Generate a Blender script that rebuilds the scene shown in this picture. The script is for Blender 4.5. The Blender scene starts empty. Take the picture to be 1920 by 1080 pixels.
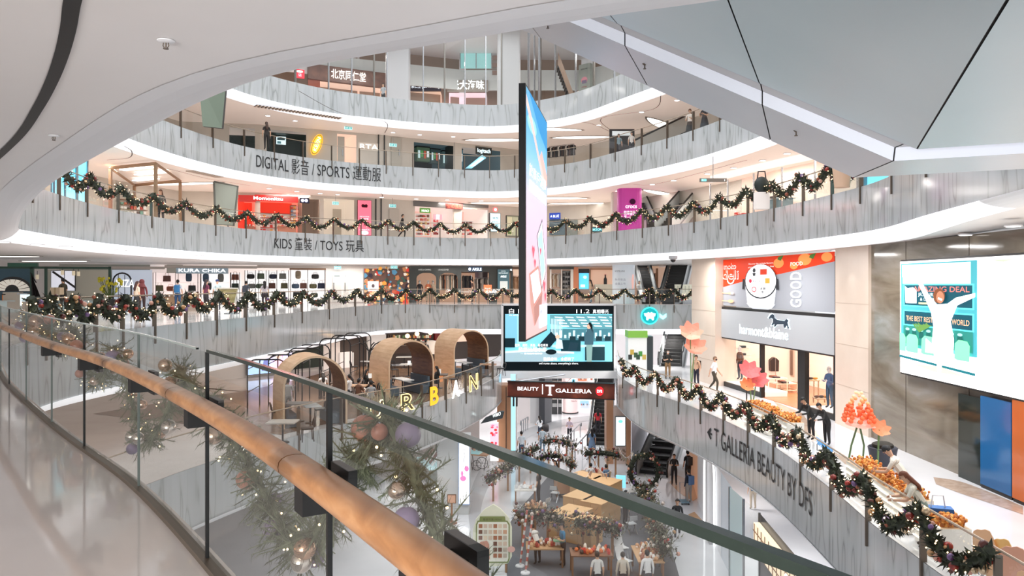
import bpy, math, random
from mathutils import Vector, Matrix
R=random.Random(7)
scene=bpy.context.scene
COL=scene.collection
E=1.45; F0=1400.0; CX=960.0; HY=532.0
L1,L2,L3,L4,L5,L6=-9.85,-4.1,0.0,4.8,9.8,14.6
PI=math.pi
def V(*a): return Vector(a)
def at(px,py,Y): return V((px-CX)/F0*Y, Y, E+(HY-py)/F0*Y)
def fl(px,py,z):
    Y=F0*(z-E)/(HY-py); return at(px,py,Y)
def onx(px,Y,z): return V((px-CX)/F0*Y,Y,z)
# ---------------------------------------------------------------- materials
MC={}
def lin(c):
    return tuple(((x/255.0)/12.92 if x/255.0<=0.04045 else ((x/255.0+0.055)/1.055)**2.4) for x in c)
def mat(rgb,rough=.5,emit=0.0,metal=0.0,spec=.5,var=0.0):
    k=(tuple(rgb),rough,emit,metal,spec,var)
    if k in MC: return MC[k]
    m=bpy.data.materials.new('paint_%d'%len(MC)); m.use_nodes=True
    b=m.node_tree.nodes['Principled BSDF']; c=lin(rgb)+(1,)
    b.inputs['Base Color'].default_value=c
    b.inputs['Roughness'].default_value=rough; b.inputs['Metallic'].default_value=metal
    b.inputs['Specular IOR Level'].default_value=spec
    if emit>0:
        b.inputs['Emission Color'].default_value=c; b.inputs['Emission Strength'].default_value=emit
    if var>0:
        nt=m.node_tree; tc=nt.nodes.new('ShaderNodeTexCoord'); n=nt.nodes.new('ShaderNodeTexNoise')
        n.inputs['Scale'].default_value=3.0; n.inputs['Detail'].default_value=4
        mx=nt.nodes.new('ShaderNodeMix'); mx.data_type='RGBA'
        mx.inputs[6].default_value=tuple(x*(1-var) for x in c[:3])+(1,); mx.inputs[7].default_value=tuple(min(1,x*(1+var)) for x in c[:3])+(1,)
        nt.links.new(tc.outputs['Object'],n.inputs['Vector']); nt.links.new(n.outputs['Fac'],mx.inputs[0]); nt.links.new(mx.outputs[2],b.inputs['Base Color'])
    MC[k]=m; return m
def nodes(name):
    m=bpy.data.materials.new(name); m.use_nodes=True; nt=m.node_tree
    return m,nt,nt.nodes['Principled BSDF']
def ramp(nt,stops):
    r=nt.nodes.new('ShaderNodeValToRGB'); e=r.color_ramp.elements
    while len(e)<len(stops): e.new(.5)
    for i,(p,c) in enumerate(stops): e[i].position=p; e[i].color=lin(c)+(1,)
    return r
def texmat(name,stops,scale,stretch=(1,1,1),detail=5,rough=.3,dist=0.0,coord='Object',emit=0,spec=.5):
    m,nt,b=nodes(name)
    tc=nt.nodes.new('ShaderNodeTexCoord'); mp=nt.nodes.new('ShaderNodeMapping'); mp.inputs['Scale'].default_value=stretch
    n=nt.nodes.new('ShaderNodeTexNoise'); n.inputs['Scale'].default_value=scale; n.inputs['Detail'].default_value=detail; n.inputs['Distortion'].default_value=dist
    r=ramp(nt,stops)
    nt.links.new(tc.outputs[coord],mp.inputs[0]); nt.links.new(mp.outputs[0],n.inputs['Vector']); nt.links.new(n.outputs['Fac'],r.inputs[0]); nt.links.new(r.outputs[0],b.inputs['Base Color'])
    b.inputs['Roughness'].default_value=rough; b.inputs['Specular IOR Level'].default_value=spec
    if emit: nt.links.new(r.outputs[0],b.inputs['Emission Color']); b.inputs['Emission Strength'].default_value=emit
    return m
def fascia_mat():
    m,nt,b=nodes('veined_glass_panel')
    uv=nt.nodes.new('ShaderNodeTexCoord')
    mp=nt.nodes.new('ShaderNodeMapping'); mp.inputs['Scale'].default_value=(1.15,.16,1)
    nz=nt.nodes.new('ShaderNodeTexNoise'); nz.inputs['Scale'].default_value=.9; nz.inputs['Detail'].default_value=3
    nt.links.new(uv.outputs['UV'],mp.inputs[0]); nt.links.new(mp.outputs[0],nz.inputs['Vector'])
    n3=nt.nodes.new('ShaderNodeTexNoise'); n3.inputs['Scale'].default_value=1.5; n3.inputs['Detail'].default_value=1.5; n3.inputs['Distortion'].default_value=.2
    nt.links.new(mp.outputs[0],n3.inputs['Vector'])
    pp=nt.nodes.new('ShaderNodeMath'); pp.operation='PINGPONG'; pp.inputs[1].default_value=.11; nt.links.new(n3.outputs['Fac'],pp.inputs[0])
    dv=nt.nodes.new('ShaderNodeMath'); dv.operation='DIVIDE'; dv.inputs[1].default_value=.11; nt.links.new(pp.outputs[0],dv.inputs[0])
    r=ramp(nt,[(0,(160,164,163)),(.10,(180,184,184)),(.3,(194,198,199)),(1,(198,202,204))])
    nt.links.new(dv.outputs[0],r.inputs[0])
    mx=nt.nodes.new('ShaderNodeMix'); mx.data_type='RGBA'; mx.blend_type='MULTIPLY'; mx.inputs[0].default_value=.35
    r2=ramp(nt,[(.35,(214,217,218)),(.65,(255,255,255))]); nt.links.new(nz.outputs['Fac'],r2.inputs[0])
    nt.links.new(r.outputs[0],mx.inputs[6]); nt.links.new(r2.outputs[0],mx.inputs[7])
    # panel joints every 2 m
    sx=nt.nodes.new('ShaderNodeSeparateXYZ'); nt.links.new(uv.outputs['UV'],sx.inputs[0])
    md=nt.nodes.new('ShaderNodeMath'); md.operation='PINGPONG'; md.inputs[1].default_value=1.15; nt.links.new(sx.outputs[0],md.inputs[0])
    lt=nt.nodes.new('ShaderNodeMath'); lt.operation='LESS_THAN'; lt.inputs[1].default_value=.012; nt.links.new(md.outputs[0],lt.inputs[0])
    mj=nt.nodes.new('ShaderNodeMix'); mj.data_type='RGBA'; mj.inputs[7].default_value=lin((184,188,188))+(1,)
    nt.links.new(lt.outputs[0],mj.inputs[0]); nt.links.new(mx.outputs[2],mj.inputs[6])
    nt.links.new(mj.outputs[2],b.inputs['Base Color']); b.inputs['Roughness'].default_value=.12
    return m
def glass_mat(name,tint,refl,base=.04,rough=0.0):
    m=bpy.data.materials.new(name); m.use_nodes=True; nt=m.node_tree; nt.nodes.clear()
    o=nt.nodes.new('ShaderNodeOutputMaterial'); t=nt.nodes.new('ShaderNodeBsdfTransparent'); t.inputs[0].default_value=tint+(1,)
    g=nt.nodes.new('ShaderNodeBsdfGlossy'); g.inputs['Roughness'].default_value=rough; g.inputs[0].default_value=(1,1,1,1)
    lw=nt.nodes.new('ShaderNodeLayerWeight'); lw.inputs[0].default_value=.5
    pw=nt.nodes.new('ShaderNodeMath'); pw.operation='POWER'; pw.inputs[1].default_value=4.0; nt.links.new(lw.outputs['Facing'],pw.inputs[0])
    ml=nt.nodes.new('ShaderNodeMath'); ml.operation='MULTIPLY_ADD'; ml.inputs[1].default_value=refl; ml.inputs[2].default_value=base; ml.use_clamp=True; nt.links.new(pw.outputs[0],ml.inputs[0])
    mx=nt.nodes.new('ShaderNodeMixShader')
    nt.links.new(ml.outputs[0],mx.inputs[0]); nt.links.new(t.outputs[0],mx.inputs[1]); nt.links.new(g.outputs[0],mx.inputs[2]); nt.links.new(mx.outputs[0],o.inputs[0])
    return m
M_FAS=fascia_mat()
M_GLASS=glass_mat('clear_glass',(.955,.975,.97),.35,.03)
M_NGLASS=glass_mat('balustrade_glass',(.87,.90,.885),.5,.11)
M_WHITE=mat((236,236,238),.45)
M_COVE_GLOW=mat((250,250,255),.35,.75)  # white edge trim with strip lighting painted in as emission
M_SOFF=texmat('painted_soffit',[(.3,(236,232,230)),(.7,(242,239,238))],.5,rough=.42)
M_CEIL_GLOW=mat((246,228,216),.55,.22)  # ceiling paint with a faint glow added in place of lamp light
M_FLOOR=texmat('polished_cream_stone',[(.3,(214,205,201)),(.5,(222,214,210)),(.7,(228,221,217))],.6,rough=.07)
M_FLOORW=texmat('polished_white_stone',[(.3,(228,229,233)),(.7,(240,240,243))],.5,rough=.06)
M_BRONZE=mat((112,102,92),.35,0,.7)
M_DARK=mat((34,33,33),.4)
M_BLACK=mat((16,16,17),.5)
M_STEEL=mat((170,172,175),.25,0,.9)
def wood_mat(name,cs,scale=1.0,stretch=(1,1,12),rough=.35):
    return texmat(name,[(.25,cs[0]),(.5,cs[1]),(.75,cs[2])],scale,stretch,6,rough,.6)
M_WOOD=wood_mat('oak_ply',((188,148,112),(203,165,128),(216,181,146)),1.2,(1,1,6),.45)
M_MARB=texmat('brown_marble',[(.25,(92,82,70)),(.45,(126,116,101)),(.6,(142,134,122)),(.8,(168,165,160))],.55,(1,.45,2.2),7,.1,1.2)
M_BEIGE=texmat('beige_stone',[(.3,(222,203,186)),(.7,(232,215,199))],.7,rough=.35)
# ---------------------------------------------------------------- mesh builder
class MB:
    def __init__(s): s.v=[]; s.f=[]; s.m=[]; s.mats=[]; s.uv=None
    def mi(s,m):
        if m not in s.mats: s.mats.append(m)
        return s.mats.index(m)
    def face(s,pts,m):
        b=len(s.v); s.v+= [tuple(p) for p in pts]; s.f.append(tuple(range(b,b+len(pts)))); s.m.append(s.mi(m)); return s
    def raw(s,vs,fs,m):
        b=len(s.v); s.v+=[tuple(p) for p in vs]; i=s.mi(m)
        for f in fs: s.f.append(tuple(b+k for k in f)); s.m.append(i)
        return s
    def box(s,c,d,m,rz=0.0,M=None,bev=0.0):
        x,y,z=d[0]/2,d[1]/2,d[2]/2
        vs=[V(a*x,b*y,e*z) for a in(-1,1) for b in(-1,1) for e in(-1,1)]
        if M is None: M=Matrix.Rotation(rz,3,'Z')
        vs=[M@p+V(*c) for p in vs]
        return s.raw(vs,[(0,1,3,2),(4,6,7,5),(0,4,5,1),(2,3,7,6),(0,2,6,4),(1,5,7,3)],m)
    def rbox(s,c,d,r,m,rz=0.0,n=3):   # box with rounded vertical edges
        x,y=d[0]/2-r,d[1]/2-r; ring=[]
        for q,(a,b) in enumerate(((1,1),(-1,1),(-1,-1),(1,-1))):
            for k in range(n+1):
                t=(q+k/n)*PI/2; ring.append((a*x+r*math.cos(t),b*y+r*math.sin(t)))
        M=Matrix.Rotation(rz,2); pts=[M@V(*p) for p in ring]
        lo=[(c[0]+p.x,c[1]+p.y,c[2]-d[2]/2) for p in pts]; hi=[(c[0]+p.x,c[1]+p.y,c[2]+d[2]/2) for p in pts]
        N=len(lo); fs=[(i,(i+1)%N,N+(i+1)%N,N+i) for i in range(N)]+[tuple(range(N-1,-1,-1)),tuple(range(N,2*N))]
        return s.raw(lo+hi,fs,m)
    def tube(s,path,r,m,n=8,cap=True,flat=None):
        path=[V(*p) for p in path]; k=len(path); rs=r if isinstance(r,(list,tuple)) else [r]*k
        vs=[]; up=None
        for i,p in enumerate(path):
            t=(path[min(i+1,k-1)]-path[max(i-1,0)])
            t=t.normalized() if t.length>1e-9 else V(0,0,1)
            if up is None: up=V(0,0,1) if abs(t.z)<.9 else V(0,1,0)
            a=t.cross(up)
            if a.length<1e-6: a=t.cross(V(1,0,0))
            a.normalize(); b=a.cross(t).normalized(); up=b
            for j in range(n):
                w=2*PI*j/n; q=rs[i]; fb=flat if flat else 1
                vs.append(p+a*math.cos(w)*q+b*math.sin(w)*q*fb)
        fs=[(i*n+j,i*n+(j+1)%n,(i+1)*n+(j+1)%n,(i+1)*n+j) for i in range(k-1) for j in range(n)]
        if cap: fs+=[tuple(range(n-1,-1,-1)),tuple((k-1)*n+j for j in range(n))]
        return s.raw(vs,fs,m)
    def lathe(s,c,prof,m,n=14):
        vs=[];k=len(prof)
        for r,z in prof:
            for j in range(n):
                w=2*PI*j/n; vs.append((c[0]+r*math.cos(w),c[1]+r*math.sin(w),c[2]+z))
        fs=[(i*n+j,i*n+(j+1)%n,(i+1)*n+(j+1)%n,(i+1)*n+j) for i in range(k-1) for j in range(n)]
        fs+=[tuple(range(n-1,-1,-1)),tuple((k-1)*n+j for j in range(n))]
        return s.raw(vs,fs,m)
    def ball(s,c,r,m,n=8,k=5,sc=(1,1,1),M=None):
        vs=[];c=V(*c)
        for i in range(k+1):
            a=PI*i/k
            for j in range(n):
                w=2*PI*j/n; p=V(math.sin(a)*math.cos(w)*r*sc[0],math.sin(a)*math.sin(w)*r*sc[1],-math.cos(a)*r*sc[2])
                vs.append(c+(M@p if M else p))
        fs=[(i*n+j,i*n+(j+1)%n,(i+1)*n+(j+1)%n,(i+1)*n+j) for i in range(k) for j in range(n)]
        return s.raw(vs,fs,m)
    def prism(s,poly,fn,d,m):    # 2D outline -> fn(x,y) gives 3D point, d = extrude vector
        a=[V(*fn(*p)) for p in poly]; b=[p+d for p in a]; n=len(a)
        return s.raw(a+b,[tuple(range(n-1,-1,-1)),tuple(range(n,2*n))]+[(i,(i+1)%n,n+(i+1)%n,n+i) for i in range(n)],m)
    def strip(s,A,B,m,uvs=None):
        n=len(A); b=len(s.v); s.v+=[tuple(p) for p in A]+[tuple(p) for p in B]; i=s.mi(m)
        for k in range(n-1): s.f.append((b+k,b+k+1,b+n+k+1,b+n+k)); s.m.append(i)
        if uvs:
            s.uv=(s.uv or {}); 
            for k in range(n): s.uv[b+k]=uvs[0][k]; s.uv[b+n+k]=uvs[1][k]
        return s
    def build(s,name,parent=None,smooth=False,world=True,kind=None):
        me=bpy.data.meshes.new(name); me.from_pydata(s.v,[],s.f)
        for m in s.mats: me.materials.append(m)
        me.polygons.foreach_set('material_index',s.m)
        if smooth: me.polygons.foreach_set('use_smooth',[True]*len(s.f))
        if s.uv:
            l=me.uv_layers.new(name='UVMap')
            for lp in me.loops: l.data[lp.index].uv=s.uv.get(lp.vertex_index,(0,0))
        me.update()
        o=bpy.data.objects.new(name,me); COL.objects.link(o)
        if smooth and smooth!='all':
            try: me.set_sharp_from_angle(angle=math.radians(40))
            except Exception: pass
        if parent is not None:
            o.parent=parent
            if world: o.matrix_parent_inverse=root_inv(parent)
        if kind: o['kind']=kind
        return o
def local_mx(o): return Matrix.LocRotScale(o.location,o.rotation_euler,o.scale)
def root_inv(p):
    M=local_mx(p)
    q=p
    while q.parent is not None:
        M=q.parent and (local_mx(q.parent)@q.matrix_parent_inverse@M); q=q.parent
    return M.inverted()
def tag(o,label,cat,group=None,kind=None):
    if label: o['label']=label
    if cat: o['category']=cat
    if group: o['group']=group
    if kind: o['kind']=kind
    return o
def thing(name,label,cat,loc=(0,0,0),rz=0.0,group=None):
    o=bpy.data.objects.new(name,None); COL.objects.link(o); o.location=loc; o.rotation_euler=(0,0,rz); o.empty_display_size=.1
    return tag(o,label,cat,group)
def struct(mb,name,smooth=False): return mb.build(name,None,smooth,kind='structure')
def copy_tree(o,parent=None):
    c=o.copy(); COL.objects.link(c); c.parent=parent
    for ch in list(o.children): copy_tree(ch,c)
    return c
# ---------------------------------------------------------------- text
TC={}
def text_geo(body,size,bold=0.0,align='LEFT'):
    k=(body,bold)
    if k not in TC:
        cu=bpy.data.curves.new('lettering','FONT'); cu.body=body; cu.size=1; cu.offset=bold*.4; cu.resolution_u=3; cu.fill_mode='FRONT'
        o=bpy.data.objects.new('lettering',cu); COL.objects.link(o)
        dg=bpy.context.evaluated_depsgraph_get(); dg.update(); me=o.evaluated_get(dg).to_mesh()
        TC[k]=([tuple(v.co) for v in me.vertices],[tuple(p.vertices) for p in me.polygons]); o.evaluated_get(dg).to_mesh_clear()
        bpy.data.objects.remove(o); bpy.data.curves.remove(cu)
    vs,fs=TC[k]
    xs=[v[0] for v in vs] or [0]; x0,x1=min(xs),max(xs)
    return [((v[0]-x0)*size,v[1]*size) for v in vs],fs,(x1-x0)*size
def text_on(mb,body,fn,m,height=None,width=None,bold=0.0):
    """fn(x,y)->3D point; x 0..width, y from the baseline; height = cap height"""
    vs,fs,w=text_geo(body,1.0,bold)
    if not vs: return 0
    hs=[v[1] for v in vs]; lo,hi=min(hs),max(hs); s=height/(.73) if height else width/w
    sx=(width/w) if width else s; sy=s
    mb.raw([fn(v[0]*sx,v[1]*sy) for v in vs],fs,m); return w*sx
# ---------------------------------------------------------------- plan curves
def cr(pts,n=20):
    P=[V(*p) for p in pts]; out=[]
    for i in range(len(P)-1):
        p0=P[max(i-1,0)];p1=P[i];p2=P[i+1];p3=P[min(i+2,len(P)-1)]
        for k in range(n):
            t=k/n; out.append(.5*((2*p1)+(p2-p0)*t+(2*p0-5*p1+4*p2-p3)*t*t+(3*p1-p0-3*p2+p3)*t**3))
    out.append(P[-1]); return out
class Curve:
    def __init__(s,pts,n=20,step=.45):
        d=cr(pts,n); s.d=d; s.L=[0]
        for a,b in zip(d,d[1:]): s.L.append(s.L[-1]+(b-a).length)
        s.len=s.L[-1]; s.n=max(2,int(s.len/step)); s.S=[s.len*i/s.n for i in range(s.n+1)]
    def p(s,t):
        t=min(max(t,0),s.len); lo,hi=0,len(s.L)-1
        while hi-lo>1:
            m=(lo+hi)//2
            if s.L[m]<=t: lo=m
            else: hi=m
        f=(t-s.L[lo])/max(1e-9,s.L[hi]-s.L[lo]); return s.d[lo].lerp(s.d[hi],f)
    def tan(s,t): return (s.p(t+.2)-s.p(t-.2)).normalized()
    def nor(s,t): q=s.tan(t); return V(-q.y,q.x)      # outward, away from the void
    def off(s,t,o,z): 
        q=s.p(t)+s.nor(t)*o; return V(q.x,q.y,z)
    def ring(s,o,z,S=None): return [s.off(t,o,z) for t in (S or s.S)]
    def px(s,x,t0=0,t1=None,inc=True):
        """arc position where the curve crosses picture column x as seen from the standing point"""
        t1=t1 or s.len; N=900; pr=None
        for i in range(N+1):
            t=t0+(t1-t0)*i/N; q=s.p(t)
            if q.y<.3: pr=None; continue
            v=CX+F0*q.x/q.y
            if pr and ((pr[1]<=x<v) if inc else (pr[1]>=x>v)): return pr[0]+(t-pr[0])*(x-pr[1])/(v-pr[1])
            pr=(t,v)
        return None
UP=Curve([(-16.1,24.3),(-17.2,29),(-17.9,34),(-17.6,40),(-16.2,45.5),(-13.2,49.8),(-9.2,52.5),(-5,54.3),(-.5,54.8),(4.1,51.6),(7.2,46.2),(9.3,42),(10.7,37.8),(11.6,33.3),(12,28),(11.9,24),(10.7,19.1),(9.6,14),(8.3,8),(6,4.3),(3.2,3.9),(1.1,4.6),(-.2,5.2),(-2.2,6.35),(-4.6,8.9),(-8.4,13.4),(-12.1,18.4),(-15.2,22.9),(-16.1,24.3)])
C3=Curve([(6,-6.5),(2.6,-2.3),(1.3,-.55),(.45,.9),(-.65,2.67),(-1.67,4.12),(-2.75,5.52),(-3.93,6.86),(-4.98,8.09),(-7.2,10.8),(-8.7,12.8),(-10.6,15.5),(-12,18.2),(-12.5,21),(-12.3,24),(-12,27.4),(-11.6,30.5),(-11.1,35),(-10.6,41),(-9.9,47.5),(-8.6,51.3),(-5.5,52.6),(0,52.6),(6,52.6),(12.9,52.6)])
C2L=Curve([(-11.2,4),(-11,12),(-10.2,20),(-8.8,25),(-6.9,29.1),(-4.07,33.5),(-2.3,38.5),(-1.1,43.7),(-.65,47.5),(-.7,50.5)])
C2R=Curve([(7.15,51.3),(6.75,48),(6.5,45.2),(6.75,39.6),(7.9,34.8),(8.65,30),(8.92,25.5),(8.6,20),(8.32,17.4),(8.2,14.9),(8,10),(7.5,4)])
T_NEAR=UP.px(1737)  # arc position on the right side, near the frame edge
# ---------------------------------------------------------------- camera, world
cam=bpy.data.cameras.new('camera'); co=bpy.data.objects.new('camera',cam); COL.objects.link(co)
co.location=(0,0,E); co.rotation_euler=(PI/2,0,0); cam.sensor_width=36; cam.lens=36*F0/1920; cam.shift_y=(HY-540)/1920
cam.clip_start=.05; cam.clip_end=400; scene.camera=co
w=bpy.data.worlds.new('world'); scene.world=w; w.use_nodes=True
bg=w.node_tree.nodes['Background']; bg.inputs[0].default_value=(.93,.96,1,1); bg.inputs[1].default_value=1.05
scene.view_settings.view_transform='Standard'; scene.view_settings.look='None'; scene.view_settings.exposure=0.13
cy=scene.cycles; cy.use_denoising=True; cy.max_bounces=7; cy.diffuse_bounces=3; cy.glossy_bounces=3; cy.transmission_bounces=4; cy.transparent_max_bounces=14
cy.caustics_reflective=False; cy.caustics_refractive=False; cy.sample_clamp_indirect=4
def area(name,loc,size,power,color=(1,.97,.94),target=None,rz=0):
    l=bpy.data.lights.new(name,'AREA'); l.shape='RECTANGLE'; l.size=size[0]; l.size_y=size[1]; l.energy=power; l.color=color
    o=bpy.data.objects.new(name,l); COL.objects.link(o); o.location=loc; o.rotation_euler=(0,0,rz)
    if target is not None: o.rotation_euler=(V(*target)-V(*loc)).to_track_quat('-Z','Y').to_euler()
    return o
# ---------------------------------------------------------------- gallery rings
def uvs(curve,S,v): return [(t,v) for t in S]
def fascia(curve,S,z,h,name,lean=0.0):
    A=curve.ring(0,z,S); B=curve.ring(lean,z-h,S)
    struct(MB().strip(A,B,M_FAS,(uvs(curve,S,0),uvs(curve,S,h))),name,'all')
def dz(t):
    a,b=UP.px(1640),UP.px(1900) or 88.0; q=min(1,max(0,(t-a)/(b-a))); e=min(1,max(0,(UP.len-1-t)/7)); q=min(q,e); q=q*q*(3-2*q); return .36-.215*q
def cove(curve,S,z,name,m,inset=.7,drop=.36):
    mb=MB(); prev=None; k=5
    rows=[curve.ring(-.05,z+.02,S)]
    for i in range(k+1):
        a=PI/2*i/k; rows.append(curve.ring(-.05+inset*(1-math.cos(a)) if False else -.05+inset*math.sin(a)**1.3*1.0 if False else -.05+inset*(i/k)**1.25, z-drop*math.sin(a), S))
    if curve is UP: rows=[rows[0]]+[[V(p.x,p.y,z-dz(t)*math.sin(PI/2*i/k)) for p,t in zip(row,S)] for i,row in enumerate(rows[1:])]
    for a,b in zip(rows,rows[1:]): mb.strip(a,b,m)
    struct(mb,name,'all')
def slabs(curve,S,z,out,floor_m,ceil_z=None,ceil_m=None,n1='floor',n2='ceiling',ins=.62):
    struct(MB().strip(curve.ring(0.02,z,S),curve.ring(out,z,S),floor_m),n1)
    if ceil_z is not None:
        A,B=curve.ring(ins,ceil_z,S),curve.ring(out,ceil_z,S)
        if curve is UP: A=[V(p.x,p.y,z-1.595-dz(t)) for p,t in zip(A,S)]; B=[V(p.x,p.y,z-1.595-dz(t)) for p,t in zip(B,S)]
        struct(MB().strip(A,B,ceil_m),n2)
SU=UP.S
S_FAR=[t for t in SU if t<=UP.px(1850)]+[]
S_NEARU=[t for t in SU if t>=S_FAR[-1]]
for z,nm in ((L4,'gallery_four'),(L5,'gallery_five'),(L6,'gallery_six')):
    fascia(UP,SU,z,1.6,'trim_fascia_'+nm)
    cove(UP,S_FAR,z-1.6,'trim_cove_'+nm,M_COVE_GLOW)  # far edge glows to look lit from a strip; near edge stays plain
    cove(UP,S_NEARU,z-1.6,'trim_bullnose_'+nm,M_WHITE)
    slabs(UP,SU,z,13,M_FLOOR,z-1.955,(M_CEIL_GLOW if z>L4 else M_SOFF),'floor_'+nm,'ceiling_under_'+nm)
fascia(C3,C3.S,L3,1.78,'trim_fascia_main_gallery'); cove(C3,C3.S,L3-1.78,'trim_cove_main_gallery',M_COVE_GLOW,.6,.3)
slabs(C3,C3.S,L3,15,M_FLOOR,L3-2.08,M_CEIL_GLOW,'floor_main_gallery','ceiling_under_main_gallery',.55)
struct(MB().box((3.2,62,L3-.02),(26,19,.03),M_FLOOR),'floor_main_gallery_back')
fascia(C2L,C2L.S,L2,1.8,'trim_fascia_cafe_side'); cove(C2L,C2L.S,L2-1.8,'trim_cove_cafe_side',M_WHITE,.5,.25)
fascia(C2R,C2R.S,L2,2.0,'trim_fascia_promenade'); cove(C2R,C2R.S,L2-2.0,'trim_cove_promenade',M_WHITE,.5,.25)
M_F2=texmat('dark_walnut_boards',[(.3,(96,74,58)),(.5,(120,92,72)),(.7,(139,108,84))],.8,(1,6,1),rough=.25)
slabs(C2L,C2L.S,L2,16,M_FLOOR,L2-2.05,M_WHITE,'floor_cafe','ceiling_under_cafe',.45)
Sc=[t for t in C2L.S if C2L.p(t).y>27]
struct(MB().strip(C2L.ring(.6,L2+.008,Sc),C2L.ring(11,L2+.008,Sc),M_F2),'floor_cafe_boards')
slabs(C2R,C2R.S,L2,14,M_FLOORW,L2-2.25,M_WHITE,'floor_promenade','ceiling_under_promenade',.45)
struct(MB().box((0,36,L1-.05),(60,90,.1),M_FLOORW),'floor_ground_hall')
struct(MB().box((0,79,12),(64,.3,50),mat((226,224,222),.6)),'wall_far')
struct(MB().box((-32,36,12),(.3,90,50),mat((226,224,222),.6)),'wall_left')
# curved dark air slot in the soffit over the near walkway
sl=[at(115,0,0),]; zc=L4-1.742
pts=[]
for px,py in ((132,-60),(118,0),(112,50),(101,100),(84,150),(60,200),(25,255),(-30,310)):
    p=fl(px,py,zc); pts.append(p)
mb=MB(); c=cr([(p.x,p.y) for p in pts],8)
a=[V(q.x,q.y,zc-.006) for q in c]; b=[]
for i,q in enumerate(c):
    t=(c[min(i+1,len(c)-1)]-c[max(i-1,0)]).normalized(); b.append(V(q.x-t.y*-.09,q.y+t.x*-.09,zc-.006))
mb.strip(a,b,M_BLACK); struct(mb,'trim_air_slot')
def sprinkler(px,py,lab):
    p=fl(px,py,zc-.001); t=thing('sprinkler',lab,'sprinkler',p)
    MB().lathe((0,0,0),[(.055,0),(.055,-.006),(.035,-.014),(.012,-.016)],M_WHITE,18).build('escutcheon',t,True,False)
    m=MB(); m.tube([(-.016,0,-.014),(-.019,0,-.035),(-.008,0,-.05)],.004,M_BRONZE,6); m.tube([(.016,0,-.014),(.019,0,-.035),(.008,0,-.05)],.004,M_BRONZE,6)
    m.tube([(0,0,-.01),(0,0,-.045)],.005,M_BRONZE,6); m.lathe((0,0,-.056),[(.004,.008),(.018,.004),(.018,0),(.003,0)],M_BRONZE,10); m.build('spray_head',t,False,False)
sprinkler(311,76,'bronze sprinkler head on the white soffit, the bigger and higher of two')
sprinkler(101,254,'bronze sprinkler head low on the white soffit near the curved edge')
# ---------------------------------------------------------------- lights
def ring_lights(curve,ts,o,z,size,power,nm,color=(1,.95,.9)):
    for t in ts:
        q=curve.off(t,o,z); n=curve.tan(t); area(nm,q,size,power,color,rz=math.atan2(n.y,n.x))
NL=[UP.len*i/14 for i in range(14)]
far=[t for t in [UP.px(x) for x in (90,200,330,470,600,740,880,1010,1120,1220,1330,1450,1600)] if t]
for z in (L4,L5,L6): ring_lights(UP,far,4.2,z+(3.0 if z<L6 else 4.2),(3.5,.5),120,'gallery_ceiling_light')
for x,y in ((-16,38),(-20,46),(-12,55),(-4,56),(3,56),(9,56),(-14,28),(-17,32)):
    area('main_gallery_light',(x,y,2.78),(3,.5),110)
for x,y in ((-9,36),(-6,42),(-12,34),(-13,42),(-4,50),(-9,48)): area('cafe_light',(x,y,L3-2.15),(1.2,.5),70,(1,.9,.8))
for x,y in ((9.6,40),(10.2,32),(10.5,25),(10.5,18),(8.5,49),(10.5,52)): area('promenade_light',(x,y,2.7 if y<48 else L3-2.2),(1.5,.5),200)
for x,y in ((-3,52),(2,62),(5,55),(3,68)): area('hall_light',(x,y,-5.3),(2.5,1),220,(1,.98,.96))
for x,y in ((11,30),(11,24),(10.8,38),(-5,34),(-6,40)): area('ground_light',(x,y,-6.6),(1,1),110,(1,.98,.96))
area('atrium_top_fill',(-2,28,30),(26,44),6500,(.96,.98,1))  # added fill lamp above the open top of the atrium
area('soffit_fill_behind',(-5,-7,.3),(6,2),900,(1,.98,.96),(-4,6,3.2))  # added unseen fill lamp, brightens the near soffit from below
area('near_fill',(-2,-5,2.7),(3,1),160)  # added unseen fill lamp for the near walkway
area('walkway_fill_behind',(-6,-9,1.4),(9,2.6),700,(1,.98,.96),(-3,8,2.2))  # added unseen fill lamp standing in for bounce onto soffit, floor and handrail
# ---------------------------------------------------------------- balustrades
def balustrade(curve,S,z,posts,label,rail_m,name='glass_balustrade',gh=1.06,pdrop=.6,group=None):
    q=curve.off(S[0],0,z); t=thing(name,label,'railing',q,group=group)
    k=[p for p in posts if p is not None]; ends=[S[0]]+sorted(k)+[S[-1]]
    for a,b in zip(ends,ends[1:]):
        if b-a<.3: continue
        n=max(2,int((b-a)/.8)+1); ss=[a+.02+(b-a-.04)*i/(n-1) for i in range(n)]
        MB().strip(curve.ring(.06,z+.0,ss),curve.ring(.06,z+gh,ss),M_GLASS).build('glass_panel',t,True)
    for p in k:
        c=curve.off(p,.01,z+(gh-pdrop)/2-.02); n=curve.tan(p)
        MB().box(c,(.055,.13,gh+pdrop-.06),M_BRONZE,math.atan2(n.y,n.x)).build('post',t)
    MB().tube(curve.ring(.1,z+gh+.0,S),.024,rail_m,6).build('handrail',t,True)
    return t
def pxs(curve,xs,inc=True,t1=None): return [curve.px(x,0,t1,inc) for x in xs]
M_RAIL=mat((176,158,138),.35,0,.4)
P4=pxs(UP,[60,111,163,222,284,344,404,461,517,572,625,677,727,776,825,872,920,968,1015,1061,1109,1157,1205,1254,1302,1352,1402,1452,1506,1560,1614,1673,1738])
P5=pxs(UP,[279,339,399,458,514,568,622,674,724,774,822,871,918,965,1012,1059,1107,1154,1203,1251,1300,1350,1402,1455,1510])
i0=C3.px(60,C3.len*.25) or 0
P3=[C3.px(x,C3.len*.25) for x in (48,85,130,180,230,290,349,406,461,514,566,617,666,715,760,806,852,898,943,988,1034,1078,1124,1170,1218,1264)]
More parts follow.
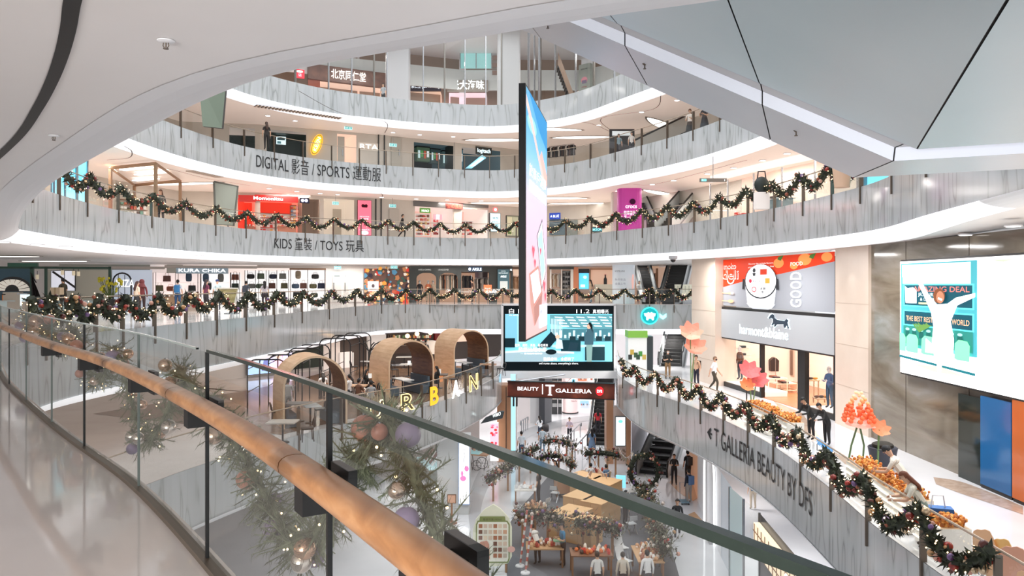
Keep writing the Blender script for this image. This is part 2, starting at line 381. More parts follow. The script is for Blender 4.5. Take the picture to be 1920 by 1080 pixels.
P2L=[C2L.px(x,8) for x in (560,640,720,791,836,873.5,902,924)]
P2R=[C2R.px(x) for x in (1168,1194,1233,1273,1314,1357,1403,1451,1502,1559,1627,1730,1870)]
cut=lambda S,a,b:[a]+[t for t in S if a<t<b]+[b]
balustrade(UP,cut(SU,.6,UP.px(1800)),L4,P4,'bronze post and glass balustrade carrying a garland on the gallery lettered KIDS and TOYS',M_RAIL)
balustrade(UP,cut(SU,.6,UP.px(1600)),L5,P5,'bronze post and glass balustrade of the gallery lettered DIGITAL and SPORTS',M_RAIL)
balustrade(C3,cut(C3.S,C3.px(60,C3.len*.25),C3.len-.1),L3,P3,'bronze post and glass balustrade in front of the bag shop and clothes shops',M_RAIL)
balustrade(C2L,cut(C2L.S,9,C2L.len-.3),L2,P2L,'glass balustrade with glowing letters in front of the cafe booths',M_RAIL)
balustrade(C2R,cut(C2R.S,1,C2R.len-1),L2,P2R,'glass balustrade along the lower promenade above the arrow lettering',M_RAIL)
# tall glazed screen on the top gallery
P6=pxs(UP,[555,617,660,702,726,794,834,872,911,940,990,1001,1012,1040,1078,1112,1150,1190])
t=thing('glazed_screen','tall clear glass screen with slim steel mullions on the topmost gallery','glass screen',UP.off(P6[0],.1,L6))
ss=cut(SU,P6[0],P6[-1])
for a,b in zip(P6,P6[1:]):
    MB().strip([UP.off(a+.03,.08,L6),UP.off(b-.03,.08,L6)],[UP.off(a+.03,.08,L6+5.6),UP.off(b-.03,.08,L6+5.6)],M_GLASS).build('glass_panel',t)
for i,p in enumerate(P6):
    m=M_STEEL if i%3 else mat((132,128,122),.3,0,.8); c=UP.off(p,.08,L6+2.6); n=UP.tan(p)
    MB().box(c,(.1 if i%3==0 else .06,.14,6.4),m,math.atan2(n.y,n.x)).build('mullion',t)
# ---------------------------------------------------------------- fascia lettering
def curve_text(curve,x0,x1,z,body,h,label,m,bold=0.0,t0=0):
    a=curve.px(x0,t0); b=curve.px(x1,t0)
    mb=MB(); text_on(mb,body,lambda x,y:curve.off(a+x,-.03,z+y),m,height=h,width=b-a,bold=bold)
    o=mb.build('fascia_lettering'); return tag(o,label,'lettering')
M_INK=mat((28,30,33),.5)
curve_text(UP,480,714,L5-1.1,'DIGITAL 影音 / SPORTS 運動服',.78,'black DIGITAL and SPORTS lettering with characters on the pale gallery front',M_INK,-.006)
curve_text(UP,514,682,L4-1.08,'KIDS 童裝 / TOYS 玩具',.66,'black KIDS and TOYS lettering with characters on the pale gallery front',M_INK,-.006)
# promenade lettering: read from far to near
a=C2R.px(1340); b=C2R.px(1524)
mb=MB(); text_on(mb,'T GALLERIA BEAUTY BY DFS',lambda x,y:C2R.off(a+x,-.03,L2-1.22+y),M_INK,height=.78,width=b-a,bold=-.006)
tag(mb.build('fascia_lettering'),'black T GALLERIA BEAUTY BY DFS lettering on the curved front of the promenade','lettering')
a2=C2R.px(1327)
mb=MB(); f=lambda x,y:C2R.off(a2+x,-.03,L2-.95+y)
w_=a-a2-.22
mb.face([f(0,.14),f(.34,.4),f(.42,.32),f(.2,.14)],M_INK); mb.face([f(0,.14),f(.2,.14),f(.42,-.04),f(.34,-.12)],M_INK); mb.face([f(.1,.18),f(w_,.18),f(w_,.1),f(.1,.1)],M_INK)
tag(mb.build('fascia_arrow'),'black arrow pointing left before the lettering on the promenade front','arrow sign')
# ---------------------------------------------------------------- garlands
GC=[mat((128,46,40),.25),mat((150,84,60),.25),mat((196,150,104),.2),mat((214,160,140),.2),mat((116,88,132),.25),mat((92,46,40),.3),mat((206,182,150),.15,0,.5),mat((168,60,48),.25)]
M_PINE=texmat('pine_needles',[(.3,(28,32,24)),(.5,(46,52,38)),(.7,(70,78,56))],9,rough=.7)
M_GLOW=mat((255,214,160),.4,5.0)
def swag_geo(seed,length=1.0,sag=1.0,nt=170,nb=15,nl=26,rad=.15,needle=.17):
    """unit swag: x 0..1 along, z sagging 0..-1 (scaled later by transform functions); returns three point lists"""
    r=random.Random(seed); f=[];b=[];l=[]
    for i in range(nt):
        s=r.random(); a=r.random()*2*PI; f.append((s,a,r.random()**.5,r.random()*2*PI,r.uniform(-.6,.6),r.uniform(.6,1.3)))
    for i in range(nb): b.append((r.random(),r.random()*2*PI,r.uniform(.6,1.05),r.uniform(.7,1.35),r.randrange(8)))
    for i in range(nl): l.append((r.random(),r.random()*2*PI,r.uniform(.8,1.15)))
    return f,b,l
def sagf(s): return (2*s-1)**2
def swag(parent,curve,t0,t1,ztop,sag,seed,rad=.15,off=-.12,nb=15,nl=26,nt=170,bs=.06):
    f,b,l=swag_geo(seed,nt=nt,nb=nb,nl=nl)
    def C(s):
        return curve.off(t0+(t1-t0)*s,off,ztop-sag*(1-abs(2*s-1)**1.8))
    fo=MB(); fo.tube([C(i/10) for i in range(11)],rad*.55,M_PINE,6)
    def pt(s,a,k):
        c=C(s); n=curve.nor(t0+(t1-t0)*s); tn=(C(min(1,s+.03))-C(max(0,s-.03))).normalized(); u=tn.cross(V(n.x,n.y,0)).normalized()
        return c+(V(n.x,n.y,0)*math.cos(a)+u*math.sin(a))*rad*k, (V(n.x,n.y,0)*math.cos(a)+u*math.sin(a)),tn
    for s,a,k,w,e,q in f:
        p,d,tn=pt(s,a,.35+.3*k); tip=p+(d+tn*e*1.6).normalized()*rad*.85*q; sd=d.cross(tn)*.03*rad/.15+tn*.012
        fo.face([p-sd*1.2,p+sd*1.2,tip],M_PINE)
    o=fo.build('swag',parent)
    BL=[];LL=[]
    for s,a,k,z,ci in b:
        p,d,tn=pt(s,a,k); BL.append((p.length,p,bs*z,ci,o))
    for s,a,k in l:
        p,d,tn=pt(s,a,k+.1); LL.append(p)
    return BL,LL
BALL={}
def bauble(p,r,m,parent,name='bauble',n=12,k=8):
    key=(m.name,n)
    if key not in BALL:
        o=MB().ball((0,0,0),1,m,n,k).build(name,None,True); BALL[key]=o.data
    else: o=bpy.data.objects.new(name,BALL[key]); COL.objects.link(o)
    o.location=p; o.scale=(r,r,r); o.parent=parent; o.matrix_parent_inverse=root_inv(parent); return o
def garland(curve,posts,ztop,sag,label,seed=0,rad=.17,**k):
    posts=[p for p in posts if p is not None]
    t=thing('christmas_garland',label,'garland',curve.off(posts[0],-.1,ztop)); BL=[];LL=[]
    for i,(a,b) in enumerate(zip(posts,posts[1:])):
        x,y=swag(t,curve,a,b,ztop+R.uniform(-.05,.06),sag*R.uniform(.92,1.08),seed+i,rad,**k); BL+=x; LL+=y
    BL.sort(key=lambda q:q[0])
    for d,p,r,ci,o in BL[:100]: bauble(p,r,GC[ci],o)
    m=MB()
    for d,p,r,ci,o in BL[100:]: m.ball(p,r,GC[ci],8,5)
    if BL[100:]: m.build('far_baubles',t,True,kind='stuff')
    m=MB()
    for p in LL: m.ball(p,.02,M_GLOW,4,2)
    m.build('fairy_lights',t,kind='stuff')
    return t
garland(UP,[t for t in P4 if t and t>=P4[1]],L4+1.08,.62,'pine garland with red and gold baubles swagged along the KIDS and TOYS gallery rail',100,.19)
garland(C3,P3+[C3.len-.15],L3+1.08,.62,'pine garland with lights swagged along the rail before the bag and clothes shops',200,.19)
garland(C2R,P2R,L2+1.08,.66,'pine garland with purple and red baubles swagged along the lower promenade rail',300,.17,nb=26,nl=40,nt=330,bs=.065)
# ---------------------------------------------------------------- escalator overhead
def escalator_overhead():
    D=V(8.05,17.6); u=V(-.918,.397); w_=V(-.397,-.918); zb=E+2.5
    def P(a,dz,fold,s):
        q=(D+w_*a+u*s)*.78; z=E+(zb-E+dz+max(0,s-fold)*.547)*.78
        return V(q.x,q.y,z)
    t=thing('escalator','grey clad underside of an escalator crossing overhead above the atrium','escalator',(3,16,6))
    sec=[(0,1.2,0),(0,0,0),(2.31,0,-.69),(2.31,.27,-.72),(2.66,.27,-.85),(3.0,.1,-1.05),(13.5,.1,-1.05)]
    gm=texmat('brushed_grey_cladding',[(.3,(190,207,211)),(.7,(198,213,216))],.4,rough=.4)
    gm2=texmat('grey_soffit_band',[(.3,(196,199,204)),(.7,(206,208,212))],.4,rough=.35)
    lm=mat((236,240,250),.4,.35); bm=mat((205,203,203),.5); pm=mat((176,178,188),.5)  # lm: white face, its lit look put in as slight emission
    mats=[gm2,gm2,lm,bm,pm,gm]; nm=['side_cladding','lower_band','lit_white_face','ledge','shadow_gap','underside_panel']
    for (a,b),m,n in zip(zip(sec,sec[1:]),mats,nm):
        mb=MB(); ss=[-16,-4.2,None,1.85,4.9,7.9,16]
        for s0,s1 in zip(ss,ss[1:]):
            g=.012
            A=[P(a[0],a[1],a[2],a[2] if s is None else s) for s in (s0,s1)]; B=[P(b[0],b[1],b[2],b[2] if s is None else s) for s in (s0,s1)]
            d=(A[1]-A[0]).normalized()*g
            mb.face([A[0]+d,A[1]-d,B[1]-d,B[0]+d],m)
        mb.build(n,t)
    mb=MB()   # dark backing seen in the panel joints, and the steps side above
    for (a,b) in zip(sec,sec[1:]):
        for s0,s1 in ((-16,None),(None,16)):
            q=[P(a[0]-.03,a[1]+.03,a[2],a[2] if s0 is None else s0),P(a[0]-.03,a[1]+.03,a[2],a[2] if s1 is None else s1),P(b[0]-.03,b[1]+.03,b[2],b[2] if s1 is None else s1),P(b[0]-.03,b[1]+.03,b[2],b[2] if s0 is None else s0)]
            mb.face(q,M_DARK)
    mb.build('joint_backing',t)
    mb=MB()
    for s0,s1 in ((-16,-1),(-1,16)):
        mb.face([P(0,1.2,-1,s0),P(0,1.2,-1,s1),P(13.5,1.2,-1,s1),P(13.5,1.2,-1,s0)],gm)
    mb.build('upper_deck',t)
    for s,a in ((7.2,1.3),(4.6,1.6),(1.2,1.5)):
        p=P(a,0,-.5,s); m=MB(); m.lathe(p,[(.05,0),(.03,-.02),(.012,-.03),(.012,-.08),(.03,-.09),(.03,-.1)],M_BRONZE,8)
        o=m.build('ceiling_sprinkler'); tag(o,['small sprinkler on the lower band of the overhead escalator, farthest up the slope','small sprinkler midway along the lower band of the overhead escalator','small sprinkler low on the band of the overhead escalator by its corner'][(7.2,4.6,1.2).index(s)],'sprinkler')
escalator_overhead()
# ---------------------------------------------------------------- flat pictures
class Pic:
    def __init__(s,O,u,v,n,w,h): s.O=V(*O);s.u=V(*u).normalized();s.v=V(*v).normalized();s.n=V(*n).normalized();s.w=w;s.h=h;s.mb=MB();s.k=0
    def f(s,x,y,d=None): return s.O+s.u*(x*s.w)+s.v*(y*s.h)+s.n*(.0013*s.k if d is None else d)
    def poly(s,pts,m): s.k+=1; s.mb.face([s.f(*p) for p in pts],m); return s
    def rect(s,x0,y0,x1,y1,m): return s.poly([(x0,y0),(x1,y0),(x1,y1),(x0,y1)],m)
    def ell(s,cx,cy,rx,ry,m,n=18,a0=0,a1=2*PI): return s.poly([(cx+rx*math.cos(a0+(a1-a0)*i/n),cy+ry*math.sin(a0+(a1-a0)*i/n)) for i in range(n)],m)
    def text(s,body,x,y,h,m,width=None,bold=0.0,center=False):
        s.k+=1
        if center:
            vs,fs,w=text_geo(body,1,bold); ww=width*s.w if width else w*h*s.h/.73; x-=ww/s.w/2
        text_on(s.mb,body,lambda a,b:s.f(x,y)+s.u*a+s.v*b,m,height=h*s.h,width=(width*s.w if width else None),bold=bold); return s
    def done(s,name,parent): return s.mb.build(name,parent)
EM=lambda c,e=1.0:mat(c,.5,e,0,.1)
def gradmat(name,stops,emit,axis=2):
    m,nt,b=nodes(name); tc=nt.nodes.new('ShaderNodeTexCoord'); sx=nt.nodes.new('ShaderNodeSeparateXYZ'); r=ramp(nt,stops)
    nt.links.new(tc.outputs['Generated'],sx.inputs[0]); nt.links.new(sx.outputs[axis],r.inputs[0]); nt.links.new(r.outputs[0],b.inputs['Base Color']); nt.links.new(r.outputs[0],b.inputs['Emission Color']); b.inputs['Emission Strength'].default_value=emit
    b.inputs['Roughness'].default_value=.4; return m
# hanging two-sided led banner
def banner():
    a=V(.40,22.0); b=V(1.29,27.4); z0,z1=-.26,7.37; d=(b-a); L=d.length; u=V(d.x/L,d.y/L,0); n=V(u.y,-u.x,0)
    t=thing('hanging_screen','tall pink and blue advertising screen hung edge-on in the middle of the atrium','screen',(a.x,a.y,z0))
    th=.2; fr=MB()
    c=V(a.x,a.y,0)+u*(L/2)-n*(th/2+.005); fr.box((c.x,c.y,(z0+z1)/2),(L,th,z1-z0),M_BLACK,math.atan2(u.y,u.x)); fr.build('casing',t)
    m=gradmat('banner_gradient',[(0,(226,170,168)),(.3,(228,186,196)),(.52,(222,196,222)),(.62,(180,190,226)),(.75,(120,186,226)),(.9,(70,166,212)),(1,(80,160,200))],.75)
    p=Pic((a.x+u.x*.1,a.y+u.y*.1,z0+.06),u,(0,0,1),n,L-.2,z1-z0-.12)
    fm=MB(); fm.face([p.f(0,0,.002),p.f(1,0,.002),p.f(1,1,.002),p.f(0,1,.002)],m); fm.build('display',t)
    p.k=2
    W=EM((246,246,250),.9); pk=EM((240,190,184),.8)
    p.ell(.25,.88,.2,.035,EM((150,205,236),.8)); p.poly([(.0,.93),(.25,.86),(.75,.70),(.9,.71),(.55,.80),(.2,.92),(.0,.97)],pk); p.poly([(.6,.79),(.95,.68),(1,.7),(1,.74),(.7,.83)],EM((236,176,168),.8))
    p.poly([(.1,1),(.6,.9),(1,.86),(1,1)],EM((48,142,200),.7))
    p.text('於商戶消費',.12,.665,.042,W,.82,.012); p.text('即賺獎賞積分',.12,.60,.042,W,.86,.012)
    p.poly([(.45,.43),(.72,.52),(.95,.28),(.7,.19)],EM((120,116,124),.6)); p.poly([(.48,.43),(.71,.505),(.92,.28),(.7,.205)],EM((232,236,244),.8))
    p.poly([(.5,.42),(.7,.47),(.86,.29),(.7,.23)],EM((176,216,232),.8))
    p.poly([(.1,.26),(.52,.30),(.72,.18),(.3,.12)],EM((196,140,128),.7)); p.poly([(.15,.255),(.5,.285),(.66,.185),(.32,.135)],EM((212,226,244),.9))
    p.poly([(.1,.26),(.3,.12),(.34,.0+.04),(.16,.14)],EM((196,150,140),.7)); p.poly([(.3,.12),(.72,.18),(.66,.1),(.34,.04)],EM((176,124,116),.7))
    for x,y,s in ((.28,.345,.06),(.35,.30,.045),(.62,.36,.04),(.82,.2,.06),(.88,.15,.05)):
        p.poly([(x,y-s*.35),(x+s,y+.3*s),(x+s*.6,y+.6*s),(x,y+.4*s),(x-.6*s,y+.6*s),(x-s,y+.3*s)],EM((232,92,110),.8))
    p.rect(.55,.02,.98,.125,EM((214,220,236),.8)); p.text('立即下載',.6,.085,.012,EM((90,90,110),.5))
    p.done('advert_picture',t)
    for k,f in ((0,.25),(1,.72)):
        q=V(a.x,a.y,0)+u*(L*f)-n*.1; m=MB().tube([(q.x,q.y,z1-.02),(q.x,q.y,z1+9)],.04,M_STEEL,8); m.build('hanger_rod',t,True)
banner()
# big frontal led screen on the main gallery front
def big_screen():
    Y=51.7; x0,x1=(945-CX)/F0*Y,(1150-CX)/F0*Y; z0=E-163/F0*Y; z1=E-41/F0*Y; W_,H_=x1-x0,z1-z0
    t=thing('led_screen','large cinema advert screen fixed across the gallery front above the brown sign','screen',(x0,Y,z0))
    MB().box(((x0+x1)/2,Y+.3,(z0+z1)/2),(W_+.1,.5,H_+.1),M_DARK).build('casing',t)
    p=Pic((x0,Y,z0),(1,0,0),(0,0,1),(0,-1,0),W_,H_); p.k=8
    C=lambda r,g,b,e=.8:EM((r,g,b),e)
    p.rect(0,0,1,1,C(14,22,26,.3)); p.rect(.01,.14,.99,.87,C(120,196,210))
    p.rect(.01,.42,.12,.87,C(120,182,204)); p.rect(.12,.42,.2,.87,C(150,206,222))
    p.poly([(.42,.86),(.99,.86),(.99,.62),(.6,.66),(.42,.72)],C(92,150,160,.7))
    for i in range(6):
        for j in range(4):
            x=.46+.1*i+.02*j; y=.83-.045*j; p.poly([(min(.985,q),w_) for q,w_ in ((x,y),(x+.07,y-.004),(x+.078,y-.02),(x+.008,y-.016))],C(240,252,255,1.1))
    p.rect(.42,.45,.99,.64,C(70,122,134,.7)); 
    for i in range(14): p.rect(.43+.04*i,.5,.45+.04*i,.5+.05+.07*((i*7)%3)/2,C(196,230,238))
    for i in range(5): p.rect(.60+.08*i,.46,.655+.08*i,.53,C(30,54,62,.5))
    for i in range(9): p.rect(.43+.012*i,.52,.435+.012*i,.8,C(210,238,244))
    p.poly([(.01,.3),(.3,.34),(.64,.29),(.4,.14),(.01,.14)],C(150,176,186)); p.poly([(.01,.3),(.3,.34),(.64,.29),(.64,.26),(.3,.3),(.01,.27)],C(200,226,234))
    p.poly([(.3,.36),(.43,.6),(.49,.5),(.42,.36)],C(22,44,54,.5)); p.rect(.01,.36,.1,.5,C(20,40,48,.5))
    p.rect(.44,.36,.92,.4,C(178,214,222)); p.rect(.74,.16,.92,.37,C(30,56,64,.5)); p.rect(.52,.3,.7,.47,C(24,56,66,.5))
    p.poly([(.58,.3),(.66,.3),(.68,.43),(.6,.44)],C(34,60,72,.5))
    p.ell(.49,.52,.02,.035,C(214,176,150)); p.poly([(.47,.34),(.54,.34),(.53,.47),(.48,.5)],C(196,216,226))
    # standing person on the screen
    p.poly([(.755,.14),(.8,.14),(.81,.42),(.75,.42)],C(120,150,146)); p.poly([(.735,.40),(.815,.40),(.82,.62),(.79,.66),(.76,.64),(.74,.55)],C(58,88,100)); p.ell(.775,.68,.018,.04,C(206,164,140)); p.poly([(.755,.70),(.785,.75),(.808,.70),(.808,.58),(.797,.64),(.775,.715)],C(20,26,30,.4))
    p.poly([(.08,.15),(.1,.25),(.15,.28),(.22,.2),(.25,.15)],C(150,176,184))
    p.ell(.43,.29,.05,.04,C(20,34,40,.4)); p.rect(.49,.27,.6,.29,C(226,236,240))
    Wm=C(250,252,252,1.1)
    p.text('白 日 之 下',.045,.885,.06,Wm,.3,.012); p.text('IN BROAD DAYLIGHT',.05,.845,.018,Wm,.26)
    p.text('11.2',.66,.885,.062,Wm,.12); p.text('真相曝光',.81,.885,.05,Wm,.145,.008)
    p.text('配樂．攝影．美指．最佳導演',.1,.375,.034,Wm,.3); p.text('發揮出超水準',.13,.30,.055,C(252,244,220,1.1),.26,.014); p.text('— 香港國際電影節',.15,.255,.02,Wm,.2)
    p.text('醫護虐待，全都齊了',.36,.155,.045,Wm,.28,.008); p.text("evil nurse abuse, everything's there.",.32,.1,.03,Wm,.36)
    p.done('film_picture',t)
    fr=MB(); 
    fr.box(((x0+x1)/2,Y+.1,z0-.26),(W_+.5,.7,.5),M_WHITE); fr.box(((x0+x1)/2,Y+.1,z1+.07),(W_+.3,.3,.14),M_WHITE)
    fr.box((x0-.12,Y+.1,(z0+z1)/2),(.16,.3,H_+.1),M_WHITE); fr.box((x1+.1,Y+.1,(z0+z1)/2),(.14,.3,H_+.1),M_WHITE); fr.build('white_surround',t)
    # brown hanging sign
    Y2=46.5; a=at(952,728,Y2); b=at(1152,735,Y2-1.2); d=b-a; L=V(d.x,d.y,0).length; u=V(d.x,d.y,0).normalized(); n=V(u.y,-u.x,0)
    s=thing('shop_sign','long rusty brown sign board with white BEAUTY and GALLERIA letters below the cinema screen','sign',(a.x,a.y,a.z))
    zc=(a.z+b.z)/2; hh=.93; rust=texmat('rusty_brown',[(.35,(86,38,26)),(.6,(124,56,38)),(.75,(152,74,50))],1.2,rough=.5)
    c=(a+b)/2; MB().box((c.x+n.x*-.13,c.y-n.y*.13,zc),(L,.25,hh),rust,math.atan2(u.y,u.x)).build('board',s)
    mb=MB(); mb.box((c.x,c.y,zc+hh/2+.02),(L+.04,.3,.04),M_DARK,math.atan2(u.y,u.x)); mb.box((c.x,c.y,zc-hh/2-.02),(L+.04,.3,.04),M_DARK,math.atan2(u.y,u.x)); mb.build('frame',s)
    p=Pic((a.x,a.y,zc-hh/2),u,(0,0,1),n,L,hh); p.k=6; Wm=EM((252,252,255),1.6)
    p.text('BEAUTY',.095,.42,.25,Wm,.2,.02); p.rect(.328,.2,.336,.86,Wm); p.poly([(.36,.84),(.445,.84),(.445,.74),(.412,.74),(.412,.22),(.425,.14),(.38,.14),(.393,.22),(.393,.74),(.36,.74)],Wm)
    p.text('GALLERIA',.455,.34,.27,Wm,.335,.02); p.ell(.865,.5,.036,.30,EM((220,40,48),1.2)); p.text('DFS',.842,.40,.2,Wm,.046,.03)
    p.done('lettering',s)
big_screen()
# big led wall on the right
def led_wall():
    X=12.72; Y0,Y1=24.45,12.0; z1=E+.72; z0=E-2.89; L=Y0-Y1; H_=z1-z0
    t=thing('led_wall','huge glowing white video wall on the brown marble beside the stone pillar','screen',(X,Y0,z0))
    MB().box((X+.14,(Y0+Y1)/2,(z0+z1)/2),(.2,L+.12,H_+.12),M_DARK).build('casing',t)
    p=Pic((X,Y0,z0),(0,-1,0),(0,0,1),(-1,0,0),L,H_); p.k=5
    C=lambda r,g,b,e=1.0:EM((r,g,b),e)
    p.rect(0,0,1,1,C(255,255,255,1.15)); x=lambda f:max(.015,f)*.325   # left picture area spans about a third
    p.rect(x(.01),.24,x(1),.98,C(70,160,170,.8)); p.rect(x(.03),.86,x(.93),.97,C(196,248,252)); p.rect(x(.04),.80,x(.93),.86,C(220,252,255))
    for y0,y1 in ((.60,.80),(.43,.57)): p.rect(x(.05),y0,x(.97),y1,C(90,220,236)); p.rect(x(.07),y0+.012,x(.95),y1-.012,C(22,78,92,.6))
    p.text('AMAZING DEAL',x(.2),.735,.045,C(240,120,110),x(.72),.01); p.text('JR. BURGER',x(.27),.695,.03,C(220,250,252),x(.33)); p.text('& LA. FRIES',x(.3),.655,.028,C(220,250,252),x(.26)); p.rect(x(.28),.625,x(.45),.64,C(240,220,150))
    p.poly([(x(.09),.63),(x(.25),.63),(x(.25),.74),(x(.2),.77),(x(.12),.76),(x(.08),.78)],C(250,252,252))
    p.text('THE BEST RESTAURANT WORLD',x(.1),.475,.045,C(244,180,140),x(.82),.012)
    p.rect(x(.06),.27,x(.96),.43,C(46,128,118,.7)); 
    for i in range(8): p.ell(x(.12+.1*i),.40,x(.03),.012,C(150,214,206)); p.rect(x(.09+.1*i),.33,x(.15+.1*i),.385,C(30,96,90,.6))
    for i in range(7): p.poly([(x(.3),.38),(x(.2+.04*i),.45+.01*(i%3)),(x(.24+.04*i),.45)],C(96,140,70,.7))
    for cx_ in (.02,.2,.42,.85): p.poly([(x(cx_-.09),.21),(x(cx_-.08),.33),(x(cx_-.04),.36),(x(cx_+.06),.355),(x(cx_+.09),.32),(x(cx_+.085),.2),(x(cx_),.18)],C(120,220,160))
    p.rect(x(.02),.14,x(1),.2,C(246,255,250)); p.poly([(x(.0),.14),(x(.03),.14),(x(1),.1),(x(1),.12),(x(.03),.16),(x(0),.16)],C(30,110,120,.7)); p.poly([(x(.2),.1),(x(.5),.07),(x(.9),.08),(x(.6),.12)],C(226,214,170))
    # figure in a white dress with raised arms
    Wm=C(255,255,255,1.2); sk=C(176,120,92,.8)
    p.poly([(x(.48),.30),(x(.40),.34),(x(.39),.22),(x(.75),.22),(x(.76),.36),(x(.72),.50),(x(.80),.63),(x(1.0),.70),(x(1.0),.73),(x(.78),.69),(x(.68),.64),(x(.55),.63),(x(.45),.70),(x(.24),.93),(x(.2),.94),(x(.22),.90),(x(.40),.66),(x(.47),.56),(x(.5),.45)],Wm)
    p.poly([(x(.55),.08),(x(.6),.08),(x(.63),.23),(x(.54),.23)],Wm)
    p.ell(x(.575),.70,x(.075),.062,C(120,70,44,.8)); p.ell(x(.59),.69,x(.05),.05,sk); p.poly([(x(.56),.675),(x(.61),.66),(x(.62),.675),(x(.57),.69)],C(252,240,236))
    # burger side
    p.rect(.49,.30,.515,1.0,C(255,226,186)); p.rect(.515,.62,1,.86,C(246,206,160,.9)); p.rect(.515,.80,1,.86,C(206,222,160,.9)); p.rect(.515,.74,1,.77,C(255,246,226)); p.ell(.62,.2,.1,.06,C(255,244,220)); p.poly([(.38,.975),(.46,.975),(.42,.955)],C(170,190,160,.8))
    p.text('BURGER',.405,.365,.03,C(210,210,216,.8),.05); p.text('BURGER',.405,.325,.03,C(216,216,222,.8),.05)
    p.done('video_picture',t)
led_wall()
# ---------------------------------------------------------------- near balustrade
def near_rail():
    jx=[(97,783),(158,828),(262,900),(392,1025)]
    ss=[]
    def s_at(px):
        b=None
        for k in range(3000):
            x=1+(C3.len*.32-1)*k/3000; q=C3.off(x,.075,0)
            if q.y>.5:
                e=abs(CX+F0*q.x/q.y-px)
                if b is None or e<b[0]: b=(e,x)
        return b[1]
    j=[s_at(x) for x in (97,158,260,388,617)]
    j=sorted(j); base=j[:]
    st=j[1]-j[0]
    pre=[j[0]-st*1.08*k for k in (1,2)]
    post=[j[-1]+1.9*k for k in (1,2,3,4,5)]
    J=[0.6]+pre[::-1]+j+post
    J=[x for x in J if x>.5]
    gh=1.095; zt=L3
    t=thing('glass_balustrade','clear frameless balustrade with an oak handrail along the near walkway','railing',C3.off(j[-2],.02,0))
    for i,(a,b) in enumerate(zip(J,J[1:])):
        n=8; S=[a+.008+(b-a-.016)*k/(n-1) for k in range(n)]
        MB().strip(C3.ring(.075,0.0,S),C3.ring(.075,gh,S),M_NGLASS).build('glass_panel',t,True)
    def bar(S,o,z,wd,h,m,nm):
        A=C3.ring(o-wd/2,z,S);B=C3.ring(o+wd/2,z,S);Cc=C3.ring(o-wd/2,z+h,S);D=C3.ring(o+wd/2,z+h,S)
        mb=MB(); mb.strip(A,B,m); mb.strip(Cc,D,m); mb.strip(A,Cc,m); mb.strip(B,D,m); return mb.build(nm,t)
    SS=[J[0]+(J[-1]-J[0])*k/120 for k in range(121)]
    edge=mat((58,72,66),.12,0,.55)
    near=[s for s in SS if s<=j[1]+.02]; farS=[s for s in SS if s>j[1]+.02]
    bar(near,.075,gh,.022,.016,edge,'top_cap'); bar(farS,.075,gh,.016,.01,mat((176,190,186),.2,0,.3),'top_edge')
    bar(SS,.085,.0,.05,.03,mat((104,92,80),.4,0,.5),'base_channel')
    for i,x in enumerate(J[1:-1]):
        blk=x<j[0]+.1 or abs(x-j[1])<.05 or abs(x-j[3])<.05 or (x>j[4]+.1 and i%2==0)
        c=C3.off(x,.075,gh/2); n=C3.tan(x)
        MB().box(c,(.018 if blk else .007,.016,gh),M_BLACK if blk else mat((96,104,100),.3),math.atan2(n.y,n.x)).build('joint_strip',t)
    # handrail, in lengths with fine dark joints
    hz=.875; ho=.20
    cuts=[J[0]]; 
    hs=[C3.px(x,1,C3.len*.32,False) for x in (330,552)]
    def hpx(px):   # arc position where the handrail centre shows at column px
        for k in range(2000):
            s=J[0]+ (J[-1]-J[0])*k/2000; q=C3.off(s,ho,hz)
            if q.y>.3 and CX+F0*q.x/q.y<=px: return s
    c1,c2=hpx(552),hpx(330); step=c2-c1
    cs=[J[0]]+[c1-step*k for k in (2,1) if c1-step*k>J[0]+.3]+[c1,c2]+[c2+step*k for k in range(1,8) if c2+step*k<J[-1]]+[J[-1]]
    wm=wood_mat('oiled_oak',((150,104,68),(176,126,84),(198,150,108)),2.6,(5,.8,9),.28)
    for a,b in zip(cs,cs[1:]):
        n=max(6,int((b-a)/.15)); S=[a+.004+(b-a-.008)*k/n for k in range(n+1)]
        m=MB(); vs=[];q=16
        for s in S:
            c=C3.off(s,ho,hz); nn=C3.nor(s); nn=V(nn.x,nn.y,0)
            for k in range(q):
                w_=2*PI*k/q; rx=.052; rz=.036
                cx_=math.copysign(abs(math.cos(w_))**.85,math.cos(w_)); sy=math.copysign(abs(math.sin(w_))**.85,math.sin(w_))
                vs.append(c+nn*cx_*rx+V(0,0,sy*rz))
        fs=[(i*q+k,i*q+(k+1)%q,(i+1)*q+(k+1)%q,(i+1)*q+k) for i in range(len(S)-1) for k in range(q)]+[tuple(range(q)),tuple((len(S)-1)*q+k for k in range(q))]
        m.raw(vs,fs,wm); m.build('handrail',t,'all')
    for px in (1100,770,566,352,245,150,80):
        s=hpx(px)
        if not s: continue
        c=C3.off(s,(ho+.075)/2-.0,hz-.085); n=C3.nor(s)
        m=MB(); m.box(c,(.14,.085,.10),M_BLACK,math.atan2(n.y,n.x)+PI/2*0); 
        c2_=C3.off(s,.062,hz-.08); m.box(c2_,(.03,.16,.15),M_BLACK,math.atan2(n.y,n.x)); m.build('rail_bracket',t)
    return J,j
NJ,Nj=near_rail()
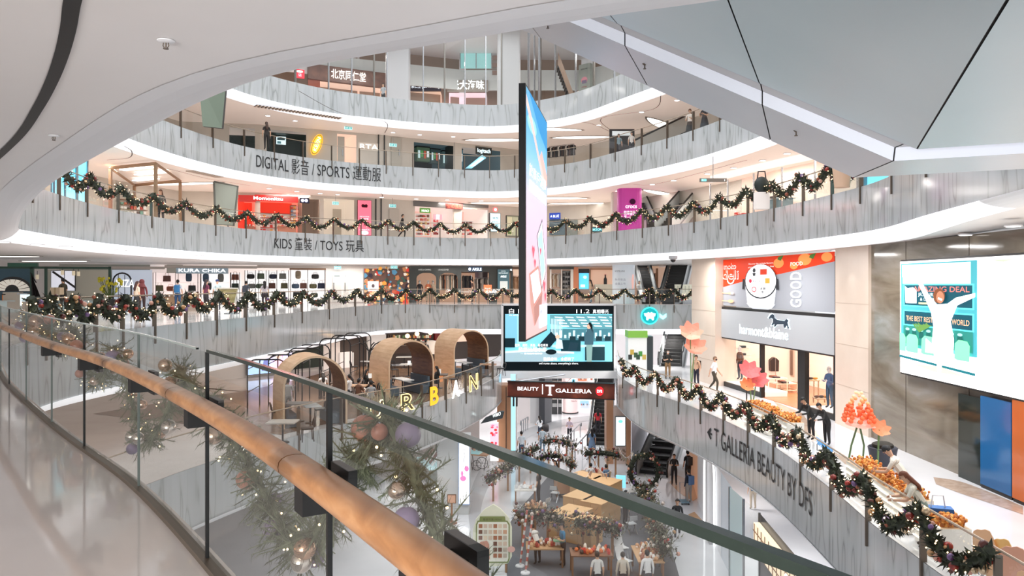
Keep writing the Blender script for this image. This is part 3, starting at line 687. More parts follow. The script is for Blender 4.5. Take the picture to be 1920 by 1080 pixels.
# near garland, just outside the glass
t=thing('christmas_garland','large pine garland with big copper and lilac baubles hung outside the near glass','garland',C3.off(Nj[1],-.3,.9))
NC=[mat((206,166,140),.1,0,.8),mat((150,136,160),.3),mat((186,126,108),.3),mat((214,200,188),.06,0,.9),mat((206,180,160),.08,0,.85),mat((140,122,152),.3)]
M_NPINE=texmat('near_pine_needles',[(.3,(88,94,74)),(.5,(112,118,94)),(.7,(140,144,118))],14,rough=.7)
def on_off(px,py,off=-.34):
    best=None
    for k in range(700):
        s=.6+(C3.len*.3-.6)*k/700; q=C3.off(s,off,0)
        if q.y<.5: continue
        e=abs(CX+F0*q.x/q.y-px)
        if best is None or e<best[0]: best=(e,q.y)
    return at(px,py,best[1])
def near_swag(t,pts,seed,rad=.15,nn=230,nb=13,bs=.06):
    r=random.Random(seed); c=cr([tuple(on_off(*p)) for p in pts],10); n=len(c)
    C=lambda s:c[min(n-1,int(s*(n-1)))].lerp(c[min(n-1,int(s*(n-1))+1)],s*(n-1)%1)
    L=sum((b-a).length for a,b in zip(c,c[1:])); m=MB(); m.tube(c,.02,M_NPINE,6)
    for i in range(int(nn*L)):      # sprigs: a stem with needles like a brush
        s=r.random(); q=C(s); d=V(r.uniform(-1,1),r.uniform(-1,1),r.uniform(-1.1,.8)).normalized(); l=rad*r.uniform(.5,1.35)
        m.tube([q,q+d*l],.0035,M_NPINE,3,False)
        for k in range(30):
            f=r.uniform(.15,1.02); p=q+d*l*f; e=(d*.85+V(r.uniform(-1,1),r.uniform(-1,1),r.uniform(-1,1))*.9).normalized(); ln=r.uniform(.03,.06); sd=e.cross(V(.3,.5,.8)).normalized()*.0019
            m.face([p-sd,p+sd,p+e*ln],M_NPINE)
    o=m.build('swag',t)
    for i in range(nb):
        s=(i+.5)/nb+r.uniform(-.03,.03); q=C(s); d=V(r.uniform(-1,1),r.uniform(-.9,.8),r.uniform(-1,.5)).normalized(); z_=bs*r.uniform(.6,1.1)
        m=MB(); p=q+d*(rad*.8); m.ball(p,z_,NC[r.randrange(6)],20,12); m.lathe((p.x,p.y,p.z+z_*.96),[(z_*.16,0),(z_*.16,z_*.16),(z_*.05,z_*.22)],M_STEEL,8); m.build('bauble',o,True)
    m=MB()
    for i in range(int(14*L)):
        s=r.random(); q=C(s); d=V(r.uniform(-1,1),r.uniform(-1,1),r.uniform(-1,1)).normalized(); m.ball(q+d*rad*r.uniform(.5,1.1),.006,M_GLOW,6,4)
    m.build('fairy_lights',o,kind='stuff')
near_swag(t,[(722,785),(660,880),(600,985),(555,1030),(505,940),(450,845),(400,775),(335,690)],500,.15,230,15,.058)
near_swag(t,[(722,785),(760,850),(800,960),(850,1060),(900,1160)],501,.13,230,7,.05)
near_swag(t,[(335,690),(310,780),(272,825),(245,745),(215,650)],502,.15,130,12,.065)
near_swag(t,[(215,650),(196,700),(176,712),(160,660),(140,615)],503,.15,110,10,.07)
near_swag(t,[(140,615),(122,650),(108,640),(92,598)],504,.16,90,8,.08)
near_swag(t,[(92,598),(78,625),(62,620),(46,588)],505,.18,70,8,.09)
# ---------------------------------------------------------------- people
SKIN=(214,170,142); 
def person(loc,rz,label,top=(230,230,230),bot=(40,42,50),hair=(28,22,20),pose='stand',h=1.68,sleeve='short',mask=None,longhair=False,cap=None,shoe=(40,38,38),skin=SKIN,hood=None,skirt=False,bag=None,name='person',cat='person',group=None,arms=None):
    k=h/1.7
    J={}; 
    ph={'stand':0,'walk':1,'sit':2,'lean':3,'phone':0,'push':3,'carry':0}[pose]
    pel=V(0,0,.93); lean=V(0,0,0)
    hipz=.9
    if pose=='sit': pel=V(0,0,.52)
    up=V(0,.42,.9).normalized() if pose in('lean','push') else V(0,.06,1).normalized()
    if pose=='lean': up=V(0,.55,.85).normalized()
    if pose=='push': up=V(0,.22,1).normalized()
    def T(d,f=0): return pel+up*d+V(0,f,0)
    vs=[];es=[];rs=[];lab=[]
    def add(p,r,par=None,l='t'):
        vs.append(V(*p)); rs.append(r if isinstance(r,tuple) else (r,r)); lab.append(l)
        if par is not None: es.append((par,len(vs)-1))
        return len(vs)-1
    p0=add(pel,(.15,.12),None,'l'); p1=add(T(.16),(.135,.1),p0,'t'); p2=add(T(.36),(.155,.11),p1,'t'); p3=add(T(.46),(.1,.08),p2,'t'); n=add(T(.535),(.05,.052),p3,'h')
    hd=T(.68); hd0=add(T(.6,.01),(.066,.072),n,'h'); h1=add(hd+V(0,.012,0),(.078,.098),hd0,'h'); h2=add(T(.76,.004),(.062,.08),h1,'h')
    for s in(-1,1):
        hp=add(pel+V(.09*s,0,-.04),(.1,.105),p0,'l')
        if pose=='sit': kn=V(.11*s,.44,.5); an=V(.11*s,.42,.09)
        elif pose=='walk': f=.24*s; kn=V(.09*s,.10+f*.5,.5); an=V(.09*s,f-.06,.1+(.06 if s<0 else 0))
        else: kn=V(.1*s,.02,.5); an=V(.11*s,-.02,.09)
        a=add(kn,(.066,.068),hp,'l'); b=add(an,(.042,.045),a,'l'); add(an+V(.01*s,.14,-.05),(.042,.03),b,'f')
        sh=add(T(.43)+V(.17*s,0,0),(.058,.06),p3,'t')
        S=T(.43)+V(.17*s,0,0)
        if pose in('phone','carry') or (arms=='phone'): el=S+V(.06*s,.03,-.27); ha=S+V(-.05*s,.27,-.2)
        elif pose=='walk': el=S+V(.05*s,-.05-.07*s,-.27); ha=S+V(.05*s,.02-.2*s,-.5)
        elif pose in('sit','lean','push'): el=S+V(.05*s,.12,-.25); ha=S+V(0,.36,-.28)
        else: el=S+V(.06*s,-.02,-.27); ha=S+V(.07*s,.05,-.51)
        if arms=='up': el=S+V(.12*s,.05,.2); ha=S+V(.14*s,.1,.45)
        e=add(el,(.043,.044),sh,'a'); w_=add(el.lerp(ha,.9),(.03,.03),e,'w'); add(ha+(ha-el)*.12,(.034,.022),w_,'s')
        J[s]=(el,ha)
    me=bpy.data.meshes.new('body'); me.from_pydata(vs,es,[]); o=bpy.data.objects.new('body',me); COL.objects.link(o)
    md=o.modifiers.new('skin','SKIN'); md.use_smooth_shade=True
    for i,sv in enumerate(me.skin_vertices[0].data): sv.radius=rs[i]; sv.use_root=(i==0)
    sb=o.modifiers.new('sub','SUBSURF'); sb.levels=1
    dg=bpy.context.evaluated_depsgraph_get(); dg.update(); m2=bpy.data.meshes.new_from_object(o.evaluated_get(dg)); bpy.data.objects.remove(o)
    M={'skin':mat(skin,.55),'top':mat(top,.7),'bot':mat(bot,.75),'shoe':mat(shoe,.5)}
    m2.materials.clear()
    order=['skin','top','bot','shoe']
    for q in order: m2.materials.append(M[q])
    segs=[(a,b) for a,b in es]
    def cls(p):
        best=9;lb='t';tt=0
        for a,b in segs:
            d=vs[b]-vs[a]; t=max(0,min(1,(p-vs[a]).dot(d)/max(1e-6,d.length_squared))); q=(p-vs[a]-d*t).length-max(rs[a][0],rs[b][0])*.5
            if q<best: best=q; lb=lab[b]; tt=t
        if lb=='t': return 1
        if lb=='h': return 0
        if lb=='l': return 2
        if lb=='f': return 3
        if lb=='a': return 1 if (sleeve=='long' or tt<.75) else 0
        if lb=='w': return 1 if sleeve=='long' else 0
        return 0
    for f in m2.polygons: f.material_index=cls(f.center); f.use_smooth=True
    # fingers, nose, ears and eyes joined into the same body mesh
    mb=MB(); mb.v=[tuple(v.co) for v in m2.vertices]; mb.f=[tuple(f.vertices) for f in m2.polygons]; mb.m=[f.material_index for f in m2.polygons]; mb.mats=[M[q] for q in order]
    bpy.data.meshes.remove(m2)
    c=hd+V(0,.015,0)
    fr=up.cross(V(1,0,0))*-1; fr=V(0,up.z,-up.y) 
    mb.tube([c+fr*.085+up*.02,c+fr*.112-up*.015],[.009,.016],M['skin'],6)
    for s in(-1,1):
        mb.ball(c+V(.078*s,0,0)-up*.0,.022,M['skin'],6,4,(.5,.9,1.3)); mb.ball(c+V(.034*s,0,0)+fr*.083+up*.015,.011,M_BLACK,6,4)
        el,ha=J[s]; d=(ha-el).normalized(); b0=ha+d*.02; sd=d.cross(V(1,0,.3)).normalized()
        for q,ln in enumerate((.055,.068,.074,.062)):
            r0=b0+sd*(.012*(q-1.5)*1.2)+d*.035; mid=r0+d*ln*.55; mb.tube([r0,mid,mid+(d+V(-.5*s,0,-.2)).normalized()*ln*.5],[.008,.0075,.006],M['skin'],5)
        r0=b0+sd*-.026; mb.tube([r0,r0-sd*.022+d*.02,r0-sd*.022+d*.05],[.009,.008,.006],M['skin'],5)
    mb.tube([c+fr*.094-up*.045+V(-.022,0,0),c+fr*.099-up*.047,c+fr*.094-up*.045+V(.022,0,0)],.0055,mat((170,96,88),.5),5)
    t=thing(name,label,cat,loc,rz,group); t.scale=(k,k,k)
    mb.build('body',t,False,False)
    hb=MB(); hm=mat(hair,.6)
    if not cap or longhair:
        vs2=[];fs2=[]
        N,K=12,8
        for i in range(K+1):
            a=PI*i/K
            for j in range(N):
                w_=2*PI*j/N; q=V(math.sin(a)*math.cos(w_),math.sin(a)*math.sin(w_),math.cos(a))
                vs2.append(c-fr*.012+V(q.x*.094,0,0)+fr*(q.y*.108)+up*(q.z*.118+.012))
        for i in range(K):
            for j in range(N):
                a=PI*(i+.5)/K; w_=2*PI*(j+.5)/N; y=math.sin(a)*math.sin(w_); z=math.cos(a)
                if z>.42 or (y<.25 and z>-.35) or y<-.5: fs2.append((i*N+j,i*N+(j+1)%N,(i+1)*N+(j+1)%N,(i+1)*N+j))
        hb.raw(vs2,fs2,hm)
        if longhair: hb.tube([c-fr*.05+up*.06,c-fr*.085-up*.08,T(.38)-fr*.13,T(.28)-fr*.12],[.08,.09,.085,.04],hm,8,True,.6)
        hb.build('hair',t,True,False)
    if cap:
        cb=MB(); cb.ball(c+up*.045,.106,mat(cap,.7),12,8,(.92,1,.8)); cb.box(c+fr*.12+up*.06,(.13,.09,.014),mat(cap,.7)); cb.build('cap',t,False,False)
    if mask: MB().ball(c+fr*.05-up*.035,.062,mat(mask,.7),10,6,(1.05,.85,.85)).build('face_mask',t,True,False)
    if hood: MB().ball(c-fr*.03+up*.0,.135,mat(hood,.8),12,8,(.95,1,1.15)).tube([c-up*.08-fr*.04,T(.4)-fr*.06],[.12,.2],mat(hood,.8),10).build('headscarf',t,True,False)
    if skirt: MB().lathe((pel.x,pel.y,pel.z-.5),[(.26,0),(.22,.25),(.15,.58)],mat(bot,.75),14).build('skirt',t,True,False)
    if bag: 
        q=MB(); b=T(.25)-fr*.19; q.rbox(b,(.3,.17,.42),.05,mat(bag,.7)); q.tube([b+V(.1,.05,.2),T(.45)+V(.11,.02,.06),T(.3)+V(.12,.13,0)],.018,mat(bag,.7),5); q.tube([b+V(-.1,.05,.2),T(.45)+V(-.11,.02,.06),T(.3)+V(-.12,.13,0)],.018,mat(bag,.7),5); q.build('backpack',t,False,False)
    return t
def pp(px,py,z,rz,label,**k): return person(fl(px,py,z),rz,label,**k)
def py_(px,Y,z,rz,label,**k): return person(onx(px,Y,z),rz,label,**k)
# ---------------------------------------------------------------- shop fronts: vertical planes seen across the void
class Fr:
    """a straight shop front from a to b (plan), floor z; u runs along, n points away from the void"""
    def __init__(s,a,b,z):
        s.a=V(*a); s.b=V(*b); s.z=z; s.u=(s.b-s.a).normalized(); s.n=V(-s.u.y,s.u.x); s.rz=math.atan2(s.u.y,s.u.x)
    def s(s_,px,d=0):
        o=s_.a+s_.n*d; k=(px-CX)/F0      # solve o.x+u.x*t = k*(o.y+u.y*t)
        return (k*o.y-o.x)/(s_.u.x-k*s_.u.y)
    def w(s_,t,d,z): q=s_.a+s_.u*t+s_.n*d; return V(q.x,q.y,z)
    def zz(s_,px,py,d=0): q=s_.w(s_.s(px,d),d,0); return E+(HY-py)/F0*q.y
    def pt(s_,px,py,d=0): return s_.w(s_.s(px,d),d,s_.zz(px,py,d))
    def box(s_,mb,x0,y0,x1,y1,d,th,m):
        a,b=s_.s(x0,d),s_.s(x1,d); xm=(x0+x1)/2; z1,z0=s_.zz(xm,y0,d),s_.zz(xm,y1,d)
        c=s_.w((a+b)/2,d+th/2,(z0+z1)/2); mb.box(c,(abs(b-a),th,abs(z1-z0)),m,s_.rz); return mb
    def pic(s_,x0,y0,x1,y1,d):
        a,b=s_.s(x0,d),s_.s(x1,d); xm=(x0+x1)/2; z1,z0=s_.zz(xm,y0,d),s_.zz(xm,y1,d); o=s_.w(a,d,z0)
        return Pic(o,(s_.u.x,s_.u.y,0),(0,0,1),(-s_.n.x,-s_.n.y,0),b-a,z1-z0)
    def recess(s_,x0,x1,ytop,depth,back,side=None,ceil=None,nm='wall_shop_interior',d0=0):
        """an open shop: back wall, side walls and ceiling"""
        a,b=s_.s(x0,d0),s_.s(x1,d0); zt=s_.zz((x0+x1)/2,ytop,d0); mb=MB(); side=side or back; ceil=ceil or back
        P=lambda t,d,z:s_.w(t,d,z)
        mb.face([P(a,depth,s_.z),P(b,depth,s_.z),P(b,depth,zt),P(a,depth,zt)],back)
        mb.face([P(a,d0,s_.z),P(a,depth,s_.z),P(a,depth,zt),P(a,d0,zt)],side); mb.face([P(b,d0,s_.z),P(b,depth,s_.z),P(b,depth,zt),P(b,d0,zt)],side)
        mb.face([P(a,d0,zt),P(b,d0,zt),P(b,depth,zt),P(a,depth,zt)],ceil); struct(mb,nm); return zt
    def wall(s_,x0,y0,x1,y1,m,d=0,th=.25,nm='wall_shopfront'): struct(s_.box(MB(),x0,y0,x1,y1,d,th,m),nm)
    def sign(s_,x0,y0,x1,y1,m,label,text,tm,d=-.1,th=.12,pad=.08,hh=.5,bold=.01,cat='sign',y=.27,name='shop_sign'):
        t=thing(name,label,cat,s_.pt(x0,y1,d)); s_.box(MB(),x0,y0,x1,y1,d,th,m).build('sign_board',t)
        p=s_.pic(x0,y0,x1,y1,d-.02); p.k=1
        if text: p.text(text,pad,y,hh,tm,1-2*pad,bold); p.done('lettering',t)
        return t
def downlights(curve,ts,o,z,label,group,r=.16):
    t0=None; m=mat((255,250,244),.5,3.5)
    for s in ts:
        q=curve.off(s,o,z)
        if t0 is None:
            t0=thing('downlight',label,'ceiling light',q,0,group); MB().lathe((0,0,0),[(r*1.2,0),(r*1.2,-.03),(r,-.035)],M_WHITE,14).build('trim_ring',t0,False,False); MB().lathe((0,0,-.036),[(r*.98,.002),(r*.98,-.004)],m,14).build('lamp_face',t0,False,False)
        else: c=copy_tree(t0); c.location=q
def lens_light(px,py,z,rx,ry,rot,label):
    """eye-shaped luminous recess in the ceiling"""
    p=fl(px,py,z-.01); t=thing('ceiling_light',label,'ceiling light',p,rot); n=18
    o=[(rx*math.cos(2*PI*i/n),ry*math.copysign(abs(math.sin(2*PI*i/n))**1.5,math.sin(2*PI*i/n))) for i in range(n)]
    m=MB(); m.prism([(x*1.12,y*1.25) for x,y in o],lambda x,y:(x,y,-.02),V(0,0,.015),mat((150,144,134),.6)); m.build('recess_rim',t,False,False)
    MB().prism(o,lambda x,y:(x,y,-.04),V(0,0,.015),mat((255,252,246),.5,2.2)).build('luminous_panel',t,False,False)
def ceiling_line(pts,z,label=None,wd=.05):
    P=[fl(x,y,z-.006) for x,y in pts]; c=cr([(p.x,p.y) for p in P],6); a=[];b=[]
    for i,q in enumerate(c):
        t=(c[min(i+1,len(c)-1)]-c[max(i-1,0)]).normalized(); a.append(V(q.x,q.y,z-.006)); b.append(V(q.x-t.y*wd,q.y+t.x*wd,z-.006))
    struct(MB().strip(a,b,mat((96,84,76),.7)),'trim_ceiling_joint')
WARM=mat((244,220,204),.6,.35); PINK=mat((236,196,186),.6,.3); BRIGHT=mat((244,232,226),.6,.3); PALE=mat((232,222,210),.6,.15); GREY=mat((120,120,118),.6); DGREY=mat((66,66,64),.5)  # wall paints with glow mixed in so shop interiors look lit
COOL=mat((214,232,240),.5,.4)
# ================================================================ gallery five (DIGITAL / SPORTS)
BW=[(-25,40),(-24.5,46),(-22.9,51.5),(-17.7,52.5),(-13.7,54.3),(-9.6,56.3),(-4,59.5),(.7,62.5),(6,60.5),(10,55),(13.5,47.5),(16,40),(17.4,33),(17.4,24)]
def backwall(z,top,m,holes,nm):
    """wall pieces along the back line; holes are (segment, px0, px1) left open for shops"""
    for i,(a,b) in enumerate(zip(BW,BW[1:])):
        f=Fr(a,b,z); L=(V(*b)-V(*a)).length; cuts=sorted([(max(0,f.s(x0)),min(L,f.s(x1)),zt) for k,x0,x1,zt in holes if k==i]); t=0
        mb=MB()
        for c0,c1,zt in cuts:
            if c0>t+.02: mb.face([f.w(t,0,z),f.w(c0,0,z),f.w(c0,0,top),f.w(t,0,top)],m)
            mb.face([f.w(c0,0,zt),f.w(c1,0,zt),f.w(c1,0,top),f.w(c0,0,top)],m); t=c1
        if t<L-.02: mb.face([f.w(t,0,z),f.w(L,0,z),f.w(L,0,top),f.w(t,0,top)],m)
        if mb.f: struct(mb,nm)
SEG=lambda i,z:Fr(BW[i],BW[i+1],z)
z=L5; top5=L6-1.95
W5=texmat('gallery_wall_warm',[(.3,(214,206,194)),(.7,(228,220,208))],.5,rough=.5)
f3,f4,f5,f6=SEG(3,z),SEG(4,z),SEG(5,z),SEG(6,z); zt=z+2.55
backwall(z,top5,W5,[(2,430,478,zt),(3,500,574,zt),(4,632,668,zt+.1),(5,776,850,zt),(6,852,938,zt)],'wall_gallery_five')
DK=mat((52,58,56),.4); TEAL=mat((70,150,170),.4,.5)
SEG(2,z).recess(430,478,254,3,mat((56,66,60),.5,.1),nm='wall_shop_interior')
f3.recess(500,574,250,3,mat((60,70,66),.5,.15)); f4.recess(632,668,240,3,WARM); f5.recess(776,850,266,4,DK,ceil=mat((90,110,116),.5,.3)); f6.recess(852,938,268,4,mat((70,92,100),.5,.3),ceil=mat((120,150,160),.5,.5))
# dark soffit fin and screen in the left shop
s=thing('display_screen','pale glowing screen inside the dark shop left of the yellow oval sign','screen',f3.pt(518,285,1.0)); f3.box(MB(),517,255,537,272,1.0,.1,M_DARK).build('casing',s); p=f3.pic(518,256,536,271,.95); p.rect(0,0,1,1,EM((214,236,240),1)); p.rect(.1,.55,.9,.85,EM((60,80,84),.5)); p.rect(.1,.1,.5,.4,EM((90,130,140),.6)); p.done('display',s)
# yellow oval sign
s=thing('oval_sign','tilted yellow glowing oval sign with a white word on the upper gallery','sign',f4.pt(594,290,-.3)); 
c=f4.pt(594,271,-.3); A=math.radians(20)
def ov(rx,ry,d,m,mb,th=.04):
    pts=[]
    for i in range(24):
        w_=2*PI*i/24; x=rx*math.cos(w_); y=ry*math.sin(w_); pts.append((x*math.cos(A)+y*math.sin(A)*1.0,-x*math.sin(A)+y*math.cos(A)))
    mb.prism(pts,lambda x,y:c+V(f4.u.x*x,f4.u.y*x,y)-V(f4.n.x*d,f4.n.y*d,0),V(f4.n.x*th,f4.n.y*th,0),m)
mb=MB(); ov(.36,.82,.0,EM((244,190,60),1.0),mb); mb.build('oval_board',s); mb=MB(); ov(.31,.76,.03,EM((150,104,34),.6),mb,.01); ov(.27,.7,.045,EM((246,196,70),1.0),mb,.01); mb.build('rim_line',s)
mb=MB(); text_on(mb,'KEEN',lambda x,y:c-V(f4.n.x*.07,f4.n.y*.07,0)+V(f4.u.x,f4.u.y,0)*((x-.5)*math.sin(A)-(y-.12)*math.cos(A))+V(0,0,1)*((x-.5)*math.cos(A)+(y-.12)*math.sin(A)),EM((255,250,230),1.2),height=.27,width=1.05,bold=.02); mb.build('lettering',s)
# glass shop with pale letters, doors and exit boxes
def exit_sign(fr,px,py,label,d=-1.2,w_=.55):
    c=fr.pt(px,py,d); t=thing('exit_sign',label,'exit sign',c); MB().box(c,(w_,.1,.22),EM((196,236,240),1.0),fr.rz).build('light_box',t)
    p=Pic(c+V(-fr.u.x*w_/2-fr.n.x*.055,-fr.u.y*w_/2-fr.n.y*.055,-.11),(fr.u.x,fr.u.y,0),(0,0,1),(-fr.n.x,-fr.n.y,0),w_,.22); p.rect(.04,.1,.96,.9,EM((60,160,160),.8)); p.text('EXIT 出口',.12,.3,.4,EM((240,255,250),1.2),.76,.01); p.done('sign_face',t)
    MB().tube([c+V(0,0,.11),c+V(0,0,.6)],.015,M_STEEL,5).build('hanger',t)
exit_sign(f4,737,272,'small teal exit light box on the gallery of the yellow oval sign',-.8); exit_sign(f4,653,240,'teal exit box near the ceiling of the gallery with the yellow oval sign',-1.8)
f4.sign(672,268,712,282,PALE,'faint white RTA lettering on the pale glass shop of the upper gallery','RTA',EM((255,255,252),1.1),d=-.05,hh=.7,y=.15)
for i,(x0,x1) in enumerate(((633,646),(734,752))):
    fr=f4; t=thing('service_door',['pale service door in the recess right of the oval sign','pale service door below the exit box on the upper gallery'][i],'door',fr.pt(x0,300,-.05)); fr.box(MB(),x0,258 if i else 256,x1,312,-.06,.05,mat((196,190,178),.5)).build('door_leaf',t); fr.box(MB(),x1-4,280,x1-3,292,-.1,.04,M_STEEL).build('handle',t)
for i,x in enumerate((709,720)): f4.wall(x,248,x+2,325,DGREY,-.08,.06,'trim_dark_joint')
# blue lit shop
f6.sign(893,276,922,290,DK,'white glowing shop name sign above the blue lit shop of the upper gallery','logitech',EM((220,246,255),2.0),d=-.12,hh=.55)
s=thing('display_stand','slanted glowing blue display stand in the dark gadget shop','display stand',f6.pt(895,318,1.0)); mb=MB(); a,b,c_,d_=f6.pt(872,316,1.2),f6.pt(884,316,1.2),f6.pt(912,296,1.2),f6.pt(904,290,1.2); mb.face([a,b,c_,d_],EM((150,214,236),.8)); n_=V(f6.n.x,f6.n.y,0)*.2; mb.face([a+n_,b+n_,c_+n_,d_+n_],DK); mb.face([a,b,b+n_,a+n_],DK); mb.face([b,c_,c_+n_,b+n_],DK); mb.build('slanted_panel',s); mb=MB(); mb.face([f6.pt(880,312,1.1),f6.pt(888,312,1.1),f6.pt(908,297,1.1),f6.pt(903,295,1.1)],EM((240,252,255),1.4)); mb.build('glow_strip',s)
for i,(x0,x1,y0,y1,c) in enumerate(((782,806,276,302,(92,120,96)),(808,826,280,306,(60,84,86)),(830,846,284,312,(84,110,112)),(856,868,280,312,(60,120,140)),(924,934,284,314,(80,84,84)))):
    s=thing('display_case',['leafy dark display case at the left end of the gadget shop','low dark display case second from the left in the gadget shop','grey display case in the middle of the gadget shop','blue display case left of the slanted stand','grey display case at the right end of the gadget shop'][i],'display case',f5.pt(x0,y1,1.5))
    fr=f5 if x0<850 else f6; fr.box(MB(),x0,y0,x1,y1,1.6,.5,mat(c,.4,.2)).build('cabinet',s); fr.box(MB(),x0-.5,y0-2,x1+.5,y0,1.5,.7,DK).build('top',s); p=fr.pic(x0,y0,x1,y1,1.58); 
    for q in range(4): p.rect(.08+.23*q,.2+.1*(q%2),.24+.23*q,.75,EM([(200,230,232),(90,150,90),(180,90,70),(230,236,240)][q],.6))
    p.done('goods',s)
# right of the banner: clothes rail, visitors, leaning women, parapet screens
g5=SEG(8,z); g6=SEG(9,z)
backw=[(x,y) for x,y in ()]
def clothes_rack(fr,x0,x1,ytop,d,n,label,glabel,cols,group,z=None,hgt=.95):
    a,b=fr.pt(x0,ytop,d),fr.pt(x1,ytop,d); zt=a.z; t=thing('clothes_rack',label,'clothes rack',V(a.x,a.y,fr.z)); m=MB(); b=V(b.x,b.y,zt)
    m.tube([V(a.x,a.y,fr.z+.02),a,b,V(b.x,b.y,fr.z+.02)],.03,M_STEEL,6); m.build('frame',t)
    for i in range(n):
        c=a.lerp(b,(i+.5)/n); col=cols[i%len(cols)]
        g=MB(); hw=.2; P=[(-hw*1.25,-.35),(-hw*1.2,-.1),(-hw*.5,0),(hw*.5,0),(hw*1.2,-.1),(hw*1.25,-.35),(hw*.85,-.4),(hw*.95,-hgt),(-hw*.95,-hgt),(-hw*.85,-.4)]
        r=fr.rz+PI/2+R.uniform(-.9,-.3); u=V(math.cos(r),math.sin(r),0); nn=V(-u.y,u.x,0)
        g.prism(P,lambda x,y:c+u*x+V(0,0,y-.06),nn*R.uniform(.05,.09),mat(col,.8))
        o=g.build('garment'); tag(o,glabel,'garment',group)
        h=MB(); h.tube([c+V(0,0,-.06),c+V(0,0,.02)],.012,M_STEEL,4); h.build('hanger_hook',o)
clothes_rack(Fr((4,58.5),(9,55.0),z),1030,1076,275,-1.0,16,'steel rail of dark clothes on the upper gallery right of the hanging screen','dark garment hung close together on the rail right of the hanging screen',[(40,38,38),(64,58,54),(206,196,186),(30,30,34),(90,70,60)],'dark clothes on the upper gallery rail',hgt=.8)
W5b=Fr((6,56),(12,45.5),z)
s=thing('display_board','dark rounded display board behind the seated visitors of the upper gallery','display board',onx(1165,50.5,z)); MB().rbox(onx(1166,50.3,z+1.1),(1.7,.15,1.9),.05,M_DARK).build('board',s); MB().box(onx(1166,50.15,z+1.75),(1.3,.03,.3),EM((200,206,206),.6)).build('header_strip',s)
py_(1160,49.2,z,PI,'person in a grey blue top sitting before the dark board on the upper gallery',top=(130,150,156),bot=(50,50,54),pose='stand',h=1.5)
py_(1184,48.6,z,PI,'person in a white top beside the dark board on the upper gallery',top=(224,218,212),bot=(60,60,64),pose='stand',h=1.5)
py_(1294,43.3,z,2.6,'woman in a white blouse and dark skirt at the upper gallery rail',top=(232,224,214),bot=(44,44,44),longhair=True,hair=(92,66,50),skirt=True,pose='phone',h=1.75)
py_(1321,42.2,z,2.3,'woman in a dark sleeveless dress at the upper gallery rail beside the escalator',top=(44,48,54),bot=(44,48,54),longhair=True,skirt=True,pose='phone',h=1.75)
py_(500,46.5,z,.6,'woman with long dark hair in black at the left of the upper gallery',top=(36,30,28),bot=(34,32,32),longhair=True,hair=(60,40,28),h=1.72)
s=thing('tilted_panel','grey green tilted panel at the left end of the upper gallery','panel',onx(395,41,z)); mb=MB(); A_=[onx(372,41,0),onx(424,42,0),onx(416,42,0),onx(380,41,0)]; zs=[z+3.0,z+3.1,z+.4,z+.3]; P=[V(p.x,p.y,q) for p,q in zip(A_,zs)]; mb.face(P,mat((120,134,118),.3)); mb.face([p+V(0,.25,0) for p in P],DGREY); 
for i in range(4): mb.face([P[i],P[(i+1)%4],P[(i+1)%4]+V(0,.25,0),P[i]+V(0,.25,0)],DGREY)
mb.build('panel_face',s)
s=thing('escalator','grey escalator balustrade rising at the right of the upper gallery','escalator',onx(1245,52,z)); mb=MB()
for k,o_ in enumerate((0,1.3)):
    a,b=onx(1190,50+o_,z+.2),onx(1300,50+o_,z+2.1); mb.face([a,b,b+V(0,0,1.0),a+V(0,0,1.0)],mat((196,196,190),.3)); 
mb.build('side_panel',s); mb=MB()
for o_ in (0,1.3): mb.tube([onx(1186,50+o_,z+1.2),onx(1300,50+o_,z+3.15)],.06,M_DARK,8)
mb.build('handrail_belt',s)
mb=MB()
for i in range(12): q=onx(1190+9*i,50.65,z+.25+.16*i); mb.box(q,(.42,1.2,.16),M_DARK)
mb.build('steps',s)
downlights(UP,[t for x in (540,585,672,754,800,860,1040,1080,1150,1215,1320) for t in [UP.px(x)] if t],2.2,top5-.0,'round white downlight in the peach ceiling above the DIGITAL gallery','downlights above the DIGITAL gallery')
for px,py,rx,ry,rt,lb in ((1040,242,2.0,.4,.15,'eye shaped ceiling light just right of the hanging screen on the upper gallery'),(1090,257,2.2,.45,-.1,'long eye shaped ceiling light second right of the hanging screen on the upper gallery'),(930,262,2.4,.5,0,'oval ceiling light left of the hanging screen on the upper gallery'),(1245,235,3.0,.5,1.0,'curved luminous ceiling recess near the overhead escalator on the upper gallery')): lens_light(px,py,top5,rx,ry,rt,lb)
for pts in (((560,170),(640,212),(722,228),(722,250)),((1240,178),(1225,205),(1128,222),(1155,250)),((1058,225),(1110,232),(1155,252))): ceiling_line(pts,top5)
# ventilation grille
def grille(px0,py0,px1,py1,z,label,n=26):
    a,b=fl(px0,py0,z-.01),fl(px1,py1,z-.01); d=b-a; t=thing('ceiling_grille',label,'vent',V(a.x,a.y,z-.02)); mb=MB(); nn=V(-d.y,d.x,0).normalized()
    mb.face([a-nn*.3,b-nn*.3,b+nn*.3,a+nn*.3],M_DARK); mb.build('backing',t); mb=MB()
    for i in range(n): q=a+d*((i+.5)/n); mb.box((q.x,q.y,z-.03),(d.length/n*.5,.6,.03),mat((226,206,190),.6),math.atan2(d.y,d.x))
    mb.build('slats',t)
grille(478,198,640,222,top5,'long slotted air grille in the peach ceiling above the DIGITAL gallery')
grille(1190,265,1270,262,top5,'slotted air grille at the right of the upper gallery ceiling',14)
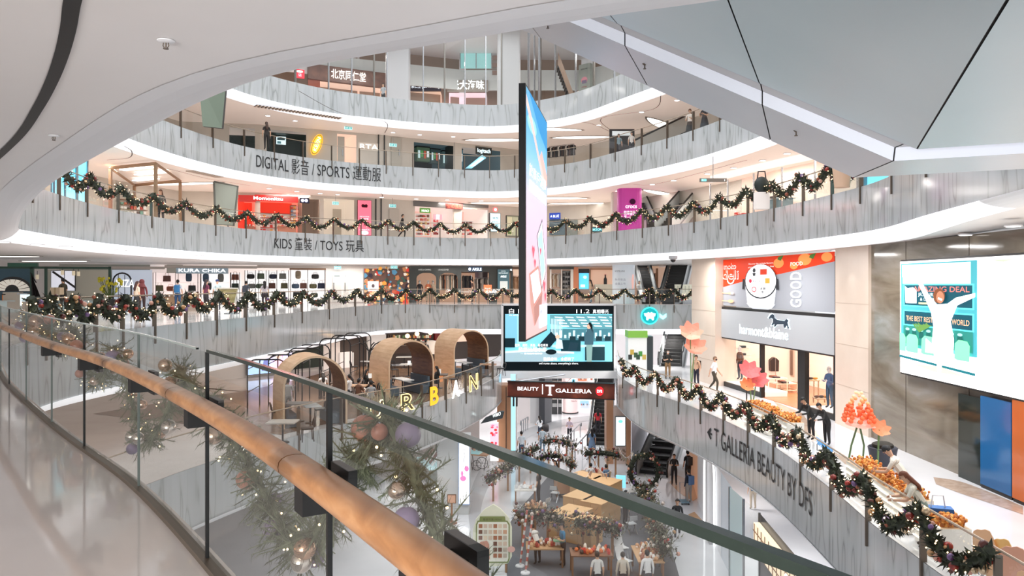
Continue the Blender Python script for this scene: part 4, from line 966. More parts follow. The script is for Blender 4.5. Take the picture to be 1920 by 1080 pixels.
# ================================================================ top gallery
z=L6; top6=z+6.2
struct(MB().strip(UP.ring(.6,top6,S_FAR),UP.ring(13,top6,S_FAR),M_WHITE),'ceiling_top_gallery')
W6=mat((206,208,206),.5)
BWZ=[(-30,52),(-18,57),(-12,60),(-4,63),(6,63),(13,57),(22,45)]
for a,b in zip(BWZ,BWZ[1:]):
    f=Fr(a,b,z); L=(V(*b)-V(*a)).length; struct(MB().face([f.w(0,1.6,z),f.w(L,1.6,z),f.w(L,1.6,z+9),f.w(0,1.6,z+9)],mat((150,128,112),.6,.1)),'wall_top_gallery')
h1,h2,h3,h4=[Fr(BWZ[i],BWZ[i+1],z) for i in (1,2,3,4)]
# white parapet of the storey above
for a,b in zip(BWZ,BWZ[1:]):
    f=Fr(a,b,z); L=(V(*b)-V(*a)).length; struct(MB().box(f.w(L/2,.0,z+4.0),(L+.1,.2,1.7),mat((226,230,228),.5),f.rz),'trim_upper_parapet')
def column(px0,px1,Y,z0,z1,m,nm='wall_column'):
    a,b=onx(px0,Y,z0),onx(px1,Y,z0); struct(MB().rbox(((a.x+b.x)/2,Y+.4,(z0+z1)/2),(b.x-a.x,1.0,z1-z0),.15,m),nm)
column(723,767,56.5,z,z+8,mat((206,204,206),.45)); column(932,976,56.8,z,z+8.5,mat((208,206,206),.45))
h1.sign(578,128,726,156,texmat('carved_brown_timber',[(.3,(92,58,46)),(.7,(128,86,68))],1.5),'brown shop sign with white brush written characters on the topmost gallery','北京同仁堂',EM((255,246,236),1.6),d=-.5,th=.4,pad=.56/2+.0,hh=.5)
h1.recess(600,724,158,3,mat((240,208,190),.6,.5),d0=-.3); 
h3.sign(768,150,827,170,mat((56,40,62),.4),'dark navy shop sign with small white characters on the topmost gallery','余仁生 | Eu Yan Sang',EM((236,246,255),1.4),d=-.3,pad=.05,hh=.32)
h3.recess(768,826,172,2.4,mat((236,202,180),.6,.5),d0=-.1)
h3.sign(838,150,915,172,mat((170,160,150),.5),'grey fascia with four large white glowing characters on the topmost gallery','光大海味',EM((240,252,255),2.4),d=-.3,pad=.1,hh=.62,bold=.02)
h3.recess(842,912,174,2.4,mat((240,214,222),.6,.6),d0=-.1)
h1.wall(578,122,600,175,mat((150,74,52),.5),-.35,.2); 
s=thing('light_box','red light box sign at the far left of the topmost gallery','sign',h1.pt(556,150,-.6)); h1.box(MB(),553,130,571,146,-.6,.15,EM((206,58,70),.9)).build('casing',s); p=h1.pic(553,130,571,146,-.62); p.ell(.5,.75,.35,.15,EM((240,236,220),1)); p.text('店',.35,.2,.3,EM((250,230,240),1)); p.done('sign_face',s)
s=thing('lift_shaft','teal glass lift shaft rising behind the topmost gallery','lift',h3.pt(892,128,-.2)); h3.box(MB(),862,50,922,128,-.3,.1,mat((150,212,210),.1,.35)).build('glass_face',s); mb=MB(); 
for x in (862,892,921): h3.box(mb,x,50,x+1.5,128,-.36,.05,M_STEEL)
mb.build('mullions',s)
mb=MB()
for i in range(6): h3.box(mb,923,62+14*i,934,70+14*i,-.25,.1,mat((150,110,86),.5))
tag(mb.build('slat_screen'),'brown timber slats beside the right column of the topmost gallery','screen')
mb=MB()
for i in range(6): h4.box(mb,976,70+12*i,1046,76+12*i,-.1,.1,mat((156,114,90),.5))
tag(mb.build('slat_screen'),'brown timber slats right of the hanging rods on the topmost gallery','screen')
h4.wall(1002,150,1028,186,mat((146,166,70),.5,.3),-.4,.1,'wall_green_panel')
h4.sign(982,152,998,170,mat((90,110,116),.4),'square white glowing character sign behind the hanging rods on the topmost gallery','置',EM((226,248,255),2),d=-.5,pad=.12,hh=.75,y=.12)
s=thing('poster_pillar','tall grey advertising pillar with a drawn bag on the topmost gallery','poster',h4.pt(1095,170,-.5)); h4.box(MB(),1085,120,1106,172,-.8,.4,mat((186,196,188),.4)).build('pillar',s); p=h4.pic(1085,120,1106,172,-.82); p.ell(.5,.42,.28,.12,EM((190,130,140),.5)); p.rect(.3,.3,.7,.42,EM((120,110,130),.4)); p.text('SPECIAL',.2,.8,.05,M_INK,.6); p.text('OFFER',.25,.15,.05,mat((190,60,70)),.5); p.done('poster_face',s)
s=thing('escalator','brown sided escalator rising beyond the glass on the topmost gallery','escalator',onx(1070,58,z)); mb=MB()
for o_ in (0,1.4):
    a,b=onx(1078,57+o_,z+.1),onx(1046,57+o_,z+3.6); mb.face([a,b,b+V(.0,0,1.0),a+V(0,0,1.0)],mat((140,116,98),.4))
mb.build('side_panel',s); mb=MB()
for i in range(14): q=onx(1078-2.3*i,57.7,z+.2+.25*i); mb.box(q,(.3,1.3,.2),M_DARK)
mb.build('steps',s)
py_(719,55.5,z,2.8,'person in a grey shirt beside the left column of the topmost gallery',top=(176,180,184),bot=(40,40,44),h=1.7)
# ================================================================ gallery four (KIDS / TOYS)
z=L4; top4=L5-1.955
f1,f2,f3,f4,f5,f6,f7,f8=[SEG(i,z) for i in (1,2,3,4,5,6,7,8)]
zt=z+2.75
backwall(z,top4,W5,[(2,446,478,zt),(3,480,600,zt),(4,606,664,zt+.1),(5,778,849,zt-.1),(6,851,916,zt-.1)],'wall_gallery_four')
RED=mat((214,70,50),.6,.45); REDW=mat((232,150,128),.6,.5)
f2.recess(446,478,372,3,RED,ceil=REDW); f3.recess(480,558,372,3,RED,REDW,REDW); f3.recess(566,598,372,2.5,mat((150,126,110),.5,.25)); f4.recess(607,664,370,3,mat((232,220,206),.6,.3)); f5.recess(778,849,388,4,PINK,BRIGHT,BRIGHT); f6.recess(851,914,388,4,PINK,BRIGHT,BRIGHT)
s=thing('shop_sign','red shop fascia with a rounded white glowing name on the KIDS gallery','sign',f3.pt(500,380,-.1))
f2.box(MB(),447,366,479,378,-.15,.2,mat((196,44,40),.4,.3)).build('sign_board',s); f3.box(MB(),478,366.5,559,378,-.15,.2,mat((196,44,40),.4,.3)).build('sign_board',s)
p=f3.pic(474,366,532,378,-.2); p.text('Momonittu',.02,.25,.52,EM((255,244,244),2),.95,.03); p.done('lettering',s)
s=thing('shop_sign','small dark hanging sign with a pale rounded emblem right of the red shop','sign',f3.pt(571,380,-.3)); f3.box(MB(),562,371,580,381,-.3,.08,mat((40,44,70),.4)).build('sign_board',s); p=f3.pic(562,371,580,381,-.33); p.ell(.3,.5,.18,.3,EM((210,220,250),1.2)); p.ell(.68,.5,.18,.3,EM((210,220,250),1.2)); p.done('emblem',s)
# stock tables and shelves in the shops
def shelf(fr,x0,x1,y0,y1,d,rows,label,frame,goods,n=7,glow=.5,seed=0):
    """display shelf: back, boards, and rows of small goods as one pattern part"""
    r=random.Random(seed); t=thing('display_shelf',label,'shelf',fr.pt(x0,y1,d)); fr.box(MB(),x0,y0,x1,y1,d+.35,.05,mat((244,236,230),.5,glow)).build('back_panel',t)
    for k in range(rows+1):
        y=y0+(y1-y0)*k/rows; fr.box(MB(),x0,y-.45,x1,y+.45,d,.36,frame).build('board',t)
    for x in (x0,x1): fr.box(MB(),x-.4,y0,x+.4,y1,d,.36,frame).build('upright',t)
    m=MB()
    for k in range(rows):
        yb=y0+(y1-y0)*(k+1)/rows-.4; hh=(y1-y0)/rows
        for i in range(n):
            a=x0+(x1-x0)*(i+.15)/n; b=x0+(x1-x0)*(i+.85)/n; fr.box(m,a,yb-hh*r.uniform(.4,.75),b,yb,d+.08,.2,mat(goods[r.randrange(len(goods))],.6,.15))  # goods carry a slight painted glow in place of shop lighting
    m.build('goods',t,kind='stuff'); return t
SW=mat((240,232,226),.5,.2)
shelf(f5,779,806,401,441,1.0,6,'white shelf packed with small goods at the left of the pink lit shop',SW,[(216,150,140),(190,80,70),(240,226,220),(130,90,76),(220,180,120)],6,.2,1)
shelf(f5,812,848,410,441,2.6,4,'low shelf of goods in the middle of the pink lit shop',SW,[(220,90,90),(250,240,240),(240,150,150),(160,60,60)],9,.2,2)
shelf(f6,853,900,414,441,2.4,4,'low shelf of goods at the right of the pink lit shop',SW,[(226,100,90),(250,236,230),(190,120,90),(120,60,60)],10,.2,3)
shelf(f3,486,545,400,436,1.2,4,'red lit shelf of goods in the red shop',mat((196,80,60),.5),[(236,220,200),(200,60,50),(250,250,240),(240,180,80)],9,.2,4)
shelf(f3,545,560,385,420,.5,5,'narrow shelf of toys at the right side of the red shop',mat((160,110,80),.5),[(230,180,90),(110,150,180),(220,90,70),(240,236,220)],3,.2,5)
def shopbox(fr,x0,y0,x1,y1,d,th,m,label,name='display_table',cat='table',goods=None,seed=0,n=6):
    r=random.Random(seed); t=thing(name,label,cat,fr.pt(x0,y1,d)); fr.box(MB(),x0,y0,x1,y0+1,d,th,m).build('table_top',t)
    ya=HY+(E-fr.z)*F0/fr.w(fr.s((x0+x1)/2,d),d,0).y; fr.box(MB(),x0+.8,y0+1,x1-.8,ya,d+.08,th-.16,m).build('base',t)
    if goods:
        g=MB()
        for i in range(n):
            a=x0+(x1-x0)*(i+.1)/n; b=a+(x1-x0)*.7/n; fr.box(g,a,y0-r.uniform(2,5),b,y0-.02,d+.15,.3,mat(goods[i%len(goods)],.7))
        g.build('folded_goods',t,kind='stuff')
    return t
shopbox(f2,458,424,476,440,-.6,.8,mat((190,120,96),.5),'low table of red and white clothes at the left of the red shop',goods=[(210,70,60),(240,230,220)],seed=3)
shopbox(f3,522,424,556,440,-.5,.8,mat((198,130,104),.5),'low table of folded goods before the red shop',goods=[(230,190,160),(210,80,70),(240,236,230)],seed=4)
s=thing('shop_sign','small green and white glowing sign at the upper left corner of the pink lit shop','sign',f5.pt(795,395,-.1)); f5.box(MB(),788,390,807,399,-.15,.15,mat((96,150,70),.4,.4)).build('sign_board',s); p=f5.pic(788,390,807,399,-.18); p.text('HAO',.15,.2,.5,EM((250,255,250),2),.7,.03); p.done('lettering',s)
s=thing('shop_sign','red glowing shop sign above the entrance of the pink lit shop','sign',f6.pt(853,390,-.2)); f6.box(MB(),837,381,868,392,-.2,.15,mat((120,60,56),.4,.3)).build('sign_board',s); p=f6.pic(837,381,868,392,-.23); p.text('優の良品',.06,.2,.55,EM((255,90,70),2.4),.88,.03); p.done('lettering',s)
f5.wall(776,378,850,388,GREY,-.1,.3); f6.wall(850,378,916,388,GREY,-.1,.3); f5.sign(813,402,829,412,mat((230,180,190),.5,.5),'white glowing inner sign in the middle of the pink lit shop','甜',EM((255,255,255),1.8),d=2.0,pad=.3,hh=.7,y=.15)
# totem, pillars and posters
def lightbox(fr,x0,y0,x1,y1,d,label,bgc,draw,name='light_box',cat='poster',e=.9,frame=None):
    t=thing(name,label,cat,fr.pt(x0,y1,d)); fr.box(MB(),x0-.6,y0-.6,x1+.6,y1+.6,d,.15,frame or M_DARK).build('frame',t); p=fr.pic(x0,y0,x1,y1,d-.01); p.rect(0,0,1,1,EM(bgc,e)); draw(p); p.done('poster_face',t); return t
def pink(p):
    p.poly([(.25,.86),(.35,.9),(.5,.88),(.65,.9),(.75,.86),(.7,.8),(.3,.8)],EM((60,20,30),.3)); p.text('POP UP STORE',.15,.52,.03,EM((255,235,240),1.1),.7); p.text('新登場',.2,.45,.04,EM((255,235,240),1.1),.6); p.ell(.5,.07,.3,.06,EM((240,250,250),1)); p.rect(.1,.14,.9,.16,EM((250,160,180),1))
f5b=f4
lightbox(f4,671,376,696,441,-.7,'bright pink poster light box in a dark red frame on the KIDS gallery',(236,110,130),pink,frame=mat((96,40,48),.4))
for x in (704,714): f4.wall(x,373,x+2,443,DGREY,-.1,.08,'trim_dark_joint')
lightbox(f6,919,400,938,434,-.6,'tall pale blue poster panel right of the pink lit shop',(196,228,236),lambda p:(p.text('優惠',.2,.7,.08,EM((50,70,80),.5),.6),p.text('NEW',.2,.5,.06,EM((50,70,80),.5),.6),p.rect(.2,.1,.8,.4,EM((150,190,200),.8))))
s=thing('shop_sign','round red and white glowing sign above the pale blue panel','sign',f6.pt(928,398,-.7)); c=f6.pt(929,393,-.7); MB().prism([(.2*math.cos(i*PI/10),.2*math.sin(i*PI/10)) for i in range(20)],lambda x,y:c+V(f6.u.x*x,f6.u.y*x,y),V(f6.n.x,f6.n.y,0)*.1,EM((240,90,90),1.6)).build('disc',s); MB().prism([(.12*math.cos(i*PI/10),.12*math.sin(i*PI/10)) for i in range(20)],lambda x,y:c+V(f6.u.x*x,f6.u.y*x,y)-V(f6.n.x,f6.n.y,0)*.01,V(f6.n.x,f6.n.y,0)*.01,EM((255,250,250),2)).build('disc_face',s)
lightbox(f6,950,405,972,443,-.1,'framed clear display window at the left of the hanging screen on the KIDS gallery',(150,150,130),lambda p:(p.rect(.05,.05,.48,.95,EM((196,190,160),.5)),p.rect(.52,.05,.95,.95,EM((176,176,150),.5)),p.rect(.1,.1,.4,.3,EM((90,110,60),.4))),name='display_window',cat='window',e=.3)
exit_sign(f4,736,386,'small teal exit light box on the gallery with the pink poster',-1.0,.5); exit_sign(f4,629,381,'small grey green sign box hung in the pale service recess',-.9,.45)
for i,(x0,x1) in enumerate(((624,640),(730,748))):
    t=thing('service_door',['pale double service door in the recess left of the pink poster','pale service door under the exit box right of the pink poster'][i],'door',f4.pt(x0,442,-.06)); f4.box(MB(),x0,392,x1,444,2.6 if i==0 else -.08,.06,mat((206,198,186),.5)).build('door_leaf',t); f4.box(MB(),x0+2,410,x0+3,424,2.55 if i==0 else -.13,.04,M_STEEL).build('handle',t)
py_(754,55.5,z,-PI/2,'person dressed all in black walking past the pink lit shop',top=(34,32,32),bot=(26,26,28),pose='walk',sleeve='long',hair=(24,20,18),h=1.78)
# left end: turquoise glass, timber booth, menu board
s=thing('glass_booth','bright turquoise lit glass shopfront at the far left of the KIDS gallery','shopfront',onx(110,33,z)); a,b=onx(98,31.5,z),onx(166,36,z); d=(b-a)
mb=MB(); n_=V(-d.y,d.x,0).normalized(); mb.face([a+V(0,0,.05),b+V(0,0,.05),b+V(0,0,2.9),a+V(0,0,2.9)],gradmat('turquoise_glow',[(0,(190,236,240)),(.5,(90,206,236)),(1,(150,226,240))],.9)); mb.build('glowing_panel',s)
for k,f in enumerate((.05,.33,.66,.98)): q=a+d*f-n_*.0; MB().box((q.x,q.y-.1,z+1.45),(.16 if k!=2 else .3,.12,2.9),mat((96,140,160),.3),math.atan2(d.y,d.x)).build('mullion',s)
mb=MB(); 
for f,r,zz_ in ((.45,.5,1.0),(.8,.35,1.9)):
    q=a+d*f-n_*-.03; mb.prism([(r*math.cos(i*PI/8),r*math.sin(i*PI/8)) for i in range(16)],lambda x,y:V(q.x+d.normalized().x*x,q.y+d.normalized().y*x-.06,z+zz_+y),V(0,-.01,0),EM((70,180,226),.9))
mb.build('glass_pattern',s)
s=thing('timber_booth','timber framed booth with bright ceiling lamps at the left of the KIDS gallery','booth',onx(270,44,z)); A=[onx(207,40,z),onx(252,47,z),onx(338,45,z),onx(292,38.5,z)]; wm=mat((160,126,96),.5)
for i,q in enumerate(A): MB().box((q.x,q.y,z+1.4),(.14,.14,2.8),wm).build('post',s)
mb=MB()
for i in range(4):
    p,q=A[i],A[(i+1)%4]; mb.tube([V(p.x,p.y,z+2.85),V(q.x,q.y,z+2.85)],.09,wm,4)
mb.build('roof_frame',s)
for i,(f0,f1) in enumerate(((.15,.8),(.3,.95),(.1,.6))):
    p=A[0].lerp(A[1],.2+.3*i); q=A[3].lerp(A[2],.2+.3*i); a=p.lerp(q,f0); b=p.lerp(q,f1); MB().box(((a.x+b.x)/2,(a.y+b.y)/2,z+2.92),((b-a).length,.35,.06),EM((255,255,250),2.4),math.atan2(b.y-a.y,b.x-a.x)).build('lamp_panel',s)
s=thing('display_shelf','shelf of red, white and green goods inside the timber booth','shelf',onx(240,46,z)); fr=Fr((onx(225,46,z).x,46),(onx(275,47,z).x,47),z); fr.box(MB(),226,374,276,401,.4,.1,mat((216,196,180),.5,.2)).build('back_panel',s); mb=MB(); r=random.Random(5)
for k in range(3):
    for i in range(8): fr.box(mb,227+6*i,377+9*k+r.uniform(0,3),232+6*i,384+9*k,.1,.25,mat([(190,60,50),(236,232,226),(120,170,150),(90,70,60),(206,120,90)][r.randrange(5)],.6,.1))
mb.build('goods',s,kind='stuff'); mb=MB()
for k in range(4): fr.box(mb,225,375+9*k-.4,277,375+9*k+.6,.05,.4,mat((150,116,90),.5))
mb.build('boards',s)
py_(302,41.5,z,PI,'shopper with brown hair in a dark grey top beside the timber booth',top=(84,84,80),bot=(40,40,44),longhair=True,hair=(96,60,40),sleeve='long',h=1.85)
s=thing('menu_stand','grey tilted display board standing left of the red shop','sign stand',onx(420,45,z)); P=[onx(401,44.6,z+2.75),onx(446,45.2,z+2.55),onx(438,45.0,z+.15),onx(404,44.6,z+.2)]; mb=MB(); mb.face(P,mat((176,180,166),.25)); mb.build('board_face',s); mb=MB(); 
mb.tube(P+[P[0]],.06,mat((120,120,112),.4),4); mb.build('frame',s)
MB().tube([P[2].lerp(P[3],.5)+V(0,.2,.3),V(P[2].x-.4,P[2].y+.3,z)],.05,M_STEEL,6).build('foot',s)
# right half of the gallery
zt=z+2.6
s=thing('shop_sign','small blue shop sign just right of the hanging screen on the KIDS gallery','sign',onx(1040,58,z+2.7)); fr=Fr((3,60.2),(7,58.5),z); fr.box(MB(),1030,399,1050,411,-.2,.15,mat((30,60,150),.4,.5)).build('sign_board',s); p=fr.pic(1030,399,1050,411,-.23); p.text('A BLUE',.1,.3,.4,EM((230,240,255),1.6),.8); p.done('lettering',s)
fr.wall(1030,411,1062,441,mat((80,96,104),.4,.15),.1,.2); fr.wall(1062,411,1082,441,mat((110,116,112),.4,.1),.1,.2)
s=thing('shop_sign','small teal glowing word sign low on the KIDS gallery right of the hanging screen','sign',onx(1118,55,z+.6)); p=Pic(onx(1110,53.5,z+.35),(1,-.4,0),(0,0,1),(-.3,-1,0),.75,.36); p.rect(0,0,1,1,mat((40,90,100),.4,.3)); p.text('MOON',.08,.25,.5,EM((140,240,250),2),.84,.02); p.done('sign_face',s); MB().box(onx(1119,53.6,z+.17),(.5,.1,.34),M_DARK).build('stand',s)
s=thing('wrapped_column','magenta wrapped column with a white word on the KIDS gallery','column wrap',onx(1180,50,z)); MB().rbox(onx(1180,50.5,z+1.55)+V(0,0,0),(1.6,1.2,3.1),.4,mat((186,58,150),.4,.25)).build('wrap',s); p=Pic(onx(1163,49.85,z+.3),(1,0,0),(0,0,1),(0,-1,0),1.25,2.7); p.k=3; p.text('crocs',.28,.52,.1,EM((255,250,255),1.4),.6,.02); p.ell(.66,.68,.16,.07,EM((60,20,50),.3)); p.text('開幕優惠',.2,.36,.08,EM((255,240,250),1),.6); p.text('買一送一',.2,.25,.08,EM((255,240,250),1),.6); p.done('lettering',s)
column(1148,1165,52,z,top4,mat((226,214,206),.5))
def escalator_run(x0,x1,Y0,Y1,z0,z1,wd,label,w=None):
    """open escalator: two side panels with belts, steps and truss between"""
    t=thing('escalator',label,'escalator',onx(x0,Y0,z0)); a=onx(x0,Y0,z0); b=onx(x1,Y1,z1); d=V(b.x-a.x,b.y-a.y,0).normalized(); s=V(d.y,-d.x,0)
    for k in(0,1):
        o=s*(wd*k); mb=MB(); P=[a+o-d*.8,a+o+V(0,0,0),b+o,b+o+d*.8]; up=[p+V(0,0,.95) for p in P]; mb.strip(P,up,mat((206,212,212),.2)); mb.build('balustrade',t)
        mb=MB(); mb.tube([P[0]+V(0,0,.15)-d*.25,P[0]+V(0,0,.6)-d*.35,P[0]+V(0,0,1.0)]+[up[1]+V(0,0,.05),up[2]+V(0,0,.05),up[3]+V(0,0,.05)],.06,M_BLACK,8); mb.build('handrail_belt',t)
        mb=MB(); q=s*(.12*(-1 if k==0 else 1)); mb.face([P[1]+o*0+q-V(0,0,.5),P[2]+q-V(0,0,.5),P[2]+q,P[1]+q],mat((196,198,198),.3)); mb.face([P[1]+q,P[2]+q,P[2],P[1]],M_STEEL); mb.build('side_cladding',t)
    L=(b-a).length; n=max(4,int((z1-z0)/.2)); mb=MB()
    for i in range(n):
        q=a.lerp(b,(i+.5)/n)+s*(wd/2); mb.box(q-V(0,0,.0),( (b-a).length/n*1.0,wd-.1,.2),M_DARK,math.atan2(d.y,d.x))
    mb.build('steps',t); mb=MB(); mb.face([a-V(0,0,.5),b-V(0,0,.5),b+s*wd-V(0,0,.5),a+s*wd-V(0,0,.5)],M_DARK); mb.build('truss_underside',t)
    return t
escalator_run(1235,1290,47.5,53.5,z+.1,z+3.0,1.1,'grey escalator rising behind the garland at the right of the KIDS gallery')
escalator_run(1205,1180,52,55,z+.1,z+2.6,1.1,'dark escalator beside the magenta column on the KIDS gallery')
# right side shops on the curve
frR=Fr((13.6,47),(17.2,33),z); frR2=Fr((17.3,33),(17.0,24),z)
RT=mat((240,214,196),.5,.35)
s=thing('shop_fascia','curved pale glowing shop fascia at the right of the KIDS gallery','shop fascia',onx(1400,36,z)); mb=MB(); c=cr([(11.8,44.5),(13.0,40.2),(14.6,36),(16.4,32)],6); A_=[V(q.x,q.y,z+2.65) for q in c]; B_=[V(q.x,q.y,z+3.15) for q in c]; mb.strip(A_,B_,mat((240,236,232),.4,.6)); mb.build('light_band',s); mb=MB(); mb.tube([p+V(-.03,-.03,.06) for p in B_],.07,mat((120,96,78),.4),6); mb.build('top_trim',s)
mb=MB(); q0=c[14]; q1=c[17]; dd=(q1-q0).normalized(); text_on(mb,'SHOP',lambda x,y:V(q0.x+dd.x*x-.06,q0.y+dd.y*x-.06,z+2.75+y),EM((255,255,255),2.2),height=.28,bold=.02); mb.build('lettering',s)
mb=MB(); C0=[V(q.x+.02,q.y+.02,z) for q in c]; C1=[V(q.x+.02,q.y+.02,z+2.65) for q in c]
struct(MB().strip([V(q.x+2.2,q.y+1,z) for q in c],[V(q.x+2.2,q.y+1,z+3.2) for q in c],mat((236,206,190),.6,.35)),'wall_curved_shop')
g=thing('glass_shopfront','clear curved glass shopfront at the right of the KIDS gallery','shopfront',C0[8])
for k in range(0,len(c)-3,3): MB().strip(C0[k:k+4],C1[k:k+4],M_GLASS).build('glass_panel',g)
for k in range(0,len(c),3): MB().box(C0[k]+V(0,0,1.3),(.08,.08,2.6),M_STEEL).build('mullion',g)
fr=Fr((c[4].x+1.2,c[4].y+.6),(c[18].x+1.0,c[18].y+.6),z)
shopbox(fr,1376,402,1396,425,0,.8,mat((206,66,56),.5),'red display stand behind the curved glass shopfront',goods=[(236,70,60),(250,236,230)],seed=9,n=3)
shopbox(fr,1440,372,1470,400,0,.8,mat((110,140,150),.5),'grey blue display stand behind the curved glass shopfront',goods=[(60,50,50),(220,220,220)],seed=10,n=3)
s=thing('tote_bag','black bag on show behind the glass at the right of the KIDS gallery','bag',onx(1428,33.6,z+1.0)); q=onx(1428,33.6,z+1.1); MB().ball(q,.34,mat((36,44,40),.5),12,8,(1,.6,1.1)).build('body',s,True); MB().tube([q+V(-.2,0,.2),q+V(-.15,0,.6),q+V(.15,0,.6),q+V(.2,0,.2)],.03,M_BLACK,6).build('strap',s); MB().box(q-V(0,0,.72),(.6,.4,.75),SW).build('plinth_block',s)
s=thing('cream_figure_stand','cream display bust behind the garland by the escalator corner','display bust',onx(1578,26,z)); q=onx(1579,26,z); MB().lathe(q,[(.25,0),(.3,.5),(.34,.9),(.22,1.2),(.1,1.35)],mat((226,190,160),.6),14).build('torso',s,True); MB().ball(q+V(0,0,1.5),.17,mat((226,190,160),.6),10,8).build('head',s,True)
s=thing('ceiling_sign','small grey hanging wayfinding sign with arrows in the KIDS gallery','sign',onx(1337,36,z+2)); c_=at(1337,338,37.5); MB().box(c_,(1.35,.12,.18),mat((130,120,110),.4)).build('board',s); p=Pic(c_+V(-.67,-.065,-.09),(1,0,0),(0,0,1),(0,-1,0),1.34,.18); p.k=2; p.rect(.05,.2,.24,.8,EM((120,220,220),1)); p.text('←',.07,.3,.5,EM((255,255,255),1.4),.06); p.text('3',.9,.25,.5,EM((255,255,255),1.4)); p.done('lettering',s); MB().tube([c_+V(0,0,.09),V(c_.x,c_.y,top4)],.02,M_STEEL,5).build('hanger',s)
s=thing('turquoise_panel','bright turquoise glass panel below the corner of the overhead escalator','panel',onx(1630,26,z)); a,b=onx(1612,27.5,z),onx(1666,25.6,z); mb=MB(); mb.face([a,b,b+V(0,0,2.6),a+V(0,0,2.6)],EM((120,216,230),.9)); mb.build('glow_face',s); MB().box(((a.x*.8+b.x*.2),(a.y*.8+b.y*.2)-.1,z+1.3),(.2,.1,2.6),mat((110,150,170),.3)).build('mullion',s)
downlights(UP,[t for x in (545,590,626,655,735,795,850,905,1105,1165,1205,1262,1305,1352,1392,1430) for t in [UP.px(x)] if t],2.4,top4,'round white downlight in the ceiling above the KIDS gallery','downlights above the KIDS gallery')
for px,py,rx,ry,rt,lb in ((1240,362,2.6,.42,.9,'long leaf shaped ceiling light above the garland at the right of the KIDS gallery'),(1040,371,2.4,.5,0,'eye shaped ceiling light right of the hanging screen on the KIDS gallery'),(1085,381,2.4,.4,-.1,'long eye shaped ceiling light second right of the hanging screen on the KIDS gallery'),(935,380,2.2,.5,0,'oval ceiling light left of the hanging screen on the KIDS gallery'),(345,344,2.6,.35,-.2,'long luminous slot in the ceiling above the timber booth')): lens_light(px,py,top4,rx,ry,rt,lb)
for pts in (((200,300),(240,296),(246,284),(232,274)),((205,312),(300,314),(390,335),(470,348)),((1125,352),(1180,345),(1230,345),(1400,300)),((560,345),(640,356),(712,362),(715,372))): ceiling_line(pts,top4)
grille(356,320,412,332,top4,'slotted air grille in the ceiling above the timber booth',18)
# ================================================================ main gallery (bag shop, clothes shops)
z=L3; top3=L4-1.96
BW3=[(-40,46),(-24.2,52),(-18.6,54.5),(-9,57.5),(2.2,59),(13,59)]
k0,k1,k2,k3,k4=[Fr(BW3[i],BW3[i+1],z) for i in range(5)]
W3=mat((226,216,206),.5)
for i,(a,b) in enumerate(zip(BW3,BW3[1:])):
    f=Fr(a,b,z); L=(V(*b)-V(*a)).length; d=3.2 if i in(0,1,2,4) else 3.0
    struct(MB().face([f.w(-1,d,z),f.w(L+1,d,z),f.w(L+1,d,top3),f.w(-1,d,top3)],[mat((150,150,140),.5,.1),BRIGHT,BRIGHT,mat((120,96,80),.5,.2),mat((214,180,158),.5,.2)][i]),'wall_shop_back')
    if i in (0,1,2,3): struct(f.box(MB(),CX+F0*f.w(0,0,0).x/f.w(0,0,0).y,498,CX+F0*f.w(L,0,0).x/f.w(L,0,0).y,503 if i!=3 else 500,-.1,.3,mat((206,196,188),.5)),'trim_shop_header')
# bag shop: sign, black frames, lit shelves, bags
s=k1.sign(330,502.5,428,513,mat((150,168,180),.5,.2),'white glowing shop name on the grey fascia above the bag shelves','KURA CHIKA',EM((255,255,255),1.8),d=-.15,pad=.05,hh=.6,bold=.012)
s=thing('shop_sign','blue edged white glowing shop name hung inside the green framed stall','sign',k0.pt(180,540,-3)); p=k0.pic(160,528,203,536,-3.2); p.rect(0,0,1,1,mat((70,120,170),.4,.4)); p.text('KURA CHIK',.04,.25,.5,EM((240,250,255),1.8),.92,.012); p.done('lettering',s); k0.box(MB(),160,528,203,536,-3.15,.1,DGREY).build('sign_board',s)
s=thing('light_box','teal glowing patterned logo box below the hung shop name','light box',k0.pt(185,558,-3)); k0.box(MB(),169,539,199,559,-3.1,.12,mat((60,120,140),.4)).build('casing',s); p=k0.pic(169,539,199,559,-3.12)
for i,c in enumerate(((120,210,230),(30,80,100),(150,226,240),(40,96,120),(210,246,250))): q=.08*i; p.rect(q,q*.95,1-q,1-q*.95,EM(c,1.0))
p.poly([(.2,.5),(.5,.28),(.8,.5),(.5,.72)],EM((60,130,150),.8)); p.poly([(.35,.5),(.5,.4),(.65,.5),(.5,.6)],EM((240,255,255),1.4)); p.done('sign_face',s)
